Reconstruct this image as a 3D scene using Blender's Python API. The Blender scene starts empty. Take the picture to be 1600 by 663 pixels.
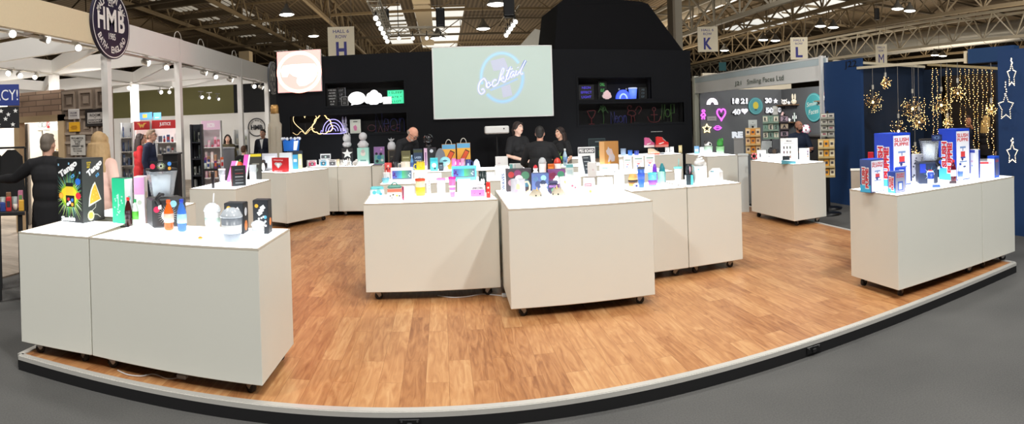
import bpy, bmesh, math, random
from mathutils import Vector, Matrix
random.seed(7)
sc = bpy.context.scene
COL = sc.collection
PI = math.pi
R = math.radians

# ------------------------------------------------------------------ camera model (phone panorama = cylinder)
F, YH, ROLL, PITCH, YAW = 905.05, 201.16, 0.03045, -0.01004, R(7)
EZ = 1.74                 # lens height over the hall floor
STAGE = 0.10              # top of the wooden stand floor
H0, HT = 0.19, 1.0235     # underside and top of the display counters
def _rot(d):
    x, y, z = d
    c, s = math.cos(PITCH), math.sin(PITCH); y, z = c*y - s*z, s*y + c*z
    c, s = math.cos(ROLL), math.sin(ROLL); x, z = c*x + s*z, -s*x + c*z
    c, s = math.cos(YAW), math.sin(YAW); x, y = c*x + s*y, -s*x + c*y
    return Vector((x, y, z))
def ray(px, py):
    t = (px - 800)/F
    return _rot((math.sin(t), math.cos(t), -(py - YH)/F))
EYE = Vector((0, 0, EZ))
def atz(px, py, z): d = ray(px, py); return EYE + d*((z - EZ)/d.z)
def aty(px, py, Y): d = ray(px, py); return EYE + d*(Y/d.y)
def atx(px, py, X): d = ray(px, py); return EYE + d*(X/d.x)
def atd(px, py, D): d = ray(px, py); return EYE + d*(D/math.hypot(d.x, d.y))
def mpp(p): return math.hypot(p[0], p[1])/F          # metres per photo pixel at a place
def face(p, off=0): return math.atan2(-p[0], p[1]) + R(off)   # z rotation that turns local -Y to the lens

cam = bpy.data.cameras.new('camera'); cam.type = 'PANO'; cam.panorama_type = 'CENTRAL_CYLINDRICAL'
cam.central_cylindrical_range_u_min = -800/F; cam.central_cylindrical_range_u_max = 800/F
cam.central_cylindrical_range_v_min = -(663 - YH)/F; cam.central_cylindrical_range_v_max = YH/F
cam.central_cylindrical_radius = 1.0; cam.clip_start = .05; cam.clip_end = 500
co = bpy.data.objects.new('camera', cam); COL.objects.link(co)
rx, fy, uz = _rot((1, 0, 0)), _rot((0, 1, 0)), _rot((0, 0, 1))
co.matrix_world = Matrix(((rx.x, uz.x, -fy.x, 0), (rx.y, uz.y, -fy.y, 0), (rx.z, uz.z, -fy.z, EZ), (0, 0, 0, 1)))
sc.camera = co
vs = sc.view_settings; sc.display_settings.display_device = 'sRGB'
vs.view_transform = 'Standard'; vs.look = 'None'; vs.gamma = 1; vs.exposure = 0; vs.use_curve_mapping = False

# ------------------------------------------------------------------ materials
_M = {}
def lin(c):
    return tuple((v/12.92 if v <= .04045 else ((v + .055)/1.055)**2.4) for v in [x/255 for x in c])
def mat(rgb, rough=.5, metal=0, emit=0, trans=0, noise=.04, scale=30, alpha=1, ecol=None):
    """principled material from an sRGB 0-255 colour with a faint procedural mottling"""
    key = (rgb, rough, metal, emit, trans, noise, scale, alpha, ecol)
    if key in _M: return _M[key]
    m = bpy.data.materials.new('m_%d_%d_%d' % rgb); m.use_nodes = True
    nt = m.node_tree; b = nt.nodes['Principled BSDF']; c = lin(rgb)
    b.inputs['Roughness'].default_value = rough; b.inputs['Metallic'].default_value = metal
    if noise and not trans:
        n = nt.nodes.new('ShaderNodeTexNoise'); n.inputs['Scale'].default_value = scale; n.inputs['Detail'].default_value = 3
        tc = nt.nodes.new('ShaderNodeTexCoord'); nt.links.new(tc.outputs['Object'], n.inputs['Vector'])
        mx = nt.nodes.new('ShaderNodeMix'); mx.data_type = 'RGBA'
        mx.inputs['A'].default_value = tuple(v*(1 - noise) for v in c) + (1,)
        mx.inputs['B'].default_value = tuple(min(1, v*(1 + noise)) for v in c) + (1,)
        nt.links.new(n.outputs['Fac'], mx.inputs['Factor']); nt.links.new(mx.outputs['Result'], b.inputs['Base Color'])
    else:
        b.inputs['Base Color'].default_value = c + (1,)
    if emit:
        b.inputs['Emission Color'].default_value = lin(ecol or rgb) + (1,); b.inputs['Emission Strength'].default_value = emit
    if trans:
        b.inputs['Transmission Weight'].default_value = trans; b.inputs['IOR'].default_value = 1.15
    if alpha < 1: b.inputs['Alpha'].default_value = alpha
    _M[key] = m
    return m
def dull(m, s=.1): m.node_tree.nodes['Principled BSDF'].inputs['Specular IOR Level'].default_value = s; return m
def ramp(nt, stops):
    r = nt.nodes.new('ShaderNodeValToRGB'); e = r.color_ramp.elements
    while len(e) < len(stops): e.new(.5)
    for i, (p, c) in enumerate(stops): e[i].position = p; e[i].color = lin(c) + (1,)
    return r

SPLIT = {'eyes': 'eye', 'ears': 'ear', 'hanger': 'hanger', 'hanging_wire': 'hanging_wire', 'cord': 'cord', 'feet': 'foot', 'catch': 'catch', 'beads': 'bead', 'bead': 'bead', 'brackets': 'bracket'}
class MB:
    def __init__(s): s.v = []; s.f = []; s.m = []; s.mats = []; s.sm = []
    def mi(s, m):
        if m not in s.mats: s.mats.append(m)
        return s.mats.index(m)
    def add(s, vs, fs, m, smooth=False):
        o = len(s.v); s.v += [tuple(v) for v in vs]; i = s.mi(m)
        for f in fs: s.f.append([o + k for k in f]); s.m.append(i); s.sm.append(smooth)
        return s
    def box(s, c, d, m, rz=0, bev=0):
        x, y, z = d[0]/2, d[1]/2, d[2]/2
        if bev:
            b = min(bev, x*.9, y*.9, z*.9); P = []
            for sx in (-1, 1):
                for sy in (-1, 1):
                    for sz in (-1, 1):
                        P += [(sx*x, sy*(y-b), sz*(z-b)), (sx*(x-b), sy*y, sz*(z-b)), (sx*(x-b), sy*(y-b), sz*z)]
            bm = bmesh.new()
            for p in P: bm.verts.new(p)
            bmesh.ops.convex_hull(bm, input=bm.verts); bm.verts.index_update()
            V = [v.co.copy() for v in bm.verts]; Fc = [[v.index for v in f.verts] for f in bm.faces]; bm.free()
        else:
            V = [Vector((a*x, b*y, e*z)) for a in (-1, 1) for b in (-1, 1) for e in (-1, 1)]
            Fc = [(0,1,3,2),(4,6,7,5),(0,4,5,1),(2,3,7,6),(0,2,6,4),(1,5,7,3)]
        cs, sn = math.cos(rz), math.sin(rz)
        return s.add([(c[0] + v[0]*cs - v[1]*sn, c[1] + v[0]*sn + v[1]*cs, c[2] + v[2]) for v in V], Fc, m)
    def b2(s, lo, hi, m, bev=0):
        return s.box([(a+b)/2 for a, b in zip(lo, hi)], [abs(b-a) for a, b in zip(lo, hi)], m, 0, bev)
    def bar(s, p, q, w, m, h=None):
        p, q = Vector(p), Vector(q); d = (q - p); L = d.length
        if L < 1e-6: return s
        d /= L; up = Vector((0, 0, 1)) if abs(d.z) < .95 else Vector((1, 0, 0))
        a = d.cross(up).normalized()*w/2; b = a.cross(d).normalized()*(h or w)/2
        V = [p+a+b, p-a+b, p-a-b, p+a-b, q+a+b, q-a+b, q-a-b, q+a-b]
        return s.add(V, [(0,1,2,3),(7,6,5,4),(0,4,5,1),(1,5,6,2),(2,6,7,3),(3,7,4,0)], m)
    def tube(s, pts, r, m, seg=8, closed=False, cap=True):
        pts = [Vector(p) for p in pts]; n = len(pts); rs = r if isinstance(r, (list, tuple)) else [r]*n
        V = []; prev = None
        for i, p in enumerate(pts):
            if closed: t = pts[(i+1) % n] - pts[i-1]
            else: t = pts[min(i+1, n-1)] - pts[max(i-1, 0)]
            t = t.normalized() if t.length > 1e-9 else Vector((0, 0, 1))
            if prev is None:
                a = t.cross(Vector((0, 0, 1)) if abs(t.z) < .9 else Vector((1, 0, 0))).normalized()
            else:
                a = prev - t*prev.dot(t)
                a = a.normalized() if a.length > 1e-6 else t.orthogonal().normalized()
            prev = a; b = t.cross(a)
            for k in range(seg):
                an = 2*PI*k/seg; V.append(p + (a*math.cos(an) + b*math.sin(an))*rs[i])
        Fc = []
        for i in range(n if closed else n-1):
            j = (i+1) % n
            for k in range(seg): Fc.append((i*seg+k, i*seg+(k+1) % seg, j*seg+(k+1) % seg, j*seg+k))
        s.add(V, Fc, m, True)
        if cap and not closed:
            s.add(V[:seg], [list(range(seg))[::-1]], m); s.add(V[-seg:], [list(range(seg))], m)
        return s
    def lathe(s, prof, m, c=(0, 0, 0), seg=20, sx=1, sy=1, smooth=True):
        V = []; Fc = []; n = len(prof)
        for r, z in prof:
            for k in range(seg):
                a = 2*PI*k/seg; V.append((c[0] + r*sx*math.cos(a), c[1] + r*sy*math.sin(a), c[2] + z))
        for i in range(n-1):
            for k in range(seg): Fc.append((i*seg+k, i*seg+(k+1) % seg, (i+1)*seg+(k+1) % seg, (i+1)*seg+k))
        if prof[0][0] > 1e-5: Fc.append([k for k in range(seg)][::-1])
        if prof[-1][0] > 1e-5: Fc.append([(n-1)*seg+k for k in range(seg)])
        return s.add(V, Fc, m, smooth)
    def ball(s, c, r, m, seg=14, ring=9):
        r = r if isinstance(r, (list, tuple)) else (r, r, r)
        V = []; Fc = []
        for i in range(ring+1):
            t = PI*i/ring
            for k in range(seg):
                a = 2*PI*k/seg; V.append((c[0]+r[0]*math.sin(t)*math.cos(a), c[1]+r[1]*math.sin(t)*math.sin(a), c[2]+r[2]*math.cos(t)))
        for i in range(ring):
            for k in range(seg): Fc.append((i*seg+k, (i+1)*seg+k, (i+1)*seg+(k+1) % seg, i*seg+(k+1) % seg))
        return s.add(V, Fc, m, True)
    def prism(s, poly, y0, y1, m, org=(0, 0, 0)):
        """polygon in x,z pushed along y"""
        n = len(poly); V = [(org[0]+x, org[1]+y0, org[2]+z) for x, z in poly] + [(org[0]+x, org[1]+y1, org[2]+z) for x, z in poly]
        return s.add(V, [list(range(n)), list(range(2*n-1, n-1, -1))] + [(i, n+i, n+(i+1) % n, (i+1) % n) for i in range(n)], m)
    def slab(s, poly, z0, z1, m):
        """polygon in x,y pushed along z"""
        n = len(poly); V = [(x, y, z0) for x, y in poly] + [(x, y, z1) for x, y in poly]
        return s.add(V, [list(range(n))[::-1], list(range(n, 2*n))] + [(i, (i+1) % n, n+(i+1) % n, n+i) for i in range(n)], m)
    def tf(s, mtx, start=0):
        for i in range(start, len(s.v)): s.v[i] = tuple(mtx @ Vector(s.v[i]))
        return s
    def islands(s, k=0):
        par = list(range(len(s.v)))
        def fd(i):
            while par[i] != i: par[i] = par[par[i]]; i = par[i]
            return i
        for f in s.f:
            for i in f[1:]: par[fd(i)] = fd(f[0])
        g = {}
        for i in range(len(s.v)): g.setdefault(fd(i), []).append(i)
        G = list(g.values())
        if k and len(G) > k:
            cen = [sum((Vector(s.v[i]) for i in q), Vector())/len(q) for q in G]
            a, b = max(((i, j) for i in range(len(G)) for j in range(i)), key=lambda t: (cen[t[0]]-cen[t[1]]).length)
            two = [[], []]
            for i, q in enumerate(G): two[(cen[i]-cen[a]).length > (cen[i]-cen[b]).length].extend(q)
            G = two
        return G
    def build(s, name, parent=None, label=None):
        if name in SPLIT and parent is not None:
            G = s.islands(2 if name == 'eyes' else 0)
            if 1 < len(G) <= 16:
                for q in G:
                    idx = {i: n for n, i in enumerate(q)}; m = MB(); m.v = [s.v[i] for i in q]; m.mats = s.mats
                    for f, mi_, sm in zip(s.f, s.m, s.sm):
                        if f[0] in idx: m.f.append([idx[i] for i in f]); m.m.append(mi_); m.sm.append(sm)
                    last = m.build(SPLIT[name], parent, label)
                return last
            name = SPLIT[name]
        me = bpy.data.meshes.new(name); me.from_pydata(s.v, [], s.f)
        for m in s.mats: me.materials.append(m)
        me.polygons.foreach_set('material_index', s.m); me.polygons.foreach_set('use_smooth', s.sm); me.update()
        bm = bmesh.new(); bm.from_mesh(me); bmesh.ops.recalc_face_normals(bm, faces=bm.faces); bm.to_mesh(me); bm.free()
        o = bpy.data.objects.new(name, me); COL.objects.link(o)
        if parent is not None: o.parent = parent
        if label: o['label'] = label
        return o

def tag(o, label, cat, group=None, kind=None):
    o['label'] = label; o['category'] = cat
    if group: o['group'] = group
    if kind: o['kind'] = kind
    return o
def thing(name, label, cat, loc=(0, 0, 0), rz=0, group=None):
    o = bpy.data.objects.new(name, None); COL.objects.link(o); o.empty_display_size = .1
    o.location = loc; o.rotation_euler = (0, 0, rz)
    return tag(o, label, cat, group)
def struct(o): o['kind'] = 'structure'; return o
def copy_tree(o, parent=None):
    c = o.copy(); COL.objects.link(c)
    if parent is not None: c.parent = parent
    for ch in [k for k in COL.objects if k.parent == o]: copy_tree(ch, c)
    return c

# ------------------------------------------------------------------ lettering (built-in face) as mesh data
_T = {}
def glyphs(text, bold=0):
    key = (text, bold)
    if key not in _T:
        cu = bpy.data.curves.new('t', 'FONT'); cu.body = text; cu.size = 1; cu.align_x = 'LEFT'; cu.offset = bold; cu.resolution_u = 3
        o = bpy.data.objects.new('t', cu); COL.objects.link(o)
        me = o.evaluated_get(bpy.context.evaluated_depsgraph_get()).to_mesh()
        V = [(v.co.x, v.co.y) for v in me.vertices]; Fc = [list(p.vertices) for p in me.polygons]
        o.evaluated_get(bpy.context.evaluated_depsgraph_get()).to_mesh_clear()
        bpy.data.objects.remove(o); bpy.data.curves.remove(cu)
        _T[key] = (V, Fc)
    return _T[key]
def text(mb, s, cx, cz, w, h, m, y=0, rot=0, bold=.02, both=False, skew=0, th=.001):
    """flat lettering in the x,z plane at depth y, facing -y, centred at cx,cz, fitted to w x h"""
    V, Fc = glyphs(s, bold)
    if not V: return
    xs = [v[0] for v in V]; zs = [v[1] for v in V]
    x0, x1, z0, z1 = min(xs), max(xs), min(zs), max(zs)
    c, sn = math.cos(rot), math.sin(rot); P = []
    for a, b in V:
        u = ((a-x0)/(x1-x0+1e-9) - .5)*w; q = ((b-z0)/(z1-z0+1e-9) - .5)*h; u += skew*q
        P.append((cx + u*c - q*sn, y, cz + u*sn + q*c))
    mb.add(P, Fc, m)
    if both: mb.add([(p[0], y + both, p[2]) for p in P], [f[::-1] for f in Fc], m)
def arctext(mb, s, cx, cz, rx, rz, a0, a1, h, m, y=0, bold=.02, inward=False, cw=None):
    """letters along an ellipse from angle a0 to a1 (degrees, 90 = top)"""
    n = len(s)
    for i, ch in enumerate(s):
        if ch == ' ': continue
        a = R(a0 + (a1-a0)*(i/(max(1, n-1))))
        rot = a - PI/2 if not inward else a + PI/2
        w = (cw or h*.62)*(.45 if ch in "I,.'" else 1)
        hh = h if ch not in ',.' else h*.3
        text(mb, ch, cx + rx*math.cos(a), cz + rz*math.sin(a), w, hh, m, y, rot, bold)
# ------------------------------------------------------------------ floors
def carpet():
    m = bpy.data.materials.new('grey_carpet'); m.use_nodes = True; nt = m.node_tree; b = nt.nodes['Principled BSDF']
    tc = nt.nodes.new('ShaderNodeTexCoord')
    n = nt.nodes.new('ShaderNodeTexNoise'); n.inputs['Scale'].default_value = 90; n.inputs['Detail'].default_value = 6
    n2 = nt.nodes.new('ShaderNodeTexNoise'); n2.inputs['Scale'].default_value = .9; n2.inputs['Detail'].default_value = 3
    for k in (n, n2): nt.links.new(tc.outputs['Object'], k.inputs['Vector'])
    ma = nt.nodes.new('ShaderNodeMath'); ma.operation = 'MULTIPLY_ADD'; ma.inputs[1].default_value = .45
    nt.links.new(n.outputs['Fac'], ma.inputs[0]); 
    mb_ = nt.nodes.new('ShaderNodeMath'); mb_.operation = 'MULTIPLY'; mb_.inputs[1].default_value = .55
    nt.links.new(n2.outputs['Fac'], mb_.inputs[0]); nt.links.new(mb_.outputs[0], ma.inputs[2])
    r = ramp(nt, [(.3, (70, 70, 69)), (.7, (98, 97, 95))]); nt.links.new(ma.outputs[0], r.inputs['Fac'])
    nt.links.new(r.outputs['Color'], b.inputs['Base Color']); b.inputs['Roughness'].default_value = .95
    bp = nt.nodes.new('ShaderNodeBump'); bp.inputs['Strength'].default_value = .25; bp.inputs['Distance'].default_value = .004
    nt.links.new(n.outputs['Fac'], bp.inputs['Height']); nt.links.new(bp.outputs['Normal'], b.inputs['Normal'])
    return m
def planks(tones, L=.9, W=.14, rough=.38, name='wood_planks', ang=PI/2, gap=.0012):
    m = bpy.data.materials.new(name); m.use_nodes = True; nt = m.node_tree; b = nt.nodes['Principled BSDF']; N = nt.nodes.new
    tc = N('ShaderNodeTexCoord'); mp = N('ShaderNodeMapping'); mp.inputs['Rotation'].default_value = (0, 0, ang)
    nt.links.new(tc.outputs['Object'], mp.inputs['Vector'])
    br = N('ShaderNodeTexBrick'); br.offset = .37; br.offset_frequency = 2
    br.inputs['Color1'].default_value = (0, 0, 0, 1); br.inputs['Color2'].default_value = (1, 1, 1, 1); br.inputs['Mortar'].default_value = (.5, .5, .5, 1)
    br.inputs['Scale'].default_value = 1; br.inputs['Mortar Size'].default_value = gap; br.inputs['Brick Width'].default_value = L; br.inputs['Row Height'].default_value = W
    nt.links.new(mp.outputs['Vector'], br.inputs['Vector'])
    gr = N('ShaderNodeMapping'); gr.inputs['Scale'].default_value = (1.3, 9, 1); nt.links.new(mp.outputs['Vector'], gr.inputs['Vector'])
    # shift the grain from board to board
    ad = N('ShaderNodeVectorMath'); ad.operation = 'ADD'; sc_ = N('ShaderNodeVectorMath'); sc_.operation = 'SCALE'; sc_.inputs['Scale'].default_value = 13
    nt.links.new(br.outputs['Color'], sc_.inputs[0]); nt.links.new(gr.outputs['Vector'], ad.inputs[0]); nt.links.new(sc_.outputs['Vector'], ad.inputs[1])
    nz = N('ShaderNodeTexNoise'); nz.inputs['Scale'].default_value = 2.2; nz.inputs['Detail'].default_value = 6; nz.inputs['Distortion'].default_value = 1.6
    nt.links.new(ad.outputs['Vector'], nz.inputs['Vector'])
    wa = N('ShaderNodeMath'); wa.operation = 'MULTIPLY_ADD'; wa.inputs[1].default_value = .22
    sv = N('ShaderNodeSeparateColor'); nt.links.new(br.outputs['Color'], sv.inputs['Color']); nt.links.new(sv.outputs['Red'], wa.inputs[0])
    h = N('ShaderNodeMath'); h.operation = 'MULTIPLY'; h.inputs[1].default_value = .72; nt.links.new(nz.outputs['Fac'], h.inputs[0]); nt.links.new(h.outputs[0], wa.inputs[2])
    r = ramp(nt, tones); nt.links.new(wa.outputs[0], r.inputs['Fac'])
    dk = N('ShaderNodeMix'); dk.data_type = 'RGBA'; dk.blend_type = 'MULTIPLY'; nt.links.new(br.outputs['Fac'], dk.inputs['Factor'])
    nt.links.new(r.outputs['Color'], dk.inputs['A']); dk.inputs['B'].default_value = (.55, .45, .36, 1)
    nt.links.new(dk.outputs['Result'], b.inputs['Base Color']); b.inputs['Roughness'].default_value = rough
    return m
CARPET = carpet()
WOOD = planks([(.2, (132, 80, 44)), (.38, (172, 117, 72)), (.55, (194, 141, 92)), (.72, (210, 164, 114))], L=.92, W=.15)
GREYWOOD = planks([(.2, (104, 92, 80)), (.5, (146, 132, 116)), (.85, (176, 162, 144))], L=1.2, W=.2, rough=.6, name='grey_oak_planks', ang=0)
SILVER = mat((216, 214, 208), .35, .35); BLACK = mat((20, 20, 22), .7); SATINBLACK = mat((16, 17, 19), .35)
WALLBLACK = dull(mat((22, 23, 26), .75, 0, 0, 0, .12, 3))

m = MB(); m.b2((-60, -25, -.1), (60, 75, 0), CARPET); struct(m.build('floor'))
# stand floor: front edge a straight step with a silver nosing and black riser
SL, SR = atz(33, 555, STAGE), atz(1584, 411, STAGE)
SBL = Vector((-3.2, 11.9, 0)); SBR = Vector((5.35, 11.9, 0))
poly = [(SL.x, SL.y), (SR.x, SR.y), (SBR.x, SBR.y), (SBL.x, SBL.y)]
m = MB(); m.slab(poly, .0, STAGE, WOOD); struct(m.build('floor_stand_boards'))
def edge(a, b, name, fascia=True):
    a, b = Vector((a.x, a.y, 0)), Vector((b.x, b.y, 0)); t = (b - a).normalized(); n = Vector((t.y, -t.x, 0))
    m = MB(); z = Vector((0, 0, 1))
    m.bar(a + n*.004 + z*(STAGE+.004), b + n*.004 + z*(STAGE+.004), .046, SILVER, .010)
    m.bar(a + n*.030 + z*(STAGE-.010), b + n*.030 + z*(STAGE-.010), .008, SILVER, .030)
    struct(m.build('trim_%d' % name))
    m = MB(); m.bar(a + n*.018 + z*(STAGE-.052), b + n*.018 + z*(STAGE-.052), .03, BLACK, .096)
    k = int((b-a).length/1.2)
    struct(m.build('trim_%d' % (name+10)))
edge(SL, SR, 1); edge(SBL, SL, 2); edge(SR, SBR, 3)
# black latch plates that join the riser sections
for i, (px, lab) in enumerate(((640, 'small black latch plate on the stand riser, lower edge of the photo'), (1264, 'small black latch plate on the stand riser before the right counter'))):
    q = atz(px, 640 if i == 0 else 531, STAGE); f = (q.x - SL.x)/(SR.x - SL.x); p = SL.lerp(SR, f)
    t = (SR - SL); rz = math.atan2(t.y, t.x)
    o = thing('riser_latch', lab, 'latch', (p.x, p.y, 0), rz)
    m = MB(); m.box((0, -.040, .045), (.12, .012, .05), SATINBLACK, bev=.004); m.build('plate', o)
    m = MB()
    for s in (-1, 1): m.tube([(s*.045, -.047, .06), (s*.045, -.052, .06)], .006, mat((120, 120, 122), .3, .9))
    m.box((0, -.052, .04), (.03, .016, .03), BLACK, bev=.004); m.build('catch', o)

# ------------------------------------------------------------------ black back wall with four niches
WY = 11.4
wl, wr = aty(433, 200, WY).x, aty(1081, 180, WY).x
WTOP = aty(760, 78, WY).z
nich = []
for (x0, y0, x1, y1) in ((508, 128, 632, 164), (453, 179, 636, 209), (903, 121, 1018, 155), (904, 161, 1069, 193)):
    a, b = aty(x0, (y0), WY), aty(x1, y1, WY); c = aty(x0, y1, WY); e = aty(x1, y0, WY)
    nich.append((a.x, b.x, (b.z + c.z)/2, (a.z + e.z)/2))
def wall_with_holes(x0, x1, z0, z1, holes, y, th, depth, mt, mi):
    m = MB(); xs = sorted({x0, x1} | {h[0] for h in holes} | {h[1] for h in holes}); zs = sorted({z0, z1} | {h[2] for h in holes} | {h[3] for h in holes})
    for i in range(len(xs)-1):
        for j in range(len(zs)-1):
            cx, cz = (xs[i]+xs[i+1])/2, (zs[j]+zs[j+1])/2
            if any(h[0] < cx < h[1] and h[2] < cz < h[3] for h in holes): continue
            m.b2((xs[i], y, zs[j]), (xs[i+1], y+th, zs[j+1]), mt)
    for h in holes:
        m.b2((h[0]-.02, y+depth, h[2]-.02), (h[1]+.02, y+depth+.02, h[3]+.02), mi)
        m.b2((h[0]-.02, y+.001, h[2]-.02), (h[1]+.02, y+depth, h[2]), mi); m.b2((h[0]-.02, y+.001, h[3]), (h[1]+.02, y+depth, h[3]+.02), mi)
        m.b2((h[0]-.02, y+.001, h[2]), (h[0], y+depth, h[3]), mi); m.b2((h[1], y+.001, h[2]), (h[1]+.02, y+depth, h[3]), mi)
        # slim surround standing 12 mm proud
        for a, b in (((h[0]-.04, h[2]-.04), (h[1]+.04, h[2])), ((h[0]-.04, h[3]), (h[1]+.04, h[3]+.04)), ((h[0]-.04, h[2]), (h[0], h[3])), ((h[1], h[2]), (h[1]+.04, h[3]))):
            m.b2((a[0], y-.012, a[1]), (b[0], y, b[1]), mt)
    return m
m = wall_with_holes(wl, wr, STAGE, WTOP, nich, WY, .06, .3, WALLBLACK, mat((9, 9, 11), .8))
m.b2((wl, WY+.06, STAGE), (wl+.06, WY+.6, WTOP), WALLBLACK); m.b2((wr-.06, WY+.06, STAGE), (wr, WY+.6, WTOP), WALLBLACK)
m.b2((wl, WY+.55, STAGE), (wr, WY+.6, WTOP), WALLBLACK)
struct(m.build('wall_back'))
# tapering black tower rising from the wall (closed hood)
hb = WY+.02; a = aty(866, 72, hb); b = aty(1068, 74, hb); c = aty(1014, 4, hb); d = aty(872, 4, hb); zt = c.z
m = MB(); D = 2.2
ins = (b.x - c.x)*.8
V = [(a.x, hb, WTOP-.02), (b.x, hb, WTOP-.02), (b.x, hb+D, WTOP-.02), (a.x, hb+D, WTOP-.02),
     (d.x, hb+.05, zt-.1), (c.x, hb+.05, zt-.02), (c.x, hb+D-.3, zt), (d.x, hb+D-.3, zt), (d.x+.25, hb+.1, zt+.12), (c.x-.12, hb+.1, zt+.03), (c.x-.12, hb+D-.4, zt+.03), (d.x+.25, hb+D-.4, zt+.12)]
m.add(V, [(0,1,5,4),(1,2,6,5),(2,3,7,6),(3,0,4,7),(4,5,9,8),(5,6,10,9),(6,7,11,10),(7,4,8,11),(8,9,10,11),(0,3,2,1)], dull(mat((17, 17, 19), .85)))
struct(m.build('wall_tower'))

# ------------------------------------------------------------------ display counters on castors
CREAM = mat((228, 228, 218), .42, 0, 0, 0, .015, 4); CREAMEDGE = mat((205, 196, 180), .5)
PANEL = mat((255, 255, 255), .4, 0, 2.9, 0, 0, ecol=(246, 251, 255))
UNLIT = mat((150, 146, 138), .5)
RUBBER = mat((22, 22, 24), .6); STEEL = mat((150, 150, 150), .35, .9)
def castor_mesh():
    b = MB(); b.box((0, 0, -.006), (.07, .09, .008), STEEL); 
    for s in (-1, 1): b.prism([(-.03, -.008), (.03, -.008), (.034, -.05), (.012, -.062)], s*.021-.002, s*.021+.002, STEEL)
    w = MB(); w.tube([(.016, -.017, -.053), (.016, -.015, -.053), (.016, .015, -.053), (.016, .017, -.053)], [.028, .036, .036, .028], RUBBER, 16)
    w.tube([(.016, -.020, -.053), (.016, .020, -.053)], .011, STEEL, 10)
    return b, w
_cb, _cw = castor_mesh()
CASTB = _cb.build('castor'); CASTW = _cw.build('wheel')
_cb_me, _cw_me = CASTB.data, CASTW.data
bpy.data.objects.remove(CASTB); bpy.data.objects.remove(CASTW)
TOPS = {}
def counter(key, A, B, depth, label, splits=(), lit=True, group='white display counters on castors', reg=True, wheels=True):
    """one unit: A,B = front-left and front-right in plan (Vectors); depth runs away from the lens side"""
    A = Vector((A[0], A[1], 0)); B = Vector((B[0], B[1], 0)); t = B - A; L = t.length; rz = math.atan2(t.y, t.x)
    o = thing('display_counter', label, 'display counter', (A.x, A.y, STAGE), rz, group)
    g = .003; h0, h1 = H0-STAGE, HT-STAGE
    m = MB(); m.b2((g, 0, h0), (L-g, depth-g, h1-.012), CREAM, .004)
    m.b2((g+.05, .05, h0-.012), (L-.05, depth-.05, h0), BLACK)
    m.build('cabinet', o)
    m = MB()
    for lo, hi in (((g, 0), (L-g, .012)), ((g, depth-.012), (L-g, depth-g)), ((g, .012), (g+.012, depth-.012)), ((L-g-.012, .012), (L-g, depth-.012))):
        m.b2((lo[0], lo[1], h1-.0125), (hi[0], hi[1], h1+.001), CREAMEDGE)
    m.build('edge_trim', o)
    if lit:
        xs = [g+.013] + [s*L for s in splits] + [L-g-.013]
        for i in range(len(xs)-1):
            m = MB(); m.b2((xs[i]+.002, .013, h1-.012), (xs[i+1]-.002, depth-.014, h1), PANEL); m.build('light_panel', o)
    else:
        m = MB(); m.b2((g+.012, .012, h1-.012), (L-g-.012, depth-.013, h1), UNLIT); m.build('top_board', o)
    if wheels:
        for x, y, a in ((.1, .09, .4), (L-.1, .09, 2.6), (.1, depth-.09, 3.4), (L-.1, depth-.09, .2)):
            c = bpy.data.objects.new('castor', _cb_me); COL.objects.link(c); c.parent = o; c.location = (x, y, h0-.001); c.rotation_euler = (0, 0, a)
            w = bpy.data.objects.new('wheel', _cw_me); COL.objects.link(w); w.parent = c
    return o
def row(key, A, B, depth): TOPS[key] = (Vector((A[0], A[1], 0)), Vector((B[0], B[1], 0)), depth)
def seat(key, px, t):
    """place on a counter top: photo column px, t = 0 front .. 1 rear"""
    A, B, dep = TOPS[key]; d = (B - A).normalized(); n = Vector((-d.y, d.x, 0)); A2 = A + n*dep*t
    r = ray(px, 200); az = Vector((r.x, r.y, 0))
    # solve A2 + d*s = az*k
    det = d.x*(-az.y) + az.x*d.y
    s = (-A2.x*(-az.y) + (-az.x)*A2.y)/det if abs(det) > 1e-9 else 0
    p = A2 + d*s
    return Vector((p.x, p.y, HT))
bz = lambda px, py: atz(px, py, H0)
A_, S_, B_ = bz(33, 534), bz(144, 556), bz(411, 604)
counter('la', A_, S_, .71, 'white counter at the far left end, carrying the tall black slush box')
counter('lb', S_, B_, .71, 'white counter at front left carrying the fizzy bottles', (.51,))
row('LA', A_, S_, .71); row('LB', S_, B_, .71)
D_, Dr = bz(571.5, 457.6), bz(783, 449.3)
counter('cl', D_, Dr, .70, 'white counter of the centre island, left of the projecting one', (.47,)); row('CL', D_, Dr, .70)
N_, M_ = bz(798, 484), bz(1024.4, 460.7)
tn = (M_ - N_).normalized(); nn = Vector((-tn.y, tn.x, 0))
counter('cc', N_, M_, .70, 'white counter of the centre island that projects furthest forward'); 
counter('cc2', N_ + nn*.703, M_ + nn*.703, .70, 'white counter directly behind the projecting centre counter'); row('CC', N_, M_, 1.40)
P_ = bz(1161.3, 405.2); q = bz(1025, 425.8); td = (P_ - q).normalized(); C0 = q - td*.30
# keep clear of the projecting counter's right side
while (C0 - M_).dot(tn) < .006: C0 += td*.01
CRm = seat_pt = None
row('CR', C0, P_, .70); sp = seat('CR', 1071, 0)
counter('cr1', C0, sp, .70, 'short white counter between the projecting counter and the one with the white ice cream lamp')
counter('cr2', Vector((sp.x, sp.y, 0)) + td*.001, P_, .70, 'white counter at the right end of the centre island, under the white ice cream lamp')
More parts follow.
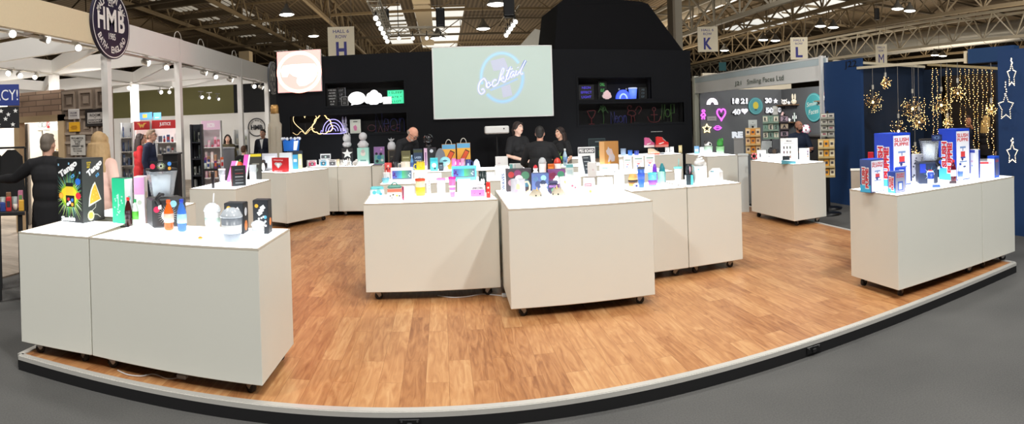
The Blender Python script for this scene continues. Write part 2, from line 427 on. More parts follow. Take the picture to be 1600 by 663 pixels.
# second and third rows of the island
def arow(key, pa, pb, depth, labels, group='white display counters on castors', lit=True, cuts=None):
    A, B = Vector((pa.x, pa.y, 0)), Vector((pb.x, pb.y, 0)); n = len(labels); row(key, A, B, depth)
    cuts = cuts or [i/n for i in range(n+1)]
    for i, l in enumerate(labels): counter(key, A.lerp(B, cuts[i]), A.lerp(B, cuts[i+1]), depth, l, lit=lit, group=group)
arow('R2', atz(592, 288.5, HT), atz(1054, 267.5, HT), .66, ['white counter in the second island row behind the light box with the games pad', 'white counter in the second island row behind the black penguin mug', 'white counter in the second island row below the peg board box', 'white counter in the second island row with the blue tumbler at its end'])
arow('R3', atz(600, 270.8, HT), atz(955, 258, HT), .62, ['white counter in the third island row before the bald man', 'white counter in the third island row before the projector stand', 'white counter in the third island row under the brown unicorn bag'])
# right front and right rear
rL, rN, rM = bz(1328.4, 432.4), bz(1404, 454.6), bz(1586.4, 392.8)
row('RF', rN, rM, .66); sp = seat('RF', 1533, 0); tr = (rM - rN).normalized()
counter('rf1', rN, sp, .66, 'white counter at front right under the two tall blue slush boxes', (.55,)); counter('rf2', Vector((sp.x, sp.y, 0)) + tr*.001, rM, .66, 'white counter at the far right end of the stand')
qL, qN, qR = bz(1169.9, 330.7), bz(1241, 346.2), bz(1294.8, 338.8)
a1, a2 = math.atan2((qR-qN).y, (qR-qN).x), math.atan2((qL-qN).y, (qL-qN).x)-PI/2; am = a1*.35+a2*.65; qR = qN + Vector((math.cos(am), math.sin(am), 0))*(qR-qN).length
counter('rr', qN, qR, (qL - qN).length, 'white counter standing alone at the rear right with the white notice board'); row('RR', qN, qR, (qL - qN).length)
# left side run
counter('s1', (-3.09, 4.28), (-2.46, 4.28), 1.12, 'white counter behind the front left one, only its corner in view'); row('S1', (-3.09, 4.28), (-2.46, 4.28), 1.12)
a, b = atz(295.6, 295, HT), atz(368, 296, HT)
counter('s2', a, b, 1.35, 'white counter on the left carrying the dark upright game box'); row('S2', a, b, 1.35)
a, b = atz(400, 269, HT), atz(447, 271, HT)
counter('s3', a, b, 1.10, 'white counter at the rear left carrying the red heart box'); row('S3', a, b, 1.10)
# back runs
bL = bz(475, 331); bLt = Vector((bL.x, bL.y, 0)); YB = 10.62
xs = [aty(p, 260, YB).x for p in (476, 527, 580)]
row('BL', (xs[0], YB), (xs[2], YB), .66)
counter('b1', (xs[0], YB), (xs[1], YB), .66, 'white counter along the black wall under the small camera boxes')
counter('b2', (xs[1], YB), (xs[2], YB), .66, 'white counter along the black wall under the white baby lamp')
x3 = aty(652, 260, YB).x; row('BU', (xs[2], YB), (x3, YB), .66)
counter('b3', (xs[2]+.002, YB+.03), (x3, YB+.03), .66, 'counter along the black wall under the purple picture box and pineapple lamp', lit=False)
xs = [aty(p, 241, YB).x for p in (893, 975, 1067)]
row('BR', (xs[0], YB), (xs[2], YB), .66)
counter('b4', (xs[0], YB), (xs[1], YB), .66, 'white counter along the black wall behind the brown unicorn bag')
counter('b5', (xs[1], YB), (xs[2], YB), .66, 'white counter along the black wall under the sneaker lamp stand')
a, b = Vector((4.66, 9.46, 0)), Vector((5.28, 9.43, 0))
counter('b6', a, b, 1.1, 'white counter at the back right under the cactus pot'); row('B6', a, b, 1.1)
# ------------------------------------------------------------------ things on the black wall
def span(x0, y0, x1, y1, Y):
    a, b = aty(x0, (y0+y1)/2, Y), aty(x1, (y0+y1)/2, Y); c = aty((x0+x1)/2, y0, Y), aty((x0+x1)/2, y1, Y)
    return (a.x+b.x)/2, b.x-a.x, c[1].z, c[0].z
WHITE = mat((240, 240, 238), .45); LETTER = mat((245, 245, 245), .5, 0, 0, 0, 0)
def strokes(mb, paths, sx, sz, ox, oz, r, m, y=0, seg=6):
    for p in paths:
        closed = p[0] == p[-1] and len(p) > 2
        q = p[:-1] if closed else p
        mb.tube([(ox + a*sx, y, oz + b*sz) for a, b in q], r, m, seg, closed)
def arc(cx, cz, r, a0, a1, n=14, rz=None):
    rz = rz or r
    return [(cx + r*math.cos(R(a0+(a1-a0)*i/n)), cz + rz*math.sin(R(a0+(a1-a0)*i/n))) for i in range(n+1)]
def circ(cx, cz, r, n=24, rz=None): return arc(cx, cz, r, 0, 360, n, rz)[:-1]
def heart(n=30, k=1):
    P = []
    for i in range(n):
        t = 2*PI*i/n; x = 16*math.sin(t)**3; z = 13*math.cos(t)-5*math.cos(2*t)-2*math.cos(3*t)-math.cos(4*t)
        P.append((x/32*k, (z+2.5)/29*k))
    return P
def star(n=5, r0=.5, r1=.22, rot=90):
    return [((r0 if i % 2 == 0 else r1)*math.cos(R(rot+180*i/n)), (r0 if i % 2 == 0 else r1)*math.sin(R(rot+180*i/n))) for i in range(2*n)]
def cloudpoly(n=7, seedv=1):
    lob = [(-.33, -.12, .2), (-.2, .1, .2), (.02, .2, .24), (.25, .06, .2), (.36, -.13, .17), (.1, -.2, .2), (-.12, -.2, .2)]
    P = []
    for i in range(60):
        a = 2*PI*i/60; best = 0
        for cx, cz, r in lob:
            b = cx*math.cos(a)+cz*math.sin(a); q = b*b-(cx*cx+cz*cz-r*r)
            if q > 0: best = max(best, b+math.sqrt(q))
        P.append((best*math.cos(a), best*math.sin(a)))
    return P
# projection screen with the neon picture thrown on it
x, w, z0, z1 = span(677, 72.5, 863, 183, WY-.06); h = z1-z0
SCR = mat((196, 212, 205), .9, 0, .16, 0, .03, 1.2, ecol=(190, 214, 206))
o = thing('projection_screen', 'large pale grey green projection screen showing a glowing Cocktail sign', 'projection screen', (x, WY-.03, z0))
m = MB(); m.b2((-w/2, -.012, 0), (w/2, .025, h), SCR, .004); m.build('screen_sheet', o)
m = MB()
for s in (-1, 1): m.b2((s*w/2-.012, -.018, -.012), (s*w/2+.012, .028, h+.012), mat((225, 228, 226), .5))
m.b2((-w/2, -.018, h-.004), (w/2, .028, h+.014), mat((225, 228, 226), .5)); m.b2((-w/2, -.018, -.014), (w/2, .028, .006), mat((225, 228, 226), .5)); m.build('screen_frame', o)
# flat picture: ring of light, soft blocks and handwriting
def ribbon(mb, pts, wd, m, y, closed=False):
    n = len(pts); L = []
    for i in range(n):
        a = pts[i-1] if (closed or i > 0) else pts[i]; b = pts[(i+1) % n] if (closed or i < n-1) else pts[i]
        dx, dz = b[0]-a[0], b[1]-a[1]; l = math.hypot(dx, dz) or 1; nx, nz = -dz/l*wd/2, dx/l*wd/2
        L += [(pts[i][0]+nx, y, pts[i][1]+nz), (pts[i][0]-nx, y, pts[i][1]-nz)]
    mb.add(L, [(2*i, 2*i+1, (2*i+3) % (2*n), (2*i+2) % (2*n)) for i in range(n if closed else n-1)], m)
def px2(px, py):
    p = aty(px, py, WY-.045); return (p.x - x, p.z - z0)
img = MB()
c = px2(784.5, 121); rr = (px2(817, 121)[0] - px2(752, 121)[0])/2
def glow(rgb, k): return mat(rgb, .9, 0, k, 0, 0)
ribbon(img, [(c[0]+a*rr, c[1]+b*rr*1.16) for a, b in arc(0, 0, 1, 35, 195, 26)], rr*.22, glow((188, 212, 218), .2), -.0125)
ribbon(img, [(c[0]+a*rr, c[1]+b*rr*1.16) for a, b in arc(0, 0, 1, 35, 195, 26)], rr*.09, glow((176, 218, 244), .3), -.0130)
ribbon(img, [(c[0]+a*rr, c[1]+b*rr*1.16) for a, b in arc(0, 0, 1, 222, 372, 26)], rr*.22, glow((186, 210, 222), .2), -.0125)
ribbon(img, [(c[0]+a*rr, c[1]+b*rr*1.16) for a, b in arc(0, 0, 1, 222, 372, 26)], rr*.09, glow((168, 212, 246), .3), -.0130)
for q in ([(766, 95), (788, 90), (795, 108), (771, 111)], [(783, 136), (797, 132), (801, 149), (786, 153)]):
    P = [px2(*k) for k in q]; img.add([(a, -.0127, b) for a, b in P], [(0, 1, 2, 3)], glow((202, 208, 228), .18))
ribbon(img, [px2(766, 141), px2(780, 136), px2(796, 129), px2(809, 123)], rr*.1, glow((180, 206, 234), .25), -.0128)
CK = [ [(758, 125), (756, 123), (751, 127), (748, 134), (748, 142), (752, 147), (757, 143), (755, 139), (752, 141)],
       [(758, 125), (760, 128), (760, 135), (763, 137), (766, 133), (764, 129), (761, 131), (762, 136), (766, 134), (769, 131)],
       [(776, 126), (773, 125), (769, 130), (771, 135), (776, 132), (780, 127)],
       [(778, 131), (785, 108), (787, 110), (780, 126), (786, 120), (787, 123), (782, 124), (788, 128), (791, 123)],
       [(791, 123), (798, 104), (791, 119), (793, 124), (797, 119)], [(791, 111), (801, 107)],
       [(804, 113), (801, 112), (797, 117), (799, 121), (803, 115), (803, 120), (806, 116)],
       [(807, 110), (806, 116), (808, 117), (811, 112)], [(809, 105), (809.6, 106)],
       [(811, 114), (820, 97), (821, 95), (818, 101), (813, 113), (815, 116), (817, 114)] ]
def smooth(P, n=4):
    O = []
    for i in range(len(P)-1):
        p0, p1, p2, p3 = P[max(i-1, 0)], P[i], P[i+1], P[min(i+2, len(P)-1)]
        for k in range(n):
            t = k/n
            O.append(tuple(.5*((2*p1[j])+(p2[j]-p0[j])*t+(2*p0[j]-5*p1[j]+4*p2[j]-p3[j])*t*t+(3*p1[j]-p0[j]-3*p2[j]+p3[j])*t**3) for j in (0, 1)))
    return O + [P[-1]]
for st in CK:
    Pq = [px2(*q) for q in (smooth(st) if len(st) > 2 else st)]
    ribbon(img, Pq, rr*.13, glow((200, 210, 236), .2), -.0133); ribbon(img, Pq, rr*.05, glow((226, 230, 252), .4), -.0138)
img.build('projected_picture', o)
# red lit screen, top left of the wall
x, w, z0, z1 = span(432.5, 78.5, 501.5, 144, WY-.1); h = z1-z0
o = thing('lit_picture_panel', 'square red glowing lit panel with an overexposed bright disc', 'light panel', (x, WY-.045, z0))
m = MB(); m.b2((-w/2, -.03, 0), (w/2, .043, h), mat((225, 215, 215), .4), .006); m.build('frame', o)
m = MB(); m.b2((-w/2+.012, -.034, .012), (w/2-.012, -.029, h-.012), mat((255, 150, 140), .5, 0, 3.9, 0, 0, ecol=(255, 105, 100))); m.build('lit_face', o)
m = MB(); cz = h*.48
ribbon(m, [(a*w*.47, cz+b*h*.46) for a, b in arc(0, 0, 1, 0, 360, 48)[:-1]], w*.075, mat((255, 240, 225), .5, 0, 4.5, 0, 0, ecol=(255, 130, 104)), -.0345, True)
blob = [(-.42, .06), (-.36, .17), (-.2, .19), (.2, .19), (.36, .18), (.43, .06), (.4, -.1), (.3, -.24), (.14, -.33), (.0, -.33), (-.06, -.24), (-.04, -.12), (-.14, -.08), (-.22, .0), (-.27, -.1), (-.38, -.1)]
m.add([(a*w, -.0350, cz+b*h) for a, b in blob], [list(range(len(blob)))], mat((255, 250, 245), .5, 0, 8, 0, 0, ecol=(255, 128, 116)))
m.build('bright_picture', o)
# short-throw projector on a pole
p = aty(776, 203, 9.75+1.05); x, w, z0, z1 = span(757, 197, 794, 209, p.y)
o = thing('projector', 'white slim projector on a dark pole against the black wall', 'projector', (p.x, p.y, STAGE))
m = MB(); m.b2((-w/2, -.12, z0-STAGE), (w/2, .14, z1-STAGE), WHITE, .02); m.build('case', o)
m = MB(); m.tube([(w*.28, -.121, (z0+z1)/2-STAGE+.02), (w*.28, -.126, (z0+z1)/2-STAGE+.02)], .013, BLACK, 12); m.build('lens', o)
m = MB(); m.tube([(0, 0, .03), (0, 0, z0-STAGE-.02)], .022, SATINBLACK, 10); m.build('pole', o)
m = MB(); m.b2((-.17, -.1, z0-STAGE-.022), (.17, .1, z0-STAGE-.002), SATINBLACK, .006); m.build('tray', o)
m = MB(); m.box((0, 0, .015), (.42, .42, .03), SATINBLACK, bev=.01); m.build('base', o)

# ------------------------------------------------------------------ niche contents
NY = WY + .13
def nspot(x0, y0, x1, y1, k, Y=NY):
    x, w, a, b = span(x0, y0, x1, y1, Y); return x, w, nich[k][2], b - nich[k][2]
def lightbox(name, label, k, px, rgb, em, rows=(), tcol=(20, 20, 22), Y=NY, frame=(30, 30, 32), dep=.045, group=None):
    x, w, z, h = nspot(*px, k, Y); o = thing(name, label, 'light box', (x, Y, z), 0, group)
    m = MB(); m.b2((-w/2, 0, 0), (w/2, dep, h), mat(frame, .5), .004); m.build('case', o)
    m = MB(); m.b2((-w/2+.012, -.003, .012), (w/2-.012, .001, h-.012), mat(rgb, .5, 0, em, 0, 0)); m.build('face', o)
    if rows:
        m = MB(); n = len(rows)
        for i, s in enumerate(rows):
            zc = h-.012-(h-.024)*(i+.5)/n
            if s: text(m, s, 0, zc, (w-.05)*min(1, .35+.08*len(s)), (h-.024)/n*.52, mat(tcol, .5, 0, em*.6 if sum(tcol) > 300 else 0, 0, 0), -.0036, bold=.01)
            if i: m.b2((-w/2+.012, -.0035, zc+(h-.024)/n*.5-.002), (w/2-.012, -.0031, zc+(h-.024)/n*.5), mat(frame, .5))
        m.build('lettering', o)
    return o
lightbox('message_light_box', 'dark message light box with small white capitals at the left of the upper left niche', 0, (511, 138, 527, 162.5), (10, 10, 12), 0, ('HOME AND', 'AN WIN', 'ANALYTIC', 'BRIGHT', 'A B', 'OK'), (190, 190, 190), Y=NY+.02)
lightbox('message_light_box', 'dark light box with a pale rim leaning behind another in the upper left niche', 0, (526, 137, 540, 161), (14, 14, 17), 0, ('LIGHT', 'UP', 'THE', ''), (150, 150, 155), Y=NY+.1, frame=(150, 152, 160))
lightbox('message_light_box', 'small dark framed light box in front, next to the white speech bubble', 0, (533, 151, 544, 162.5), (16, 16, 18), 0, ('FUN', 'BOX'), (130, 130, 130), Y=NY-.06, frame=(140, 140, 140))
def cutlight(name, label, cat, k, px, polys, rgb, em, words=(), Y=NY, tcol=(130, 170, 225)):
    x, w, z, h = nspot(*px, k, Y); o = thing(name, label, cat, (x, Y, z))
    zs = [b for P in polys for _, b in P]; xs_ = [a for P in polys for a, _ in P]
    nz = lambda b: (b-min(zs))/(max(zs)-min(zs))*h; nx = lambda a: ((a-min(xs_))/(max(xs_)-min(xs_))-.5)*w
    for P in polys:
        m = MB(); m.prism([(nx(a), nz(b)) for a, b in P], .004, .06, mat((235, 235, 235), .5)); m.build('case', o)
        m = MB(); m.prism([(nx(a)*.97, h/2+(nz(b)-h/2)*.97) for a, b in P], -.002, .004, mat(rgb, .5, 0, em, 0, 0)); m.build('lit_face', o)
    if words:
        m = MB()
        for i, s in enumerate(words): text(m, s, 0, h*.52 - (i-.5)*h*.2, w*.42, h*.12, mat(tcol, .5, 0, .8, 0, 0), -.003, bold=0)
        m.build('lettering', o)
    return o
bub = arc(0, .05, .5, -100, 235, 30, .42) + [(-.36, -.42), (-.16, -.36)]
cutlight('speech_bubble_light', 'white glowing speech bubble light box in the upper left niche', 'light box', 0, (544, 143.5, 571, 162.5), [bub], (255, 255, 255), 2.2, ('wish you', 'were here'))
cutlight('cloud_light', 'white glowing cloud shaped light box in the upper left niche', 'light box', 0, (569, 140.5, 599, 162), [cloudpoly()], (255, 255, 255), 2.2, ('dream', 'big'), Y=NY+.075)
lightbox('blank_light_box', 'small white glowing light box with faint pink lines beside the cloud', 0, (598, 151, 612, 161), (255, 252, 252), 1.8, ('nice day', 'today'), (238, 180, 190), Y=NY-.02, frame=(220, 220, 220))
lightbox('message_light_box', 'mint green glowing light box with three rows of letters', 0, (605, 140.5, 631.5, 161), (70, 225, 165), .85, ('I SLEEP', 'LATE *', 'A LOT'), (14, 84, 58), Y=NY+.06, frame=(60, 170, 130))
# upper right niche
lightbox('message_light_box', 'blue and violet letter light box at the left of the upper right niche', 2, (904, 132.5, 928, 151.5), (7, 7, 14), .5, ('NEON', 'EFFECT', 'LIGHT'), (86, 70, 235), Y=NY+.03)
x, w, z, h = nspot(934.5, 126.5, 948, 142, 2, NY+.12)
o = lightbox('message_light_box', 'green letter light box standing at the back of the upper right niche', 2, (934.5, 126.5, 948, 150), (6, 10, 8), .4, ('CHILL', 'OUT', ''), (96, 210, 110), Y=NY+.12)
cutlight('cloud_light', 'pale pink cloud shaped light in the upper right niche', 'light box', 2, (941.5, 141, 955.5, 151.5), [cloudpoly()], (218, 186, 190), .35, (), Y=NY-.05)
x, w, z, h = nspot(962.5, 139, 984, 152, 2)
o = thing('dome_light', 'blue glowing rainbow dome light in the upper right niche', 'lamp', (x, NY, z))
m = MB(); m.prism([(a*w/2, b*h*.92) for a, b in arc(0, 0, 1, 0, 180, 20)], -.03, .05, mat((70, 96, 255), .4, 0, .9, 0, 0)); m.build('dome', o)
m = MB(); ribbon(m, [(a*w*.26, b*h*.5) for a, b in arc(0, 0, 1, 5, 175, 16)], w*.1, mat((150, 175, 255), .4, 0, 1.2, 0, 0), -.0305); m.build('rainbow_band', o)
m = MB()
for s in (-1, 1): m.ball((s*w*.26, .01, h*.96), (.018, .018, .024), mat((150, 160, 170), .5), 10, 6)
m.build('ears', o)
x, w, z, h = nspot(982.5, 137, 996, 152, 2)
o = thing('cup_light', 'glowing pale blue paper cup shaped lamp in the upper right niche', 'lamp', (x, NY+.02, z))
m = MB(); m.lathe([(w*.36, 0), (w*.46, h*.9)], mat((96, 130, 255), .4, 0, .9, 0, 0)); m.build('cup', o)
m = MB(); m.lathe([(w*.46, h*.9), (w*.5, h*.91), (w*.5, h*.98), (w*.44, h)], mat((190, 200, 235), .4, 0, .7, 0, 0)); m.build('lid', o)
o = lightbox('framed_picture', 'dark frame with tiny blue and orange marks at the right of the upper right niche', 2, (998, 136.5, 1011, 151), (14, 16, 18), 0, ('AB', 'CD', 'EF'), (90, 110, 120), Y=NY+.05, frame=(46, 50, 44))
# lower left niche: lit outlines
def neon(name, label, k, px, paths, rgb, em, r=.011, Y=NY, stand=True, cat='neon light', sym=True):
    x, w, z, h = nspot(*px, k, Y); o = thing(name, label, cat, (x, Y, z))
    xs_ = [a for P in paths for a, _ in P]; zs = [b for P in paths for _, b in P]; x0, x1, y0, y1 = min(xs_), max(xs_), min(zs), max(zs)
    Q = [[((a-x0)/(x1-x0)-.5, (b-y0)/(y1-y0)) for a, b in P] for P in paths]
    m = MB(); strokes(m, Q, w-2*r, h-2*r, 0, r, r, mat(rgb, .4, 0, em, 0, 0)); m.build('tube', o)
    m = MB(); m.b2((-w*.3, .012, .0), (w*.3, .05, .012), mat((24, 24, 26), .5)); 
    m.bar((0, .022, .01), (0, .022, h*.5), .012, mat((24, 24, 26), .5)); m.build('stand', o)
    return o
hp = heart(); hp = hp + [hp[0]]
neon('heart_light', 'heart outline of warm fairy bulbs in the lower left niche', 1, (458, 176, 495, 207.5), [hp], (255, 226, 170), 1.5, .006, NY+.04, cat='fairy light')
cp = cloudpoly(); cp = cp + [cp[0]]
neon('cloud_outline_light', 'warm white cloud outline light in the lower left niche', 1, (486.5, 178.5, 520, 205), [cp], (255, 214, 140), 2.2, .010, NY, cat='neon light')
def dashes(P, k=2):
    return [P[i:i+k] for i in range(0, len(P)-1, k+0)]
rb = [arc(0, 0, r_, 0, 180, 22) for r_ in (.5, .36, .24, .12)]
neon('rainbow_light', 'blue and pink rainbow outline light in the lower left niche', 1, (500, 186, 541, 207.5), rb + [[(-.5, 0), (-.58, .05), (-.62, -.06), (-.4, -.1), (.4, -.1), (.62, -.06), (.58, .05), (.5, 0)]], (170, 160, 255), 1.8, .007, NY-.07)
neon('bulb_chain', 'short loose chain of warm bulbs lying at the left end of the lower left niche', 1, (457, 201, 492, 208), [smooth([(0, .2), (.2, 0), (.4, .3), (.6, .05), (.8, .4), (1, .5)])], (255, 220, 160), .6, .006, NY-.08, cat='fairy light')
x, w, z, h = nspot(531.5, 182, 545, 207, 1, NY+.1)
def bunny(o, w, h, mt, ear=.5):
    m = MB(); m.ball((0, 0, h*.20), (w*.5, w*.42, h*.20), mt); m.ball((0, -.01, h*.47), (w*.36, w*.34, h*.16), mt)
    for s in (-1, 1): m.ball((s*w*.17, 0, h*.76), (w*.12, w*.09, h*.24), mt)
    for s in (-1, 1): m.ball((s*w*.3, -w*.22, h*.07), (w*.2, w*.24, h*.07), mt)
    return m.build('body', o)
o = thing('bunny_lamp', 'white rabbit lamp standing by the rainbow light in the niche', 'lamp', (x, NY+.1, z)); bunny(o, w, h, mat((190, 188, 205), .5))
m = MB()
for s in (-1, 1): m.ball((s*w*.13, -w*.33-.01, h*.5), .008, BLACK, 8, 5)
m.build('eyes', o)
def picture(name, label, k, px, bg, art, Y, frame=(222, 224, 216), cat='picture'):
    x, w, z, h = nspot(*px, k, Y); o = thing(name, label, cat, (x, Y, z))
    m = MB(); m.b2((-w/2, 0, 0), (w/2, .02, h), mat(frame, .5), .003); m.build('frame', o)
    m = MB(); m.b2((-w/2+.014, -.002, .014), (w/2-.014, .001, h-.014), mat(bg, .6)); 
    for poly, rgb in art: m.prism([(a*w, b*h) for a, b in poly], -.0035, -.002, mat(rgb, .6))
    m.build('print', o); return o
picture('framed_picture', 'pale framed print with a pink figure in the lower left niche', 1, (547, 187, 563.5, 206.5), (205, 208, 196), [([(-.1, .2), (.12, .2), (.16, .45), (.02, .62), (-.2, .5)], (206, 120, 160)), ([(-.2, .82), (.2, .82), (.2, .88), (-.2, .88)], (60, 60, 60))], NY)
NEONW = [[(0, 0), (0, 1), (.5, 0), (.5, 1)], [(.62, .4), (1.0, .4)] , [(1.02, .3), (.9, .05), (.7, .1), (.62, .4), (.75, .66), (.95, .6), (1.0, .4)], circ(1.4, .36, .28, 14) + [(1.68, .36)], [(1.85, 0), (1.85, .66)], smooth([(1.85, .4), (1.98, .64), (2.15, .6), (2.2, .4), (2.2, 0)])]
neon('neon_word', 'unlit dark blue Neon handwriting sign in the lower left niche', 1, (586, 173.5, 632, 192), NEONW, (30, 34, 84), .03, .009, NY+.12)
DANC = [circ(.1, .5, .35, 12) + [(.45, .5)], [(.7, 0), (.9, .8), (1.1, 0)], [(1.3, 0), (1.3, .8), (1.6, 0), (1.6, .8)], [(2.2, .7), (1.9, .6), (1.9, .2), (2.2, .1)], [(2.7, .8), (2.4, .8), (2.4, 0), (2.7, 0)], [(2.4, .4), (2.6, .4)]]
neon('neon_word', 'unlit dark red lettering sign below the Neon handwriting', 1, (574, 194, 626, 205), DANC, (64, 20, 32), .02, .008, NY-.02)
# lower right niche: unlit tubes
neon('neon_cocktail_sign', 'dim red curled neon sign at the left of the lower right niche', 3, (917, 172, 931, 188), [smooth([(0, 1), (.9, 1), (.45, .4), (0, 1)]), [(.45, .4), (.45, .0)], [(.15, 0), (.75, 0)]], (84, 22, 28), .05, .009, NY+.03)
pt = [smooth([(.5, 0), (.55, .3), (.48, .62)])] + [smooth([(.48, .62), (.48+dx*.5, .62+dz), (.48+dx, .5+dz*.6)]) for dx, dz in ((-.45, .2), (-.3, .36), (.05, .4), (.32, .34), (.5, .14))]
neon('neon_palm_tree', 'dim green and red palm tree neon sign in the lower right niche', 3, (934, 163.5, 951, 190), pt, (40, 74, 34), .05, .009, NY+.06)
neon('neon_word', 'dim blue Neon handwriting sign in the lower right niche', 3, (954, 174, 979, 191), NEONW, (34, 38, 96), .06, .008, NY-.02)
fl = [smooth([(.3, 0), (.32, .4), (.1, .5), (.2, .7), (.5, .68), (.62, .5), (.45, .4), (.32, .4)]), smooth([(.2, .7), (.1, .85), (.2, 1), (.35, .95), (.3, .85)]), [(.5, .42), (.55, .1)]]
neon('neon_flamingo', 'dim red flamingo neon sign in the lower right niche', 3, (980, 164, 1003, 186), fl + [smooth([(.6, .7), (.8, .95), (1, .8), (.8, .5)])], (86, 26, 30), .05, .009, NY+.07)
neon('neon_anchor', 'dim red anchor like neon sign in the lower right niche', 3, (1011, 167, 1033, 191), [circ(.5, .86, .12, 12) + [(.62, .86)], [(.5, .74), (.5, .1)], smooth([(0, .4), (.15, .1), (.5, .02), (.85, .1), (1, .4)]), [(.25, .5), (.75, .5)]], (86, 32, 36), .05, .009, NY)
neon('neon_cactus_word', 'dim green zigzag neon sign at the right of the lower right niche', 3, (1032, 162.5, 1054, 182), [[(0, .2), (.1, .9), (.2, .2), (.3, .9)], circ(.5, .5, .18, 12) + [(.68, .5)], [(.75, .1), (.75, .9), (1, .9), (1, .5), (.75, .5)]], (50, 86, 32), .07, .009, NY+.06)
# ------------------------------------------------------------------ hall roof: brown deck, trusses, ducts, lamps
DECKM = bpy.data.materials.new('brown_roof_deck'); DECKM.use_nodes = True
_nt = DECKM.node_tree; _b = _nt.nodes['Principled BSDF']; _tc = _nt.nodes.new('ShaderNodeTexCoord')
_wv = _nt.nodes.new('ShaderNodeTexWave'); _wv.bands_direction = 'X'; _wv.inputs['Scale'].default_value = 1.1; _nt.links.new(_tc.outputs['Object'], _wv.inputs['Vector'])
_r = ramp(_nt, [(0, (84, 70, 54)), (1, (128, 110, 86))]); _nt.links.new(_wv.outputs['Fac'], _r.inputs['Fac']); _nt.links.new(_r.outputs['Color'], _b.inputs['Base Color'])
_b.inputs['Roughness'].default_value = .8
STEELB = mat((150, 132, 104), .6, 0, 0, 0, .06, 2); STEELD = mat((96, 84, 66), .65); STEELL = mat((206, 196, 176), .5); DUCT = mat((186, 184, 178), .35, .5); BEIGE = mat((196, 178, 148), .6)
ZD = 9.6
m = MB(); m.b2((-62, -14, ZD), (62, 74, ZD+.3), DECKM); struct(m.build('ceiling'))
m = MB(); m.b2((-62, 73, 0), (62, 73.3, ZD), STEELD); struct(m.build('wall_hall_rear'))
m = MB(); m.b2((-62, -14, 0), (-61.7, 73, ZD), STEELD); struct(m.build('wall_hall_left'))
m = MB(); m.b2((61.7, -14, 0), (62, 73, ZD), STEELD); struct(m.build('wall_hall_right'))
def truss(p, q, h, step, mt, w=.14, wl=.06, tri=False, mw=None):
    p, q = Vector(p), Vector(q); L = (q-p).length; t = (q-p)/L; n = max(2, int(L/step)); up = Vector((0, 0, h)); side = Vector((-t.y, t.x, 0))*h*.45
    m = MB(); m.bar(p, q, w, mt)
    tops = (up + side, up - side) if tri else (up,)
    for u in tops: m.bar(p+u, q+u, w*.8, mt)
    for i in range(n):
        a, c = p + t*(L*i/n), p + t*(L*(i+1)/n); mid = (a+c)/2
        for u in tops:
            m.bar(a, mid+u, wl, mw or mt); m.bar(mid+u, c, wl, mw or mt)
        if tri: m.bar(mid+tops[0], mid+tops[1], wl, mt)
        elif i % 2 == 0: m.bar(mid, mid+u, wl*.8, mw or mt)
    return struct(m.build('roof_truss'))
# main trusses run front to rear
for X, z, mt in ((-30, 7.3, STEELD), (-21.5, 7.6, STEELB), (-15.4, 8.6, STEELB), (-11.3, 8.5, STEELB), (-6.2, 7.9, STEELB), (12.2, 6.0, STEELL), (16.6, 6.6, STEELB), (22.5, 6.7, STEELB), (29, 6.2, STEELL), (37, 6.6, STEELB)):
    truss((X, 2, z), (X, 72, z), 1.5, 2.4, mt, .17, .075, X > 11)
# cross purlins
for i, y in enumerate((13, 19, 25.5, 33, 42, 54)):
    truss((-58, y, 8.3), (58, y, 8.3), 1.1, 3.2, STEELB if i % 2 else STEELD, .14, .06)
for i, y in enumerate((25, 28.7, 32.2, 35.7, 39.5, 43.7, 48.5, 54)):
    m = MB(); m.b2((-15.4, y-.14, 8.7), (-11.3, y+.14, 9.0), STEELD); struct(m.build('ceiling_purlin'))
# louvred roof lights between the left trusses
LOUV = mat((206, 200, 186), .5, 0, .3, 0, 0)
for y in (27, 30.5, 34, 37.5, 41.5, 46, 51, 57):
    m = MB()
    for k in range(4): m.b2((-15.1+k*.34, y-1.2, 9.1), (-14.93+k*.34, y+1.2, 9.16), LOUV); m.b2((-12.7+k*.34, y-1.2, 9.1), (-12.53+k*.34, y+1.2, 9.16), LOUV)
    struct(m.build('ceiling_louvre'))
# ducts
def duct(name, p, q, r, mt, box=None):
    m = MB()
    if box: m.bar(p, q, box[0], mt, box[1])
    else:
        m.tube([p, q], r, mt, 20); P, Q = Vector(p), Vector(q); n = int((Q-P).length/3)
        for i in range(1, n):
            a = P.lerp(Q, i/n); d = (Q-P).normalized()*.05; m.tube([a-d, a+d], r*1.03, mt, 20)
    return struct(m.build(name))
duct('ceiling_duct', (33.5, 6, 7.3), (33.5, 70, 7.3), .75, DUCT)
duct('ceiling_duct', (13.6, 12, 8.0), (13.6, 70, 8.0), .62, BEIGE)
duct('ceiling_duct', (-8, 24, 8.1), (7.5, 24, 8.1), 0, mat((214, 208, 196), .5), (.8, 1.0))
duct('ceiling_duct', (-.9, 15, 8.9), (-.9, 50, 8.9), 0, BEIGE, (1.0, .5))
duct('ceiling_duct', (-19, 4, 8.1), (-19, 40, 8.1), 0, STEELD, (1.3, .9))
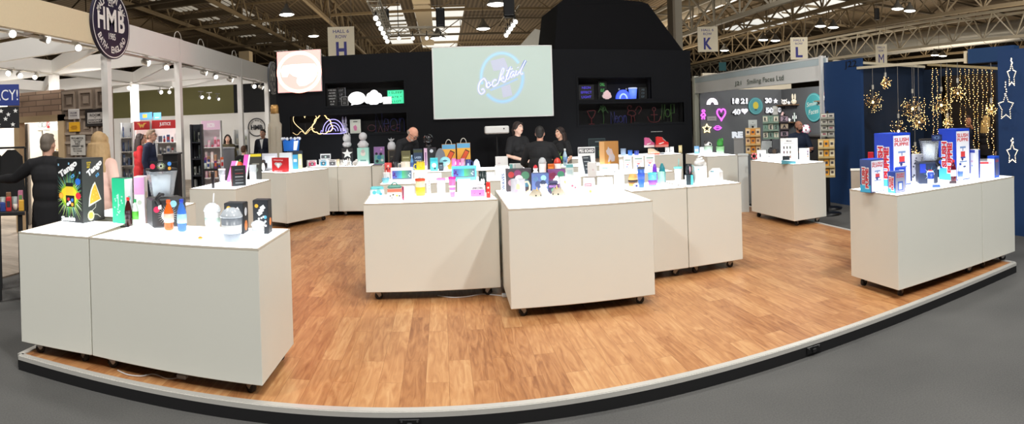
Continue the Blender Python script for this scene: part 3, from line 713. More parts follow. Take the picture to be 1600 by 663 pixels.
# column behind the stand, roof lights of pale daylight beyond
m = MB(); m.b2((7.3, 17.0, 0), (7.6, 17.35, ZD), mat((120, 112, 96), .6)); m.b2((7.26, 16.95, 0), (7.34, 17.4, ZD), STEELD); struct(m.build('column_1'))
a = aty(1570, 60, 7.2); m = MB(); m.b2((22.2, 9.2, 0), (22.9, 9.8, ZD), mat((62, 56, 48), .7)); struct(m.build('column_2'))
a = aty(381, 80, 30); m = MB(); m.b2((a.x-.3, 30, 0), (a.x+.3, 30.6, a.z), BEIGE); struct(m.build('column_3'))
SKYL = mat((236, 236, 230), .5, 0, .85, 0, .3, .8)
for k, (x0, x1, y0, y1) in enumerate(((-4.4, -2.4, 37, 55), (-1.6, 1.8, 38, 58), (15.8, 19.6, 33, 44), (24.5, 28, 30, 46), (12.6, 15, 38, 52))):
    m = MB(); m.b2((x0, y0, ZD-.04), (x1, y1, ZD-.005), SKYL)
    for i in range(6): m.b2((x0, y0+(y1-y0)*i/5-.06, ZD-.14), (x1, y0+(y1-y0)*i/5+.06, ZD-.02), STEELB)
    struct(m.build('window_%d' % (k+1)))
# pendant lamps
LAMP = mat((255, 252, 240), .4, 0, 9, 0, 0)
def pendant(px, py, D, label, twin=False, grp='hall pendant lamps'):
    p = atd(px, py, D); o = thing('pendant_lamp', label, 'lamp', (p.x, p.y, p.z), 0, grp)
    for i, dx in enumerate((-.42, .42) if twin else (0,)):
        m = MB(); m.lathe([(.05, .42), (.09, .3), (.16, .2), (.30, .03), (.31, 0)], mat((140, 138, 132), .4, .6), (dx, 0, 0), 14); m.build('reflector', o)
        m = MB(); m.lathe([(.0, -.05), (.2, -.03), (.29, .004)], LAMP, (dx, 0, 0), 14); m.build('glass', o)
    m = MB(); m.tube([(0, 0, .42 if not twin else .36), (0, 0, ZD-p.z)], .012, STEELD, 6)
    if twin: m.bar((-.42, 0, .4), (.42, 0, .4), .06, STEELD)
    m.build('drop_rod', o)
for px, py, D, l in ((448, 23, 22, 'hanging hall lamp, the higher of two left of the H sign'), (490, 56.5, 31, 'hanging hall lamp just left of the H sign'), (776, 7, 17, 'hanging hall lamp at the top edge above the projection screen'), (755, 45, 24, 'hanging hall lamp above the middle of the projection screen'), (684, 60, 22, 'hanging hall lamp low above the left end of the projection screen'), (1132, 79, 38, 'hanging hall lamp right of the K sign')):
    pendant(px, py, D, l)
for px, py, D, l in ((1202, 63, 34, 'twin hall lamps between the K and L signs'), (1292, 42, 30, 'twin hall lamps to the right of the L sign'), (1412, 15.5, 28, 'twin hall lamps near the top edge, right of the M sign'), (1467, 87, 40, 'twin hall lamps low over the blue booth')):
    pendant(px, py, D, l, True)
# lighting rigs
def rig(name, label, p, q, n, mt, aim):
    p, q = Vector(p), Vector(q); o = thing(name, label, 'lighting rig', tuple((p+q)/2)); c = (p+q)/2; p, q = p-c, q-c
    m = MB(); t = (q-p).normalized(); s = t.orthogonal().normalized()*.16; s2 = t.cross(s)
    off = [s, -s*.5+s2*.87, -s*.5-s2*.87]
    for d in off: m.bar(p+d, q+d, .045, mt)
    k = max(3, int((q-p).length/.35))
    for i in range(k):
        a, b = p.lerp(q, i/k), p.lerp(q, (i+1)/k)
        for j in range(3): m.bar(a+off[j], b+off[(j+1) % 3], .022, mt)
    m.build('truss', o)
    m = MB()
    for a in (p.lerp(q, .12), p.lerp(q, .88)): m.bar(a + Vector((0, 0, .1)), (a.x, a.y, ZD-c.z), .025, STEELD)
    m.build('hanger', o)
    for i in range(n):
        a = p.lerp(q, (i+.5)/n) - Vector((0, 0, .28)); d = (Vector(aim) - c - a).normalized()
        m = MB(); m.tube([a - d*.16, a - d*.1, a + d*.14], [.04, .06, .075], mat((196, 196, 196), .35, .7), 10); m.bar(a, a + Vector((0, 0, .24)), .03, BLACK)
        h = m.build('floodlight', o)
        m = MB(); m.tube([a + d*.141, a + d*.15], .06, mat((255, 250, 235), .4, 0, 5, 0, 0), 10); m.build('lens', h)
    return o
rig('lighting_rig', 'bright lighting rig with a column of floodlights right of the H sign', atd(584, 4, 14), atd(606, 52, 17.5), 6, STEELL, (0, 4, 0))
rig('lighting_rig', 'level silver lighting rig crossing above the left end of the projection screen', atd(612, 47, 20), atd(699, 46, 20), 4, STEELL, (0, 4, 0))
rig('lighting_rig', 'short slanted bank of floodlights above the right end of the projection screen', atd(806, 14, 16), atd(788, 42, 17.5), 5, STEELB, (2, 4, 0))
# suspended loudspeaker boxes
for px, py, D, l in ((688, 28, 18.5, 'black loudspeaker column hanging above the projection screen'), (795, 9, 14.8, 'black box before the slanted bank of floodlights'), (601, 30, 18, 'black loudspeaker box beside the bright lighting rig'), (1370, 22, 31, 'black loudspeaker box hanging far up between the twin hall lamps')):
    p = atd(px, py, D); o = thing('hanging_loudspeaker', l, 'loudspeaker', tuple(p), face(p))
    m = MB(); m.box((0, 0, 0), (.28, .3, .6), SATINBLACK, bev=.03); m.build('case', o)
    m = MB(); m.box((0, -.152, 0), (.22, .01, .5), mat((44, 44, 46), .8)); m.build('grille', o)
    m = MB(); m.bar((0, 0, .3), (0, 0, ZD-p.z), .02, STEELD); m.build('hanger', o)
# row signs
SIGNW = mat((226, 214, 188), .6); NAVY = mat((34, 28, 122), .5, 0, 0, 0, 0); SIGNG = mat((96, 98, 120), .5, 0, 0, 0, 0)
def rowsign(letter, px0, py0, px1, py1, D, label):
    p = atd((px0+px1)/2, (py0+py1)/2, D); w = (px1-px0)*D/F; h = (py1-py0)*D/F
    o = thing('row_sign', label, 'hanging sign', (p.x, p.y, p.z), face(p), 'hanging hall row signs')
    m = MB(); m.b2((-w/2, -.015, -h/2), (w/2, .015, h/2), SIGNW, .003); m.build('board', o)
    m = MB(); text(m, 'HALL 6', 0, h*.37, w*.6, h*.10, NAVY, -.016, bold=.01); text(m, 'ROW', 0, h*.215, w*.42, h*.10, NAVY, -.016, bold=.01); m.build('small_lettering', o)
    m = MB(); text(m, letter, 0, -h*.17, w*(.4 if letter != 'M' else .46), h*.47, NAVY, -.016, bold=.035 if letter != 'M' else 0); m.build('row_letter', o)
    m = MB()
    for s in (-1, 1): m.bar((s*w*.4, 0, h/2), (s*w*.4, 0, ZD-p.z), .012, STEELD)
    m.build('hanging_wire', o)
rowsign('H', 512.5, 42, 554, 96, 15, 'white hanging sign reading Hall 6 Row H, half behind the black wall')
rowsign('K', 1090, 42, 1121.5, 81, 17, 'cream hanging sign reading Hall 6 Row K')
rowsign('L', 1235, 58.5, 1262, 93, 19, 'cream hanging sign reading Hall 6 Row L over the white fascia')
rowsign('M', 1368, 69.5, 1386, 104, 26, 'small white hanging sign reading Hall 6 Row M behind the blue booth')
# pale set pieces of other stands peeping over the black wall
m = MB(); a = aty(812, 72, 16); b = aty(848, 45, 16)
m.prism([(a.x, a.z), (aty(836, 46, 16).x, b.z), (aty(847, 46, 16).x, b.z-.05), (aty(849, 72, 16).x, a.z), (aty(849, 72, 16).x, 0), (a.x, 0)], 16, 16.6, mat((206, 200, 184), .6)); struct(m.build('wall_other_stand'))
m = MB(); a = aty(853, 72, 17); b = aty(861, 33, 17); m.prism([(a.x, 0), (a.x, b.z), (b.x, b.z+.1), (aty(858, 72, 17).x, 0)], 17, 17.3, mat((214, 200, 172), .6)); struct(m.build('wall_other_stand'))
a = aty(1060, 110, 20); m = MB(); m.b2((7.6, 15.6, 0), (10.8, 15.7, aty(1090, 114, 15.6).z), mat((224, 212, 188), .6)); struct(m.build('wall_other_stand'))
a, b = aty(1175, 104, 19), aty(1215, 104, 19); m = MB(); m.b2((a.x, 19, 0), (b.x, 19.3, a.z), mat((230, 222, 204), .6)); struct(m.build('wall_other_stand'))
a = atd(1129, 104, 24); o = thing('teal_banner', 'small teal banner hanging in the dark beyond the right booth', 'banner', tuple(a), face(a)); MB().box((0, 0, 0), (.3, .03, .35), mat((30, 92, 96), .6)).build('cloth', o); MB().bar((0, 0, .17), (0, 0, ZD-a.z), .01, STEELD).build('wire', o)
# ------------------------------------------------------------------ gift booth on the left (white frames)
WPAINT = mat((236, 233, 228), .55, 0, 0, 0, .015, 2); BX = -5.0
m = MB(); m.b2((-26, 3.2, 0), (BX, 26, .02), GREYWOOD); struct(m.build('floor_left_booth'))
cols = [(atx(p, 250, BX).y) for p in (175, 286.5, 382)]
ZF0, ZF1 = atx(286, 98, BX).z, atx(222, 44, BX).z
for i, y in enumerate([4.0] + cols + [16.4]):
    m = MB(); m.b2((BX-.12, y-.06, .02), (BX, y+.06, ZF0), WPAINT); struct(m.build('column_%d' % (11+i)))
ys = [2.6] + [cols[0], cols[1], cols[2], 16.6]
for i in range(4):
    m = MB(); m.b2((BX-.08, ys[i]+.008, ZF0), (BX, ys[i+1]-.008, ZF1), WPAINT if i else mat((226, 208, 174), .6)); struct(m.build('beam_fascia'))
m = MB()
for y in [6.0] + cols + [16.4]: m.b2((-16, y-.05, ZF0), (BX-.09, y+.05, ZF0+.34), WPAINT)
struct(m.build('beam_cross'))
for X in (-8.2, -11.4, -14.6):
    m = MB(); m.b2((X-.05, 3, ZF0+.02), (X+.05, 17, ZF0+.32), WPAINT); struct(m.build('beam_long'))
k = 0
for i in range(3):
    for X0, X1 in ((BX-.15, -8.15), (-8.25, -11.35)):
        m = MB(); m.bar((X0, ys[i+1]+.1, ZF0+.17), (X1, ys[i+2]-.1, ZF0+.17), .06, WPAINT, .3); struct(m.build('beam_diagonal'))
k = 20
for X in (-8.2, -11.4):
    for y in cols: 
        m = MB(); m.b2((X-.09, y-.09, .02), (X+.09, y+.09, ZF0+.02), WPAINT); struct(m.build('column_%d' % k)); k += 1
# booth rear and side walls
m = MB(); m.b2((-17, 19.4, 0), (-4.2, 19.5, atd(300, 178, 20).z), WPAINT); struct(m.build('wall_left_booth_rear'))
m = MB(); m.b2((-24, 3, 0), (-23.9, 26, 2.9), mat((150, 138, 120), .7)); struct(m.build('wall_left_booth_side'))
m = MB(); m.b2((-30, 25.9, 0), (-4, 26, 4.0), mat((176, 170, 116), .7)); struct(m.build('wall_olive_rear'))
m = MB(); a, b = aty(418, 200, 22), aty(372, 200, 22); m.b2((b.x, 21.6, 0), (a.x+.6, 22, 4.1), BLACK); struct(m.build('wall_dark_rear'))
# round hanging emblem signs
def emblem(px, py, X, Y, rad, label, dark=True):
    p = atx(px, py, X); y = p.y if Y is None else Y
    o = thing('round_sign', label, 'sign', (X, y, p.z), PI/2)      # faces +x
    bgm = mat((34, 30, 54), .45) if dark else mat((120, 122, 128), .5); fg = mat((236, 232, 226), .5, 0, 0, 0, 0)
    m = MB(); m.tube([(0, .03, 0), (0, -.02, 0)], rad, bgm, 48); m.build('disc', o)
    m = MB(); ribbon(m, [(rad*.955*math.cos(2*PI*i/60), rad*.955*math.sin(2*PI*i/60)) for i in range(60)], rad*.03, fg, -.0215, True); m.build('ring', o)
    m = MB(); text(m, 'H', -rad*.53, rad*.12, rad*.38, rad*.64, fg, -.0215, bold=.03); text(m, 'M', 0, rad*.12, rad*.52, rad*.64, fg, -.0215, bold=.03); text(m, 'B', rad*.53, rad*.12, rad*.36, rad*.64, fg, -.0215, bold=.03); m.build('large_letters', o)
    m = MB(); text(m, '1985', 0, -rad*.36, rad*.36, rad*.19, fg, -.0215, bold=.01); text(m, 'Est', 0, rad*.6, rad*.26, rad*.2, fg, -.0215, bold=0, skew=.3)
    arctext(m, 'BATH, ENGLAND', 0, 0, rad*.74, rad*.74, 212, 328, rad*.19, fg, -.0215, inward=True, cw=rad*.13)
    arctext(m, 'HALF MOON BAY', 0, 0, rad*.74, rad*.74, 152, 28, rad*.19, fg, -.0215, cw=rad*.13); m.build('small_letters', o)
    return o
emblem(173, 38, BX+.035, None, .56, 'large round navy HMB sign with white letters, top left')
emblem(427, 122, BX+.035, None, .5, 'small grey round HMB sign edge-on beside the red lit panel', False)
p = aty(401, 199, 19.36); o = thing('wall_emblem', 'black outlined round HMB emblem on the white booth wall', 'sign', tuple(p), 0)
m = MB(); r_ = .31; LM = mat((40, 40, 46), .6, 0, 0, 0, 0)
ribbon(m, [(r_*math.cos(2*PI*i/40), r_*math.sin(2*PI*i/40)) for i in range(40)], .035, LM, -.003, True); m.build('ring', o)
m = MB(); text(m, 'HMB', 0, 0, .44, .17, LM, -.003, bold=.04); arctext(m, 'HALF MOON BAY', 0, 0, .24, .24, 150, 30, .05, LM, -.003); m.build('lettering', o)
# spotlights on the booth tracks
BULB = mat((255, 253, 248), .4, 0, 14, 0, 0); CAN = mat((196, 192, 184), .35, .6)
ORD = ['first', 'second', 'third', 'fourth', 'fifth', 'sixth', 'seventh', 'eighth', 'ninth', 'tenth', 'eleventh', 'twelfth']
def spotcan(p, ztop, label, on, rz):
    o = thing('track_spotlight', label, 'spotlight', tuple(p), rz, 'booth track spotlights')
    m = MB(); m.tube([(0, .07, .03), (0, .05, .02), (0, -.07, -.03)], [.03, .055, .06], CAN, 12); m.build('lamp_can', o)
    m = MB(); m.bar((0, 0, .03), (0, 0, max(.08, ztop-p[2])), .022, CAN); m.box((0, 0, max(.08, ztop-p[2])), (.2, .05, .03), CAN); m.build('bracket', o)
    m = MB(); m.tube([(0, -.0705, -.0305), (0, -.078, -.034)], .052, BULB if on else mat((250, 248, 240), .4, 0, 2.5, 0, 0), 12); m.build('lens', o)
front = [(20, 51), (69, 60), (122, 73), (227, 97), (259, 104), (318, 113), (336, 119), (359, 124), (396, 134), (407, 136), (419, 139)]
for i, (px, py) in enumerate(front):
    p = atx(px, py, BX-.22); spotcan(p, ZF0+.02, 'spotlight hanging under the white fascia of the left booth, %s from the left' % ORD[i], i in (3, 8), R(100 if i % 2 else 40))
deep = [(15, 113), (30, 117), (56, 119), (163, 132), (202, 136), (250, 143), (265, 143), (314, 151), (327, 152), (340, 154)]
for i, (px, py) in enumerate(deep):
    p = atx(px, py, -8.05); spotcan(p, ZF0, 'spotlight deep inside the left booth, %s from the left' % ORD[i], i in (0, 1, 3, 5, 7), R(60 if i % 2 else 20))
m = MB(); m.b2((BX-.25, 3, ZF0-.02), (BX-.19, 16.4, ZF0+.01), mat((190, 186, 178), .4, .4)); m.b2((-8.09, 3, ZF0-.015), (-8.01, 16.4, ZF0+.012), mat((190, 186, 178), .4, .4)); struct(m.build('trim_30'))
# small camera domes on top of the fascia
for i, (px, py) in enumerate(((278, 63), (314, 73), (366, 92))):
    p = atx(px, py, BX-.04); o = thing('cable_loop', 'thin white cable loop standing on the fascia, %s from the left' % ORD[i], 'cable', (p.x, p.y, ZF1), PI/2)
    m = MB(); m.tube([(a*.16, 0, b*.16) for a, b in arc(0, 0, 1, 0, 180, 12)], .009, mat((190, 186, 176), .5), 6); m.build('loop', o)
    m = MB(); m.box((0, 0, .01), (.36, .04, .02), mat((190, 186, 176), .5)); m.build('clip', o)
# scenery walls of the booth: rough brick, panelled boards, timber doorway
BRK = bpy.data.materials.new('rough_brick'); BRK.use_nodes = True
_nt = BRK.node_tree; _b = _nt.nodes['Principled BSDF']; _tc = _nt.nodes.new('ShaderNodeTexCoord'); _mp = _nt.nodes.new('ShaderNodeMapping'); _mp.inputs['Rotation'].default_value = (PI/2, 0, 0)
_br = _nt.nodes.new('ShaderNodeTexBrick'); _br.inputs['Scale'].default_value = 1; _br.inputs['Brick Width'].default_value = .34; _br.inputs['Row Height'].default_value = .1; _br.inputs['Mortar Size'].default_value = .008
_br.inputs['Color1'].default_value = lin((196, 166, 142)) + (1,); _br.inputs['Color2'].default_value = lin((160, 132, 112)) + (1,); _br.inputs['Mortar'].default_value = lin((126, 106, 92)) + (1,)
_nt.links.new(_tc.outputs['Object'], _mp.inputs['Vector']); _nt.links.new(_mp.outputs['Vector'], _br.inputs['Vector']); _nt.links.new(_br.outputs['Color'], _b.inputs['Base Color']); _b.inputs['Roughness'].default_value = .9
PW = 7.9
def wspan(x0, y0, x1, y1, Y): x, w, a, b = span(x0, y0, x1, y1, Y); return x-w/2, x+w/2, a, b
xa, xb, _, zb = wspan(24, 143, 96, 178, PW)
m = MB(); fx0, fx1, _, fz = wspan(25, 181, 103, 262, PW)
m.b2((xa-.2, PW, fz), (xb, PW+.1, zb), BRK); struct(m.build('wall_brick'))
PANW = mat((128, 112, 98), .8, 0, 0, 0, .25, 6); PANL = mat((160, 143, 127), .8, 0, 0, 0, .2, 6)
xc, xd, _, zc = wspan(96, 138, 176, 200, PW)
m = MB(); m.b2((xc, PW, .02), (xd-.05, PW+.1, zc), PANW)
nx_, nz_ = 3, 6
for i in range(nx_):
    for j in range(nz_):
        cx = xc + (xd-xc)*(i+.5)/nx_; cz = zc*(j+.55)/nz_; w_, h_ = (xd-xc)/nx_*.78, zc/nz_*.74
        for a, b in (((-.5, -.5), (.5, -.36)), ((-.5, .36), (.5, .5)), ((-.5, -.36), (-.38, .36)), ((.38, -.36), (.5, .36))):
            m.b2((cx+a[0]*w_, PW-.03, cz+a[1]*h_), (cx+b[0]*w_, PW, cz+b[1]*h_), PANL)
        m.b2((cx-.2*w_, PW-.018, cz-.2*h_), (cx+.2*w_, PW, cz+.2*h_), PANL)
struct(m.build('wall_panelled'))
PINE = mat((190, 164, 128), .6, 0, 0, 0, .08, 8)
m = MB(); m.b2((fx0, PW-.05, .02), (fx0+.12, PW+.12, fz), PINE); m.b2((fx1-.13, PW-.05, .02), (fx1, PW+.12, fz), PINE); m.b2((fx0, PW-.05, fz-.11), (fx1, PW+.12, fz), PINE); struct(m.build('door_1_frame'))
# room beyond the doorway
m = MB(); m.b2((-13.5, 10.6, 0), (-7.0, 10.7, 2.75), mat((228, 216, 196), .7)); struct(m.build('wall_beyond_doorway'))
p0, p1, a, b = wspan(56, 186, 98, 203, 10.55)
o = thing('shop_board', 'white board with a red Marvel name panel seen through the timber doorway', 'sign', ((p0+p1)/2, 10.579, a))
w_, h_ = p1-p0, b-a
m = MB(); m.b2((-w_/2, 0, 0), (w_/2, .02, h_), mat((226, 226, 218), .6)); m.build('board', o)
m = MB()
for s in (-.36, -.22, .40): ribbon(m, [(s*w_+c*.13, h_*.5+d*.15) for c, d in cloudpoly()[::3]], .018, mat((140, 150, 146), .6, 0, 0, 0, 0), -.002, True)
m.build('doodles', o)
m = MB(); m.b2((-.1*w_, -.012, h_*.2), (.3*w_, 0, h_*.86), mat((204, 40, 52), .5)); m.build('red_panel', o)
m = MB(); text(m, 'MARVEL', .1*w_, h_*.53, w_*.34, h_*.38, LETTER, -.0125, bold=.03); m.build('lettering', o)
def poster(name, label, px, Y, bg, lines, frame=None, tcol=(50, 46, 44), cat='poster', fr=.05):
    x0, x1, z0, z1 = wspan(*px, Y); w_, h_ = x1-x0, z1-z0
    o = thing(name, label, cat, ((x0+x1)/2, Y, z0))
    m = MB(); m.b2((-w_/2, -.02, 0), (w_/2, 0, h_), mat(frame or bg, .6), .004); m.build('frame' if frame else 'sheet', o)
    k = fr if frame else 0
    if frame: m = MB(); m.b2((-w_/2+k, -.024, k), (w_/2-k, -.019, h_-k), mat(bg, .7)); m.build('print', o)
    m = MB()
    for s, cz, ww, hh in lines:
        if s == '-': m.b2((-ww*w_/2, -.0265, cz*h_-hh*h_/2), (ww*w_/2, -.0245, cz*h_+hh*h_/2), mat(tcol, .6))
        else: text(m, s, 0, cz*h_, ww*w_, hh*h_, mat(tcol, .6, 0, 0, 0, 0), -.0262, bold=.02)
    m.build('lettering', o); return o
poster('wall_sign', 'white framed small notice on the panelled wall, above the yellow sign', (107.5, 170.5, 124.5, 186.5), PW-.035, (214, 208, 204), [('WELCOME', .62, .62, .16), ('TO THE ROOM', .36, .62, .14)], (232, 226, 222), (90, 74, 96), 'wall sign', .02)
poster('wall_sign', 'yellow sign on the panelled wall below the white notice', (108.5, 191, 125.5, 206), PW-.035, (226, 168, 32), [('-', .6, .5, .05), ('KNOCKTURN', .45, .6, .13), ('-', .3, .5, .04)], None, (150, 96, 20), 'wall sign')
poster('framed_notice', 'black framed notice reading Room of Requirement on the panelled wall', (134, 171, 166, 197.5), PW-.035, (208, 202, 196), [('ROOM', .66, .5, .16), ('OF', .5, .1, .06), ('-', .31, .68, .2)], (38, 32, 30), (44, 38, 36), 'wall sign')
x0, x1, z0, z1 = wspan(134, 171, 166, 197.5, PW-.035); m = MB(); text(m, 'REQUIREMENT', (x0+x1)/2, z0+(z1-z0)*.31, (x1-x0)*.62, (z1-z0)*.14, mat((214, 208, 202), .6, 0, 0, 0, 0), PW-.0625, bold=.02)
o = m.build('lettering'); par = [k for k in COL.objects if k.name == 'framed_notice'][0]; o.parent = par; o.matrix_parent_inverse = Matrix.Translation(par.location).inverted()
poster('wall_poster', 'tall grey proclamation poster with black capitals on the panelled wall', (111, 211.5, 134, 243), PW-.035, (196, 192, 184), [('PROCLAMATION', .86, .8, .1), ('-', .76, .6, .015), ('BY THE', .68, .4, .06), ('NO', .58, .3, .1), ('HEREBY BE', .46, .8, .1), ('BROUGHT', .33, .6, .06), ('TO ORDER', .22, .6, .06), ('V', .1, .12, .08)], None, (52, 48, 50))
x0, x1, z0, z1 = wspan(155, 205, 174, 250, PW-.08); 
o = thing('hanging_cape', 'dark blue cape with an orange patch hanging on the panelled wall', 'clothing', ((x0+x1)/2, PW-.05, z0))
m = MB(); w_, h_ = x1-x0, z1-z0; m.prism([(-.5*w_, 0), (.5*w_, 0), (.42*w_, .8*h_), (.12*w_, h_), (-.12*w_, h_), (-.42*w_, .8*h_)], -.06, .0, mat((24, 40, 84), .8)); m.build('cloth', o)
m = MB(); m.ball((-.28*w_, -.06, .7*h_), (.09, .03, .13), mat((226, 120, 40), .7)); m.build('patch', o)
# navy sign and stock at the far left edge
p = atd(5, 147, 7.9)
o = thing('shop_sign', 'navy shop sign ending in CY! at the left edge', 'sign', (p.x-.28, p.y, p.z), face(p, 8))
m = MB(); m.box((0, 0, 0), (.86, .05, .30), mat((20, 48, 132), .5), bev=.004); m.build('board', o)
m = MB(); text(m, 'LEGACY!', .10, 0, .62, .15, LETTER, -.027, bold=0); m.build('lettering', o)
# ---- product shelves and stock in the booth
PAL = [(196, 44, 48), (40, 66, 140), (232, 226, 216), (58, 56, 60), (222, 170, 60), (96, 140, 180), (224, 140, 170), (112, 160, 96), (150, 110, 80), (206, 206, 212), (120, 60, 120), (230, 110, 60)]
def shelf_unit(label, px0, px1, pyt, pyb, D, n, body, pal, header=None, hcol=None, hname=None, per=5, what='boxed gift', hh=.22, tone='mixed'):
    p = atd((px0+px1)/2, 200, D); w_ = (px1-px0)*D/F; zt = atd((px0+px1)/2, pyt, D).z; rz = face(p, -6 if px0 < 600 else 0)
    o = thing('display_shelves', label, 'shelves', (p.x, p.y, .02), rz)
    bm_ = mat(body, .5); dp = .38
    m = MB(); m.b2((-w_/2, dp-.02, 0), (w_/2, dp, zt), bm_); m.build('back_panel', o)
    for s in (-1, 1):
        m = MB(); m.b2((s*w_/2-.015, 0, 0), (s*w_/2+.015, dp, zt), bm_); m.build('side_panel', o)
    zb = .25; top = zt - (hh+.05 if header else .02); zs = [zb + (top-zb)*i/n for i in range(n)]
    for z in zs:
        m = MB(); m.b2((-w_/2+.016, .0, z-.02), (w_/2-.016, dp-.021, z), bm_); m.build('shelf', o)
    if header:
        m = MB(); m.b2((-w_/2, -.03, zt-hh), (w_/2, -.002, zt), mat(hcol, .5)); h = m.build('header', o)
        m = MB(); 
        if header == 'W':
            P = [(-.5, .5), (-.2, .5), (-.1, .1), (0, .32), (.1, .1), (.2, .5), (.5, .5), (.3, .25), (.12, -.5), (0, -.1), (-.12, -.5), (-.3, .25)]
            m.prism([(a*.26, zt-hh/2+b*.13) for a, b in P], -.034, -.031, mat((226, 180, 80), .5))
        else: text(m, header, 0, zt-hh/2, w_*.42, hh*.5, LETTER, -.0315, bold=.03)
        m.build('lettering', o)
    gap = (top-zb)/n; rnd = random.Random(int(px0*7+pyt))
    M3 = Matrix.Translation(Vector((p.x, p.y, .02))) @ Matrix.Rotation(rz, 4, 'Z')
    for zi, z in enumerate(zs):
        for k in range(per):
            ww = (w_-.06)/per*rnd.uniform(.62, .92); h_ = gap*rnd.uniform(.42, .82); xx = -w_/2+.03+(w_-.06)*(k+.5)/per
            kind = rnd.choice(('gift_box', 'gift_box', 'gift_mug', 'gift_figure')); c = rnd.choice(pal); c2 = rnd.choice(pal)
            m = MB(); mt_ = mat(c, .5)
            if kind == 'gift_box':
                m.b2((-ww/2, -.06, 0), (ww/2, .06, h_), mt_, .004); m.b2((-ww*.36, -.0625, h_*.3), (ww*.36, -.0595, h_*.72), mat(c2, .5))
            elif kind == 'gift_mug':
                r = min(ww*.38, .055); h_ = min(h_, r*2.3); m.lathe([(r*.9, 0), (r, .01), (r, h_), (r*.88, h_), (r*.85, .02), (0, .015)], mt_, seg=12); m.tube([(r*.95, 0, h_*.8), (r*1.5, 0, h_*.72), (r*1.55, 0, h_*.35), (r*.95, 0, h_*.22)], r*.13, mt_, 6)
            else:
                r = min(ww*.4, h_*.3); m.lathe([(r*.8, 0), (r*.9, h_*.3), (r*.6, h_*.55), (r*.3, h_*.6)], mt_, seg=12); m.ball((0, 0, h_*.74), (r*.8, r*.75, h_*.26), mat(c2, .5), 12, 8)
            q = m.build(kind); q.location = M3 @ Vector((xx, .17, z+.0005)); q.rotation_euler = (0, 0, rz + rnd.uniform(-.2, .2))
            tag(q, '%s %s on the %s' % (tone, {'gift_box': 'small gift box', 'gift_mug': 'small gift mug', 'gift_figure': 'small toy figure'}[kind], what), {'gift_box': 'box', 'gift_mug': 'mug', 'gift_figure': 'toy figure'}[kind], 'stock on the ' + what)
    return o
shelf_unit('pale product shelves beside the panelled wall with no header', 187.5, 206.5, 193, 280, 14.5, 5, (226, 226, 226), [(52, 64, 110), (60, 60, 66), (190, 190, 200), (90, 110, 150)], None, None, per=4, what='pale shelves beside the panelled wall', tone='navy or grey')
shelf_unit('product shelves under a red header with a gold winged mark', 209.5, 234, 191, 280, 15, 5, (220, 218, 216), PAL, 'W', (190, 30, 36), per=4, what='shelves under the gold winged mark', tone='bright')
shelf_unit('product shelves under a long red header with white letters', 237.5, 279, 189, 280, 15.2, 5, (216, 214, 212), [(150, 40, 44), (60, 62, 76), (200, 196, 196), (56, 80, 120)], 'JUSTICE', (206, 32, 34), per=6, what='shelves under the long red header', tone='red or dark')
shelf_unit('tall dark product shelves behind the white column', 297.5, 313.5, 196, 292, 11.2, 5, (44, 46, 54), [(120, 126, 130), (70, 76, 84), (176, 176, 170), (88, 96, 80)], None, None, per=3, what='tall dark shelves', tone='greyish')
shelf_unit('white shelves with a pink topped header and pink stock', 315, 344, 190, 272, 14, 4, (232, 230, 230), [(232, 176, 196), (236, 214, 214), (196, 150, 120), (240, 236, 232), (190, 90, 110)], 'UNICORN', (226, 190, 214), per=5, what='shelves with the pink header', tone='pink or cream')
shelf_unit('low shelves of pale boxed gifts before the white booth wall', 365, 387, 204, 262, 15.5, 4, (220, 220, 218), [(214, 206, 180), (150, 160, 130), (190, 196, 206), (236, 232, 220)], None, None, per=4, what='low shelves before the white booth wall', tone='pale')
# shelf with figures through the doorway
shelf_unit('white shelves of red and dark toys seen through the timber doorway', 66, 97, 205, 300, 11.6, 4, (224, 218, 206), [(196, 40, 40), (60, 60, 66), (200, 180, 140), (150, 60, 50)], None, None, per=5, what='shelves seen through the doorway', tone='red or dark')
shelf_unit('dark shelves of black stock at the left of the doorway opening', 31, 42, 195, 300, 11.4, 3, (120, 112, 104), [(40, 40, 44), (60, 56, 56), (120, 110, 100)], None, None, per=2, what='dark shelves at the doorway edge', tone='black')
poster('wall_banner', 'light blue banner with a cartoon sun above the red headers', (216, 176, 238, 187), 14.6, (70, 130, 200), [('-', .5, .3, .5)], None, (236, 150, 60), 'banner')
poster('wall_banner', 'plain blue banner behind the white column above the long red header', (240, 176, 252, 187), 14.7, (84, 150, 206), [('-', .3, .5, .1)], None, (230, 230, 230), 'banner')
# black till desk and grey desk
def desk(name, label, px0, px1, pyt, D, rgb, dep=.6, off=0):
    p = atd((px0+px1)/2, pyt, D); w_ = (px1-px0)*D/F
    o = thing(name, label, 'desk', (p.x, p.y, .02), face(p, off))
    m = MB(); m.b2((-w_/2, 0, 0), (w_/2, dep, p.z-.05), mat(rgb, .45)); m.build('body', o)
    m = MB(); m.b2((-w_/2-.02, -.02, p.z-.05), (w_/2+.02, dep+.02, p.z-.02), mat(tuple(min(255, int(c*1.15)+6) for c in rgb), .4), .004); m.build('top', o)
    return o
desk('till_desk', 'black till desk beside the man in the navy suit', 254, 277, 240, 10.6, (24, 24, 27), off=-8)
desk('till_desk', 'light grey desk where a dark haired woman sits', 344, 366, 231, 14.4, (150, 150, 156))
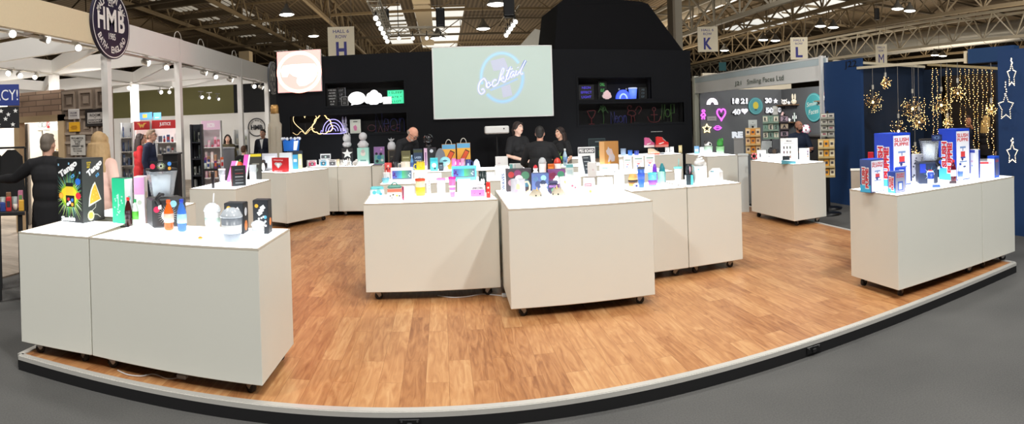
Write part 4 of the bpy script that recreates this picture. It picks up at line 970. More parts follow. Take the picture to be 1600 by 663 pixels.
# dark gift table with baskets at the far left edge, and the one seen behind the slush jar
def gift_table(label, px0, px1, pyt, D, zc=None, n=7, sd=1, grp='', cloth=(28, 27, 30), what='', rowsn=2):
    p = atd((px0+px1)/2, pyt, D); w_ = (px1-px0)*D/F; rz = face(p); z = p.z-.02
    o = thing('display_table', label, 'table', (p.x, p.y, .02), rz)
    m = MB(); m.b2((-w_/2, -.25, z-.04), (w_/2, .35, z), mat(cloth, .5), .005); m.build('table_top', o)
    for sx in (-1, 1):
        for sy in (-.2, .3):
            m = MB(); m.bar((sx*(w_/2-.05), sy, 0), (sx*(w_/2-.05), sy, z-.04), .045, BLACK); m.build('leg', o)
    rnd = random.Random(sd); M3 = Matrix.Translation(Vector((p.x, p.y, .02))) @ Matrix.Rotation(rz, 4, 'Z')
    for r_ in range(rowsn):
        for k in range(n):
            xx = -w_/2 + w_*(k+.5)/n; yy = -.15+.3*r_; c, c2 = rnd.choice(PAL), rnd.choice(PAL); ww = w_/n*.8; h_ = rnd.uniform(.09, .2)+.08*r_
            kind = rnd.choice(('gift_bowl', 'gift_box', 'gift_box', 'gift_glass')); m = MB()
            if kind == 'gift_bowl': r = min(ww*.5, .09); m.lathe([(r*.5, 0), (r*.9, .03), (r, .07), (r*.9, .07), (r*.8, .035), (0, .02)], mat(c, .4), seg=14)
            elif kind == 'gift_box': m.b2((-ww/2, -.05, 0), (ww/2, .05, h_), mat(c, .5), .004); m.b2((-ww*.35, -.0525, h_*.3), (ww*.35, -.0495, h_*.75), mat(c2, .5))
            else: m.lathe([(.03, 0), (.035, .01), (.035, .12), (.031, .12), (.028, .015), (0, .012)], mat((180, 190, 186), .2), seg=12)
            q = m.build(kind); q.location = M3 @ Vector((xx, yy, z+.0005)); q.rotation_euler.z = rz + rnd.uniform(-.15, .15)
            tag(q, 'small %s among the stock on the %s' % ({'gift_bowl': 'bowl', 'gift_box': 'boxed gift', 'gift_glass': 'glass'}[kind], what), kind.split('_')[1], 'stock on the ' + what)
gift_table('black gift table at the left edge with bowls and glasses', -10, 38, 327, 6.4, n=5, sd=4, what='black table at the left edge')
gift_table('dark table crowded with yellow and green gifts behind the left counters', 313, 350, 263, 12.2, n=7, sd=11, what='dark table behind the left counters')
p = atd(8, 345, 7.6); o = thing('clothes_display', 'rack of dark hanging clothes and black stock at the left edge', 'clothes rack', (p.x-.95, p.y+.6, .02), face(p))
for k in range(4):
    m = MB(); m.prism([(-.2, .55), (.2, .55), (.16, 1.35), (.06, 1.45), (-.06, 1.45), (-.16, 1.35)], -.04, .04, mat(((22, 22, 26), (26, 28, 40), (30, 26, 26), (18, 18, 20))[k], .8), (-.5+.3*k, -.05*k, .1)); m.build('garment', o)
m = MB(); m.tube([(-.75, 0, 1.58), (.6, -.15, 1.58)], .015, BLACK, 8); m.bar((-.75, 0, 0), (-.75, 0, 1.58), .03, BLACK); m.bar((.6, -.15, 0), (.6, -.15, 1.58), .03, BLACK); m.build('rail', o)
m = MB(); m.box((-.75, 0, .01), (.05, .5, .02), BLACK); m.box((.6, -.15, .01), (.05, .5, .02), BLACK); m.build('feet', o)
p = atd(10, 180, 8.0); o = thing('patterned_banner', 'black banner with white star pattern below the navy sign', 'banner', (p.x-.1, p.y, p.z-.03), face(p)); MB().bar((-.1, .03, -p.z+.05), (-.1, .03, .1), .03, BLACK).build('post', o)
m = MB(); m.box((0, 0, 0), (.5, .02, .3), mat((20, 20, 24), .7)); m.build('cloth', o)
m = MB()
for k in range(9):
    cx, cz = -.2+.05*k+.01*(k % 2), (.09, -.02, .04, -.1)[k % 4]; m.add([(cx+a*.07, -.012, cz+b*.07) for a, b in star()], [list(range(10))], WHITE)
m.build('stars', o)
# statue of a tall wrapped figure right by the black wall
p = atd(428.5, 150, 11.9); o = thing('draped_statue', 'tall stone grey draped statue standing beside the black wall', 'statue', (p.x, p.y, .02))
st = mat((176, 166, 148), .8, 0, 0, 0, .1, 6); zt = atd(427, 177, 11.9).z
m = MB(); m.lathe([(.2, 0), (.18, .5), (.15, 1.1), (.14, zt-.5), (.15, zt-.25), (.11, zt-.2), (.1, zt-.03)], st, seg=12, sx=1, sy=.8)
for k in range(8): m.tube([(.17*math.cos(k*.8), .13*math.sin(k*.8), .03), (.14*math.cos(k*.8+.2), .11*math.sin(k*.8+.2), 1.2), (.14*math.cos(k*.8+.3), .11*math.sin(k*.8+.3), zt-.3)], .016, st, 6)
m.build('drapery', o)
m = MB(); m.lathe([(.09, zt-.03), (.09, zt+.1), (.07, zt+.15)], mat((206, 160, 96), .4, .5), seg=12); m.build('collar', o)
# ------------------------------------------------------------------ grey lamp booth and navy fairy light booth on the right
FX = 7.2; SHY0, SHY1 = 9.12, 15.0; BKX = 10.0
GREYW = mat((92, 94, 97), .85, 0, 0, 0, .03, 2); SHELL = mat((246, 246, 242), .5); BLUEW = mat((12, 33, 58), .7, 0, 0, 0, .05, 2); BLUEP = mat((17, 56, 104), .65, 0, 0, 0, .04, 2)
zt_ = 2.55
m = MB(); m.b2((FX, SHY1, 0), (BKX+.1, SHY1+.05, zt_), GREYW); struct(m.build('wall_grey_far'))
m = MB(); m.b2((BKX, SHY0+.061, 0), (BKX+.06, SHY1-.001, zt_), GREYW); struct(m.build('wall_grey_rear'))
a = atx(1304, 120, FX); b = atx(1304, 90.5, FX); c = atx(1088, 142, FX)
m = MB()
zf0, zf1 = a.z-.05, b.z+.06
V = [(FX-.03, SHY0, zf0), (FX-.03, c.y, c.z), (FX-.03, c.y, c.z+(zf1-zf0)), (FX-.03, SHY0, zf1)]
m.b2((FX-.03, SHY0, zf0), (FX+.02, c.y, zf1), SHELL); m.b2((FX-.045, SHY0, zf1-.035), (FX+.03, c.y, zf1), SHELL); m.b2((FX-.04, SHY0, zf0), (FX+.03, c.y, zf0+.03), SHELL)
m.b2((FX-.036, SHY0, zf1-.17), (FX-.029, c.y, zf1-.035), mat((206, 222, 226), .5)); struct(m.build('beam_fascia_right'))
m = MB(); m.b2((FX-.06, c.y, 0), (FX+.08, c.y+.14, zf1+.03), mat((214, 214, 196), .5)); struct(m.build('column_31'))
m = MB(); m.b2((7.03, 9.112, 0), (7.095, 9.175, zf1), mat((232, 232, 228), .5)); struct(m.build('column_32'))
# name on the fascia (faces -x)
o = thing('fascia_name', 'small grey company name on the white fascia', 'sign', (FX-.046, atx(1188, 126, FX).y, atx(1188, 127, FX).z), -PI/2)
m = MB(); text(m, 'J21', -1.0, 0, .34, .13, mat((120, 130, 120), .5, 0, 0, 0, 0), 0, bold=.01); text(m, 'Smiling Faces Ltd', .25, 0, 1.6, .15, mat((120, 130, 120), .5, 0, 0, 0, 0), 0, bold=.01); m.build('lettering', o)
p = atx(1220, 129, FX+.2); o = thing('fascia_spotlight', 'bare warm bulb shining just under the white fascia', 'spotlight', (p.x, p.y, p.z), 0)
m = MB(); m.ball((0, 0, 0), .05, mat((255, 236, 200), .4, 0, 14, 0, 0), 12, 8); m.build('bulb', o)
m = MB(); m.bar((0, 0, .05), (-.1, 0, zf0-p.z+.02), .04, mat((120, 110, 96), .5)); m.build('holder', o)
GY = SHY1 - .026
def wneon(name, label, px, paths, rgb, em, r=.012, Y=GY, fill=None, cat='neon light'):
    x, w, z0, z1 = span(*px, Y); h = z1-z0; o = thing(name, label, cat, (x, Y, z0))
    xs_ = [a for P in paths for a, _ in P]; zs = [b for P in paths for _, b in P]; x0, x1, y0, y1 = min(xs_), max(xs_), min(zs), max(zs)
    Q = [[((a-x0)/(x1-x0)-.5, (b-y0)/(y1-y0)) for a, b in P] for P in paths]
    m = MB()
    if fill: 
        for P in Q: m.prism([(a*w, b*h) for a, b in P], -.03, .0, mat(rgb, .4, 0, em, 0, 0))
        m.build('lit_shape', o); m = MB(); 
        for P in Q: m.prism([(a*w*1.04, h/2+(b-.5)*h*1.04) for a, b in P], .0, .025, mat((200, 200, 205), .5))
        m.build('case', o)
    else:
        strokes(m, Q, w-2*r, h-2*r, 0, r, r, mat(rgb, .4, 0, em, 0, 0)); m.build('tube', o)
        m = MB(); m.b2((-.03, .0, h*.4), (.03, .025, h*.4+.06), BLACK); m.build('fixing', o)
    return o
rbw = arc(0, 0, .5, 0, 180, 16) + arc(0, 0, .2, 180, 0, 10)
wneon('rainbow_wall_light', 'white glowing rainbow arch on the grey booth wall', (1104, 153.5, 1121, 163.5), [rbw], (255, 240, 255), 2.2, fill=True)
wneon('neon_flamingo', 'violet pink flamingo neon on the grey booth wall', (1094.5, 171, 1103, 187.5), [smooth([(.2, .0), (.3, .3), (.1, .42), (.35, .62), (.6, .6), (.75, .4), (.45, .35), (.3, .3)]), smooth([(.6, .6), (.5, .78), (.3, .85), (.35, 1), (.6, 1), (.68, .85)]), [(.55, .35), (.6, 0)]], (236, 90, 240), 2.0, .018)
wneon('neon_heart', 'magenta heart outline neon on the grey booth wall', (1119.5, 169.5, 1134.5, 190), [hp], (226, 90, 236), 2.0, .022)
wneon('neon_star', 'warm white five pointed star neon on the grey booth wall', (1097, 193, 1112, 208), [star(5, .5, .24) + star(5, .5, .24)[:1]], (255, 232, 170), 1.8, .02)
wneon('neon_lips', 'purple lips neon on the grey booth wall', (1114.5, 196, 1128, 204), [[(0, .5), (.25, .85), (.42, 1), (.5, .88), (.58, 1), (.75, .85), (1, .5), (.75, .12), (.5, 0), (.25, .12), (0, .5)], [(0, .5), (.5, .55), (1, .5)]], (206, 80, 226), 2.0, .014)
def wtext(s, px, label, rgb=(236, 238, 244), em=.5, Y=GY):
    x, w, z0, z1 = span(*px, Y); o = thing('number_light', label, 'marquee light', (x, Y, z0))
    n = len(s); m = MB()
    text(m, s, 0, (z1-z0)/2, w, z1-z0, mat((228, 230, 236), .5, 0, em, 0, 0), -.05, bold=.07); m.build('lit_figures', o)
    m = MB(); text(m, s, 0, (z1-z0)/2, w, z1-z0, mat((60, 60, 66), .5), -.046, bold=.1, both=.07); m.build('case', o)
    m = MB(); rnd = random.Random(len(label))
    for k in range(10): m.ball((w*(rnd.random()-.5)*.8, -.052, (z1-z0)*(.12+.76*rnd.random())), .012, BLACK, 6, 4)
    m.build('dots', o); return o
wtext('18', (1143, 153.5, 1154, 162.5), 'dotted eighteen light, first in the upper row of number lights'); wtext('21', (1156, 153.5, 1167, 162.5), 'dotted twenty-one light just left of the bulb sign')
wtext('40', (1143, 170.5, 1156, 179.5), 'dotted forty light below the eighteen, beside a heart'); wtext('30', (1194, 153, 1205, 161.5), 'dotted thirty light right of the bulb sign, beside a star'); wtext('50', (1195, 168, 1207, 177), 'dotted fifty light half covered by a pale card')
wneon('heart_wall_light', 'small dotted white heart light beside the forty light', (1158, 170, 1168, 179), [hp[:-1]], (232, 226, 236), .6, fill=True)
wneon('star_wall_light', 'small white star light beside the thirty light', (1208, 154, 1215, 161.5), [star()], (236, 238, 244), .7, fill=True)
wtext('0', (1214, 168, 1219.5, 176), 'half hidden white dotted zero light behind the price card')
poster('price_card', 'plain pale price card over the white dotted zero', (1207, 166, 1215, 179.5), SHY1-.03, (206, 206, 200), [('-', .6, .5, .03), ('-', .45, .6, .03)])
poster('price_card', 'pale notice card above the orange card rack', (1169, 187.5, 1182.5, 203), SHY1-.001, (186, 190, 186), [('o', .75, .12, .09), ('-', .5, .6, .03), ('-', .38, .6, .03)])
poster('price_card', 'small grey label under the violet flamingo neon', (1104.5, 182, 1119, 189), SHY1-.001, (150, 146, 146), [('-', .5, .6, .05)])
# round posters
def disc_sign(name, label, px, Y, rgb, build, faceyaw=0, X=None):
    if X is None: x, w, z0, z1 = span(*px, Y); loc = (x, Y, (z0+z1)/2); rz = 0
    else:
        a, b = atx(px[0], (px[1]+px[3])/2, X), atx(px[2], (px[1]+px[3])/2, X); t = atx((px[0]+px[2])/2, px[1], X); u = atx((px[0]+px[2])/2, px[3], X)
        w = abs(a.y-b.y); z0, z1 = u.z, t.z; loc = (X, t.y, (z0+z1)/2); rz = -PI/2
    o = thing(name, label, 'round sign', loc, rz); h = z1-z0
    m = MB(); m.prism([(a*w/2, b*h/2) for a, b in circ(0, 0, 1, 40)], -.02, .01, mat(rgb, .6)); m.build('disc', o)
    m = MB(); build(m, w, h); m.build('artwork', o); return o
def bulbart(m, w, h):
    m.prism([(a*w*.19, b*h*.22+h*.03) for a, b in arc(0, 0, 1, -62, 242, 24)], -.024, -.02, mat((196, 180, 60), .6)); m.b2((-w*.08, -.024, -h*.26), (w*.08, -.02, -h*.2), mat((58, 64, 66), .6))
    ribbon(m, [(a*w*.44, b*h*.44) for a, b in circ(0, 0, 1, 32)], .01, mat((120, 176, 176), .6), -.0215, True)
disc_sign('bulb_sign', 'round teal sign with a yellow light bulb on the grey wall', (1169, 152.5, 1191.5, 179), GY, (72, 140, 146), bulbart)
def facesart(m, w, h):
    t = mat((206, 214, 206), .6, 0, 0, 0, 0); text(m, 'Smiling', 0, h*.12, w*.78, h*.2, t, -.0215, .12, .005, skew=.25); text(m, 'Faces', 0, -h*.14, w*.56, h*.17, t, -.0215, .12, .005, skew=.25)
    ribbon(m, [(a*w*.46, b*h*.46) for a, b in circ(0, 0, 1, 40)], .012, mat((140, 196, 196), .6), -.0215, True)
disc_sign('name_sign', 'large round teal sign with white Smiling Faces handwriting', (1258, 145.5, 1285, 190.5), 0, (66, 152, 156), facesart, X=BKX-.02)
# two little wall shelves with lamps
def wallshelf(label, px0, px1, py, X=None, Y=None):
    if X is not None:
        a, b = atx(px0, py, X), atx(px1, py, X); o = thing('wall_shelf', label, 'shelf', (X, (a.y+b.y)/2, (a.z+b.z)/2), -PI/2); w = abs(a.y-b.y)
    m = MB(); m.b2((-w/2, -.24, -.03), (w/2, -.001, 0), mat((120, 92, 66), .6, 0, 0, 0, .1, 10), .003); m.build('board', o)
    m = MB()
    for s in (-1, 1): m.prism([(-.01, -.03), (.01, -.03), (.01, -.12), (-.01, -.12)], -.02, -.001, BLACK, (s*w*.35, 0, 0)); m.bar((s*w*.35, -.2, -.03), (s*w*.35, -.01, -.12), .012, BLACK)
    m.build('bracket', o); return o
SX = BKX
wallshelf('short wooden wall shelf with the white rabbit head lamp', 1222, 1249, 163.5, SX)
wallshelf('short wooden wall shelf with the little house and cactus lights', 1222, 1245, 190.5, SX)
wallshelf('short wooden wall shelf with the mushroom lamp at the right', 1282, 1304, 157, SX)
def onshelf(px, pyb, X=SX, dx=.12): p = atx(px, pyb, X-dx); return p
def rot_thing(name, label, cat, px, pyb, X=SX, dx=.12, group=None):
    p = onshelf(px, pyb, X, dx); base = onshelf(px, pyb, X, dx); return thing(name, label, cat, (p.x, p.y, SZ[0]), face(p), group), mpp(p)
SZ = [0]
SZ[0] = sum(atx(q, 163.5, SX).z for q in (1222, 1249))/2
o, k = rot_thing('owl_lamp', 'round white animal face lamp on the upper wall shelf', 'lamp', 1225.5, 163)
WL = mat((236, 232, 226), .5, 0, .25, 0, 0)
m = MB(); m.ball((0, 0, 4*k), (4.6*k, 2.4*k, 4*k), WL); m.build('face', o); m = MB()
for s in (-1, 1): m.tube([(s*1.8*k, -2.2*k, 4.4*k), (s*1.8*k, -2.6*k, 4.4*k)], 1.1*k, BLACK, 10)
m.build('eyes', o); m = MB()
for s in (-1, 1): m.tube([(s*3.2*k, 0, 7*k), (s*4.2*k, 0, 9.2*k)], [1*k, .2*k], WL, 8)
m.build('ears', o)
o, k = rot_thing('star_lamp', 'small white star lamp between the animal face and rabbit lamps', 'lamp', 1232.5, 163, dx=.16)
m = MB(); m.prism([(a*6*k, 3*k+b*6*k) for a, b in star()], -.02, .02, mat((240, 240, 240), .5, 0, .6, 0, 0)); m.build('lit_star', o); m = MB(); m.box((0, 0, .3*k), (3*k, .05, .6*k), WL); m.build('foot', o)
o, k = rot_thing('rabbit_lamp', 'cream rabbit head lamp with tall ears on the upper wall shelf', 'lamp', 1240.5, 163)
CR_ = mat((226, 214, 190), .5, 0, .18, 0, 0); m = MB(); m.ball((0, 0, 4*k), (4.4*k, 3*k, 4*k), CR_); m.build('head', o)
for s in (-1, 1): m = MB(); m.ball((s*2*k, 0, 11.5*k), (1.5*k, 1.2*k, 5*k), CR_); m.build('ear', o)
m = MB()
for s in (-1, 1): m.ball((s*1.6*k, -2.8*k, 4.2*k), .4*k, BLACK, 8, 5)
m.build('eyes', o)
SZ[0] = sum(atx(q, 190.5, SX).z for q in (1222, 1245))/2
o, k = rot_thing('cupcake_lamp', 'pink and white cone lamp on the lower wall shelf', 'lamp', 1223.5, 190)
m = MB(); m.lathe([(3*k, 0), (3.4*k, 9*k), (3.6*k, 9.2*k)], mat((34, 34, 38), .5), seg=12); m.build('base', o); m = MB(); m.lathe([(3.6*k, 9.2*k), (3*k, 12*k), (1*k, 15.5*k), (0, 16*k)], mat((236, 196, 190), .5, 0, .3, 0, 0), seg=12); m.build('shade', o)
o, k = rot_thing('star_lamp', 'small white star lamp on the lower wall shelf', 'lamp', 1233, 190, dx=.16)
m = MB(); m.prism([(a*7*k, 3.4*k+b*7*k) for a, b in star()], -.02, .02, mat((240, 240, 240), .5, 0, .6, 0, 0)); m.build('lit_star', o); m = MB(); m.box((0, 0, .3*k), (3*k, .05, .6*k), WL); m.build('foot', o)
o, k = rot_thing('cactus_lamp', 'white dotted cactus marquee lamp on the lower wall shelf', 'lamp', 1241.5, 190)
m = MB(); m.prism([(-1.1*k, 0), (1.1*k, 0), (1.1*k, 14*k), (0, 15.5*k), (-1.1*k, 14*k)], -.02, .02, mat((110, 130, 116), .5)); m.prism([(1.1*k, 5*k), (3.2*k, 6*k), (3.2*k, 10*k), (2*k, 10*k), (2*k, 7*k), (1.1*k, 6.4*k)], -.02, .02, mat((110, 130, 116), .5)); m.prism([(-1.1*k, 4*k), (-3.2*k, 5*k), (-3.2*k, 9*k), (-2*k, 9*k), (-2*k, 6*k), (-1.1*k, 5.4*k)], -.02, .02, mat((110, 130, 116), .5)); m.build('body', o)
m = MB()
for i in range(6): m.ball((0, -.024, (1.5+2.3*i)*k), .6*k, mat((255, 255, 250), .4, 0, 2, 0, 0), 6, 4)
for s in (-1, 1):
    for i in range(3): m.ball((s*2.6*k, -.024, (5.6+1.7*i)*k), .55*k, mat((255, 255, 250), .4, 0, 2, 0, 0), 6, 4)
m.build('bulbs', o)
SZ[0] = sum(atx(q, 157, SX).z for q in (1282, 1304))/2
o, k = rot_thing('gnome_lamp', 'reddish and white figure lamp on the right wall shelf', 'lamp', 1290, 157)
m = MB(); m.lathe([(4*k, 0), (4.2*k, 3*k), (3*k, 6.5*k), (2*k, 7.5*k)], mat((230, 224, 216), .5), seg=14); m.build('body', o); m = MB(); m.ball((0, 0, 10*k), (2.8*k, 2.6*k, 3.4*k), mat((176, 110, 92), .5)); m.build('head', o)
o, k = rot_thing('figure_lamp', 'small white figure lamp at the end of the right wall shelf', 'lamp', 1298, 157)
m = MB(); m.ball((0, 0, 2.2*k), (2*k, 2*k, 2.4*k), WL, 10, 7); m.ball((0, 0, 5.6*k), (1.5*k, 1.5*k, 1.8*k), WL, 10, 7); m.build('body', o); m = MB()
for s in (-1, 1): m.ball((s*.6*k, -1.4*k, 5.8*k), .25*k, BLACK, 6, 4)
m.build('eyes', o)
p = atx(1292, 170, SX-.02); o = thing('price_card', 'pinkish notice card under the right wall shelf', 'card', (p.x, p.y, p.z), -PI/2)
m = MB(); m.box((0, 0, 0), (.3, .012, .42), mat((190, 176, 186), .6)); m.build('sheet', o); m = MB(); m.box((0, -.008, .08), (.18, .004, .03), mat((120, 90, 120), .6)); m.box((0, -.008, -.02), (.2, .004, .02), mat((120, 90, 120), .6)); m.build('lines', o)
# card racks
def card_rack(label, px0, px1, pyt, pyb_cards, D, rows_, cols_, edge_rgb, card_rgb, art, letters=None, what='', mid=None):
    p = atd((px0+px1)/2, 200, D); w = (px1-px0)*D/F; zt = atd((px0+px1)/2, pyt, D).z; zb = atd((px0+px1)/2, pyb_cards, D).z; rz = face(p)
    o = thing('card_rack', label, 'card rack', (p.x, p.y, 0), rz)
    m = MB(); m.tube([(0, .06, .03), (0, .06, zt+.04)], .02, SATINBLACK, 8); m.build('pole', o)
    m = MB(); m.lathe([(.24, 0), (.24, .02), (.05, .05)], SATINBLACK, (0, .06, 0), 16); m.build('base', o)
    pm = MB(); ch, cw = (zt-zb)/rows_, w/cols_; k = 0
    for r_ in range(rows_):
        for c_ in range(cols_):
            x0 = -w/2 + cw*c_; z0 = zb + ch*r_
            pm.prism([(0.0, .0), (cw*.98, 0), (cw*.98, .01), (0, .01)], -.05, .03, mat(edge_rgb, .6), (x0, 0, z0)); pm.b2((x0, -.052, z0), (x0+cw*.98, -.046, z0+.035), mat(edge_rgb, .6))
    pm.b2((-w/2, .03, zb), (w/2, .045, zt), mat(edge_rgb, .6)); pm.build('pockets', o)
    M3 = Matrix.Translation(Vector((p.x, p.y, 0))) @ Matrix.Rotation(rz, 4, 'Z')
    for r_ in range(rows_):
        for c_ in range(cols_):
            x = -w/2 + cw*(c_+.49); z0 = zb + ch*r_ + .0105; hh = ch*.80; ww = cw*.84
            col = mid if (mid and c_ == cols_//2) else card_rgb[(r_*cols_+c_) % len(card_rgb)]
            m = MB(); m.b2((-ww/2, -.004, 0), (ww/2, .004, hh), mat(col, .6)); ac = art[(r_+c_*2) % len(art)]
            if letters: text(m, letters[(r_*cols_+c_) % len(letters)], 0, hh*.55, ww*.55, hh*.62, mat(ac, .6, 0, 0, 0, 0), -.0045, bold=.06)
            else: m.b2((-ww*.28, -.0055, hh*.4), (ww*.28, -.0039, hh*.74), mat(ac, .6))
            q = m.build('greeting_card'); q.location = M3 @ Vector((x, -.012, z0)); q.rotation_euler = (R(-7), 0, rz)
            tag(q, 'greeting card in %s' % what, 'card', 'cards in ' + what)
    return o
card_rack('orange and tan card rack standing beside the green letter rack', 1164.5, 1188, 200, 240.5, 11.2, 3, 3, (206, 170, 110), [(226, 200, 160), (222, 186, 140)], [(70, 56, 60), (110, 76, 60)], None, 'the orange and tan rack', mid=(226, 140, 30))
card_rack('green card rack with large letter cards', 1192, 1217, 180.5, 217.5, 11.6, 3, 3, (126, 150, 134), [(222, 216, 196), (130, 160, 146)], [(40, 44, 44), (90, 130, 104), (60, 70, 66)], 'SRTAE', 'the green letter rack')
card_rack('pink and black letter card rack right of the green one', 1219, 1232.5, 180.5, 215, 12.5, 3, 1, (70, 60, 66), [(196, 170, 186), (206, 186, 160)], [(40, 44, 60), (50, 40, 50)], 'BAZ', 'the pink letter rack')
card_rack('revolving rack of small square cards at the right of the grey booth', 1282.5, 1304, 177, 224, 10.6, 5, 2, (150, 150, 138), [(214, 210, 196), (196, 190, 180)], [(70, 66, 64), (160, 90, 100), (60, 60, 64)], None, 'the revolving rack')
card_rack('orange and cream card rack low at the right of the grey booth', 1277.5, 1303.5, 217.5, 277, 10.0, 4, 3, (200, 176, 120), [(226, 212, 176), (220, 200, 160)], [(80, 66, 60), (60, 56, 60)], None, 'the low orange rack at the right', mid=(230, 160, 40))
for px, py, D, l, rgb in ((1154, 216, 13.6, 'pale grey plinth at the back of the grey booth', (176, 174, 172)), (1161, 241, 9.9, 'low white plinth between the back counter and the rear right one', (206, 214, 214))):
    p = atd(px, py, D); w = 15*D/F; o = thing('plinth', l, 'plinth', (p.x, p.y, 0), face(p)); m = MB(); m.b2((-w/2, 0, 0), (w/2, w, p.z-.03), mat(rgb, .6)); m.build('body', o); m = MB(); m.b2((-w/2-.01, -.01, p.z-.03), (w/2+.01, w+.01, p.z), mat(rgb, .5), .003); m.build('top', o)
    if D > 12:
        q = thing('letter_light', 'white dotted RE letters standing on the grey plinth', 'marquee light', (p.x, p.y+.05, p.z), face(p)); m = MB(); text(m, 'RE', 0, .08, .26, .15, mat((226, 232, 240), .5, 0, .5, 0, 0), -.03, bold=.08); m.build('lit_letters', q); m = MB(); text(m, 'RE', 0, .08, .26, .15, mat((60, 60, 66), .5), -.026, bold=.1, both=.04); m.build('case', q)
# desk behind the man
p = atx(1282, 207, 9.7); o = thing('back_desk', 'dark counter behind the seated man at the grey booth wall', 'desk', (9.62, p.y, 0), -PI/2); m = MB(); m.b2((-.9, -.3, 0), (.9, .3, p.z-.1), mat((40, 38, 38), .6)); m.build('body', o); m = MB(); m.b2((-.95, -.34, p.z-.1), (.95, .34, p.z-.06), mat((58, 54, 52), .5)); m.build('top', o)
q = thing('ball_light', 'red and white chequered ball light behind the man', 'lamp', (9.45, p.y+.35, p.z-.06), -PI/2); m = MB(); m.ball((0, 0, .15), .13, mat((226, 214, 220), .5, 0, .3, 0, 0), 16, 10); m.build('globe', q); m = MB()
for i in range(12): a = i*2.4; zz = -.11+.02*i; rr_ = math.sqrt(max(0, .13**2-zz*zz)); m.ball((rr_*math.cos(a), rr_*math.sin(a), .15+zz), .028, mat((150, 50, 80), .5), 6, 4)
m.build('dots', q)

# ---- navy booth J22
NX = 7.1; NY0, NY1 = 4.85, 9.05; NBX = 9.86
pz = atx(1325, 93, NX).z
m = MB(); m.b2((NX, 8.0, 0), (NX+.06, SHY0-.012, pz), BLUEP); struct(m.build('wall_blue_front'))
o = thing('stand_number', 'black stand number J22 on the blue wall end', 'sign', (NX-.004, atx(1329, 101, NX).y, atx(1329, 101.5, NX).z), -PI/2)
m = MB(); text(m, 'J22', 0, 0, .36, .16, mat((14, 18, 26), .5, 0, 0, 0, 0), 0, bold=.01); m.build('figures', o)
m = MB(); m.b2((NX+.061, 8.98, 0), (NBX+.06, SHY0-.012, 2.78), BLUEW); struct(m.build('wall_blue_side'))
dy0, dy1 = atx(1556, 150, NBX).y, atx(1468, 150, NBX).y; dz = 2.55
m = MB(); m.b2((NBX, dy1, 0), (NBX+.06, 8.98, 2.72), BLUEW); m.b2((NBX, 3.0, 0), (NBX+.06, dy0, 2.72), BLUEW); m.b2((NBX, dy0, dz), (NBX+.06, dy1, 2.72), BLUEW); struct(m.build('wall_blue_rear'))
m = MB(); m.b2((NBX+.9, 3, 0), (NBX+1.0, 9, 2.8), mat((50, 38, 30), .8)); struct(m.build('wall_store_room'))
ry = atx(1560, 200, 6.75).y
m = MB(); m.b2((6.75, 2.2, 0), (6.9, ry, atx(1566, 78, 6.75).z), BLUEP); struct(m.build('wall_blue_pillar'))
h0, h1 = atx(1548, 97, 6.95), atx(1548, 74, 6.95)
y0, y1 = atx(1586, 80, 6.95).y, atx(1514, 84, 6.95).y
m = MB(); m.b2((6.92, y0, h0.z), (7.06, y1, h1.z), mat((20, 60, 104), .7)); struct(m.build('beam_blue_header'))
m = MB(); a, b = atx(1340, 106.5, NX), atx(1512, 93.5, 7.0); m.bar((a.x, a.y, a.z), (b.x, b.y, b.z), .045, mat((214, 204, 178), .5)); m.bar((NX+.1, 8.92, 2.79), (NBX, 8.92, 2.79), .05, mat((214, 204, 178), .5)); struct(m.build('beam_rail'))
m = MB(); p = atx(1510, 94, 7.0); t = atx(1510, 80, 7.0); m.bar((p.x, p.y, p.z-.05), (t.x, t.y, t.z), .06, mat((226, 212, 180), .5)); struct(m.build('beam_post'))
rl = [atx(1450, 101, 9.3), atx(1558, 107, 8.9)]
o = thing('hanging_bar', 'pale wooden bar from which the bulb curtains hang', 'bar', tuple((rl[0]+rl[1])/2)); c_ = (rl[0]+rl[1])/2
m = MB(); m.bar(rl[0]-c_, rl[1]-c_, .05, mat((206, 186, 140), .6)); m.build('batten', o)
m = MB()
for s in (.1, .9): a = rl[0].lerp(rl[1], s)-c_; m.bar(a, a+Vector((0, 0, .35)), .01, BLACK)
m.build('cord', o)
WARM = mat((255, 214, 140), .4, 0, 5, 0, 0); WARM2 = mat((255, 190, 100), .4, 0, 4, 0, 0); WIRE = mat((120, 100, 70), .5, .3)
def tri_bulb(mb, p, r, mt):
    x, y, z = p; mb.add([(x+r, y, z), (x-r, y, z), (x, y+r, z), (x, y-r, z), (x, y, z+r), (x, y, z-r)], [(0,2,4),(2,1,4),(1,3,4),(3,0,4),(2,0,5),(1,2,5),(3,1,5),(0,3,5)], mt)
def burst(px, py, rpx, X, label, n=70, sd=1, top=None, ell=1):
    p = atx(px, py, X); r = rpx*mpp(p); o = thing('starburst_light', label, 'fairy light', tuple(p)); rnd = random.Random(sd); n = int(n*.8)
    w_ = MB(); b = MB()
    for i in range(n):
        z = rnd.uniform(-1, 1); a = rnd.uniform(0, 2*PI); s = math.sqrt(1-z*z); L = r*rnd.uniform(.55, 1.0); d = Vector((s*math.cos(a), s*math.sin(a), z))*L
        w_.tube([d*.08, d*.97], .0022, WIRE, 3, cap=False); tri_bulb(b, d, .006 if i % 3 else .010, WARM)
        if i % 2 == 0: tri_bulb(b, d*.62, .0055, WARM2)
    w_.build('wires', o); b = b.build('bulbs', o); b['kind'] = 'stuff'
    m = MB(); m.ball((0, 0, 0), r*.11, mat((255, 220, 150), .4, 0, 6, 0, 0), 10, 7); m.build('core', o)
    m = MB(); ztop = (2.75 if top is None else top) - p.z; m.tube([(0, 0, r*.05), (0, 0, ztop)], .005, mat((150, 146, 140), .5), 5); m.box((0, 0, min(ztop, r*1.25)), (.03, .03, .09), mat((220, 218, 210), .5)); m.build('hanging_cable', o)
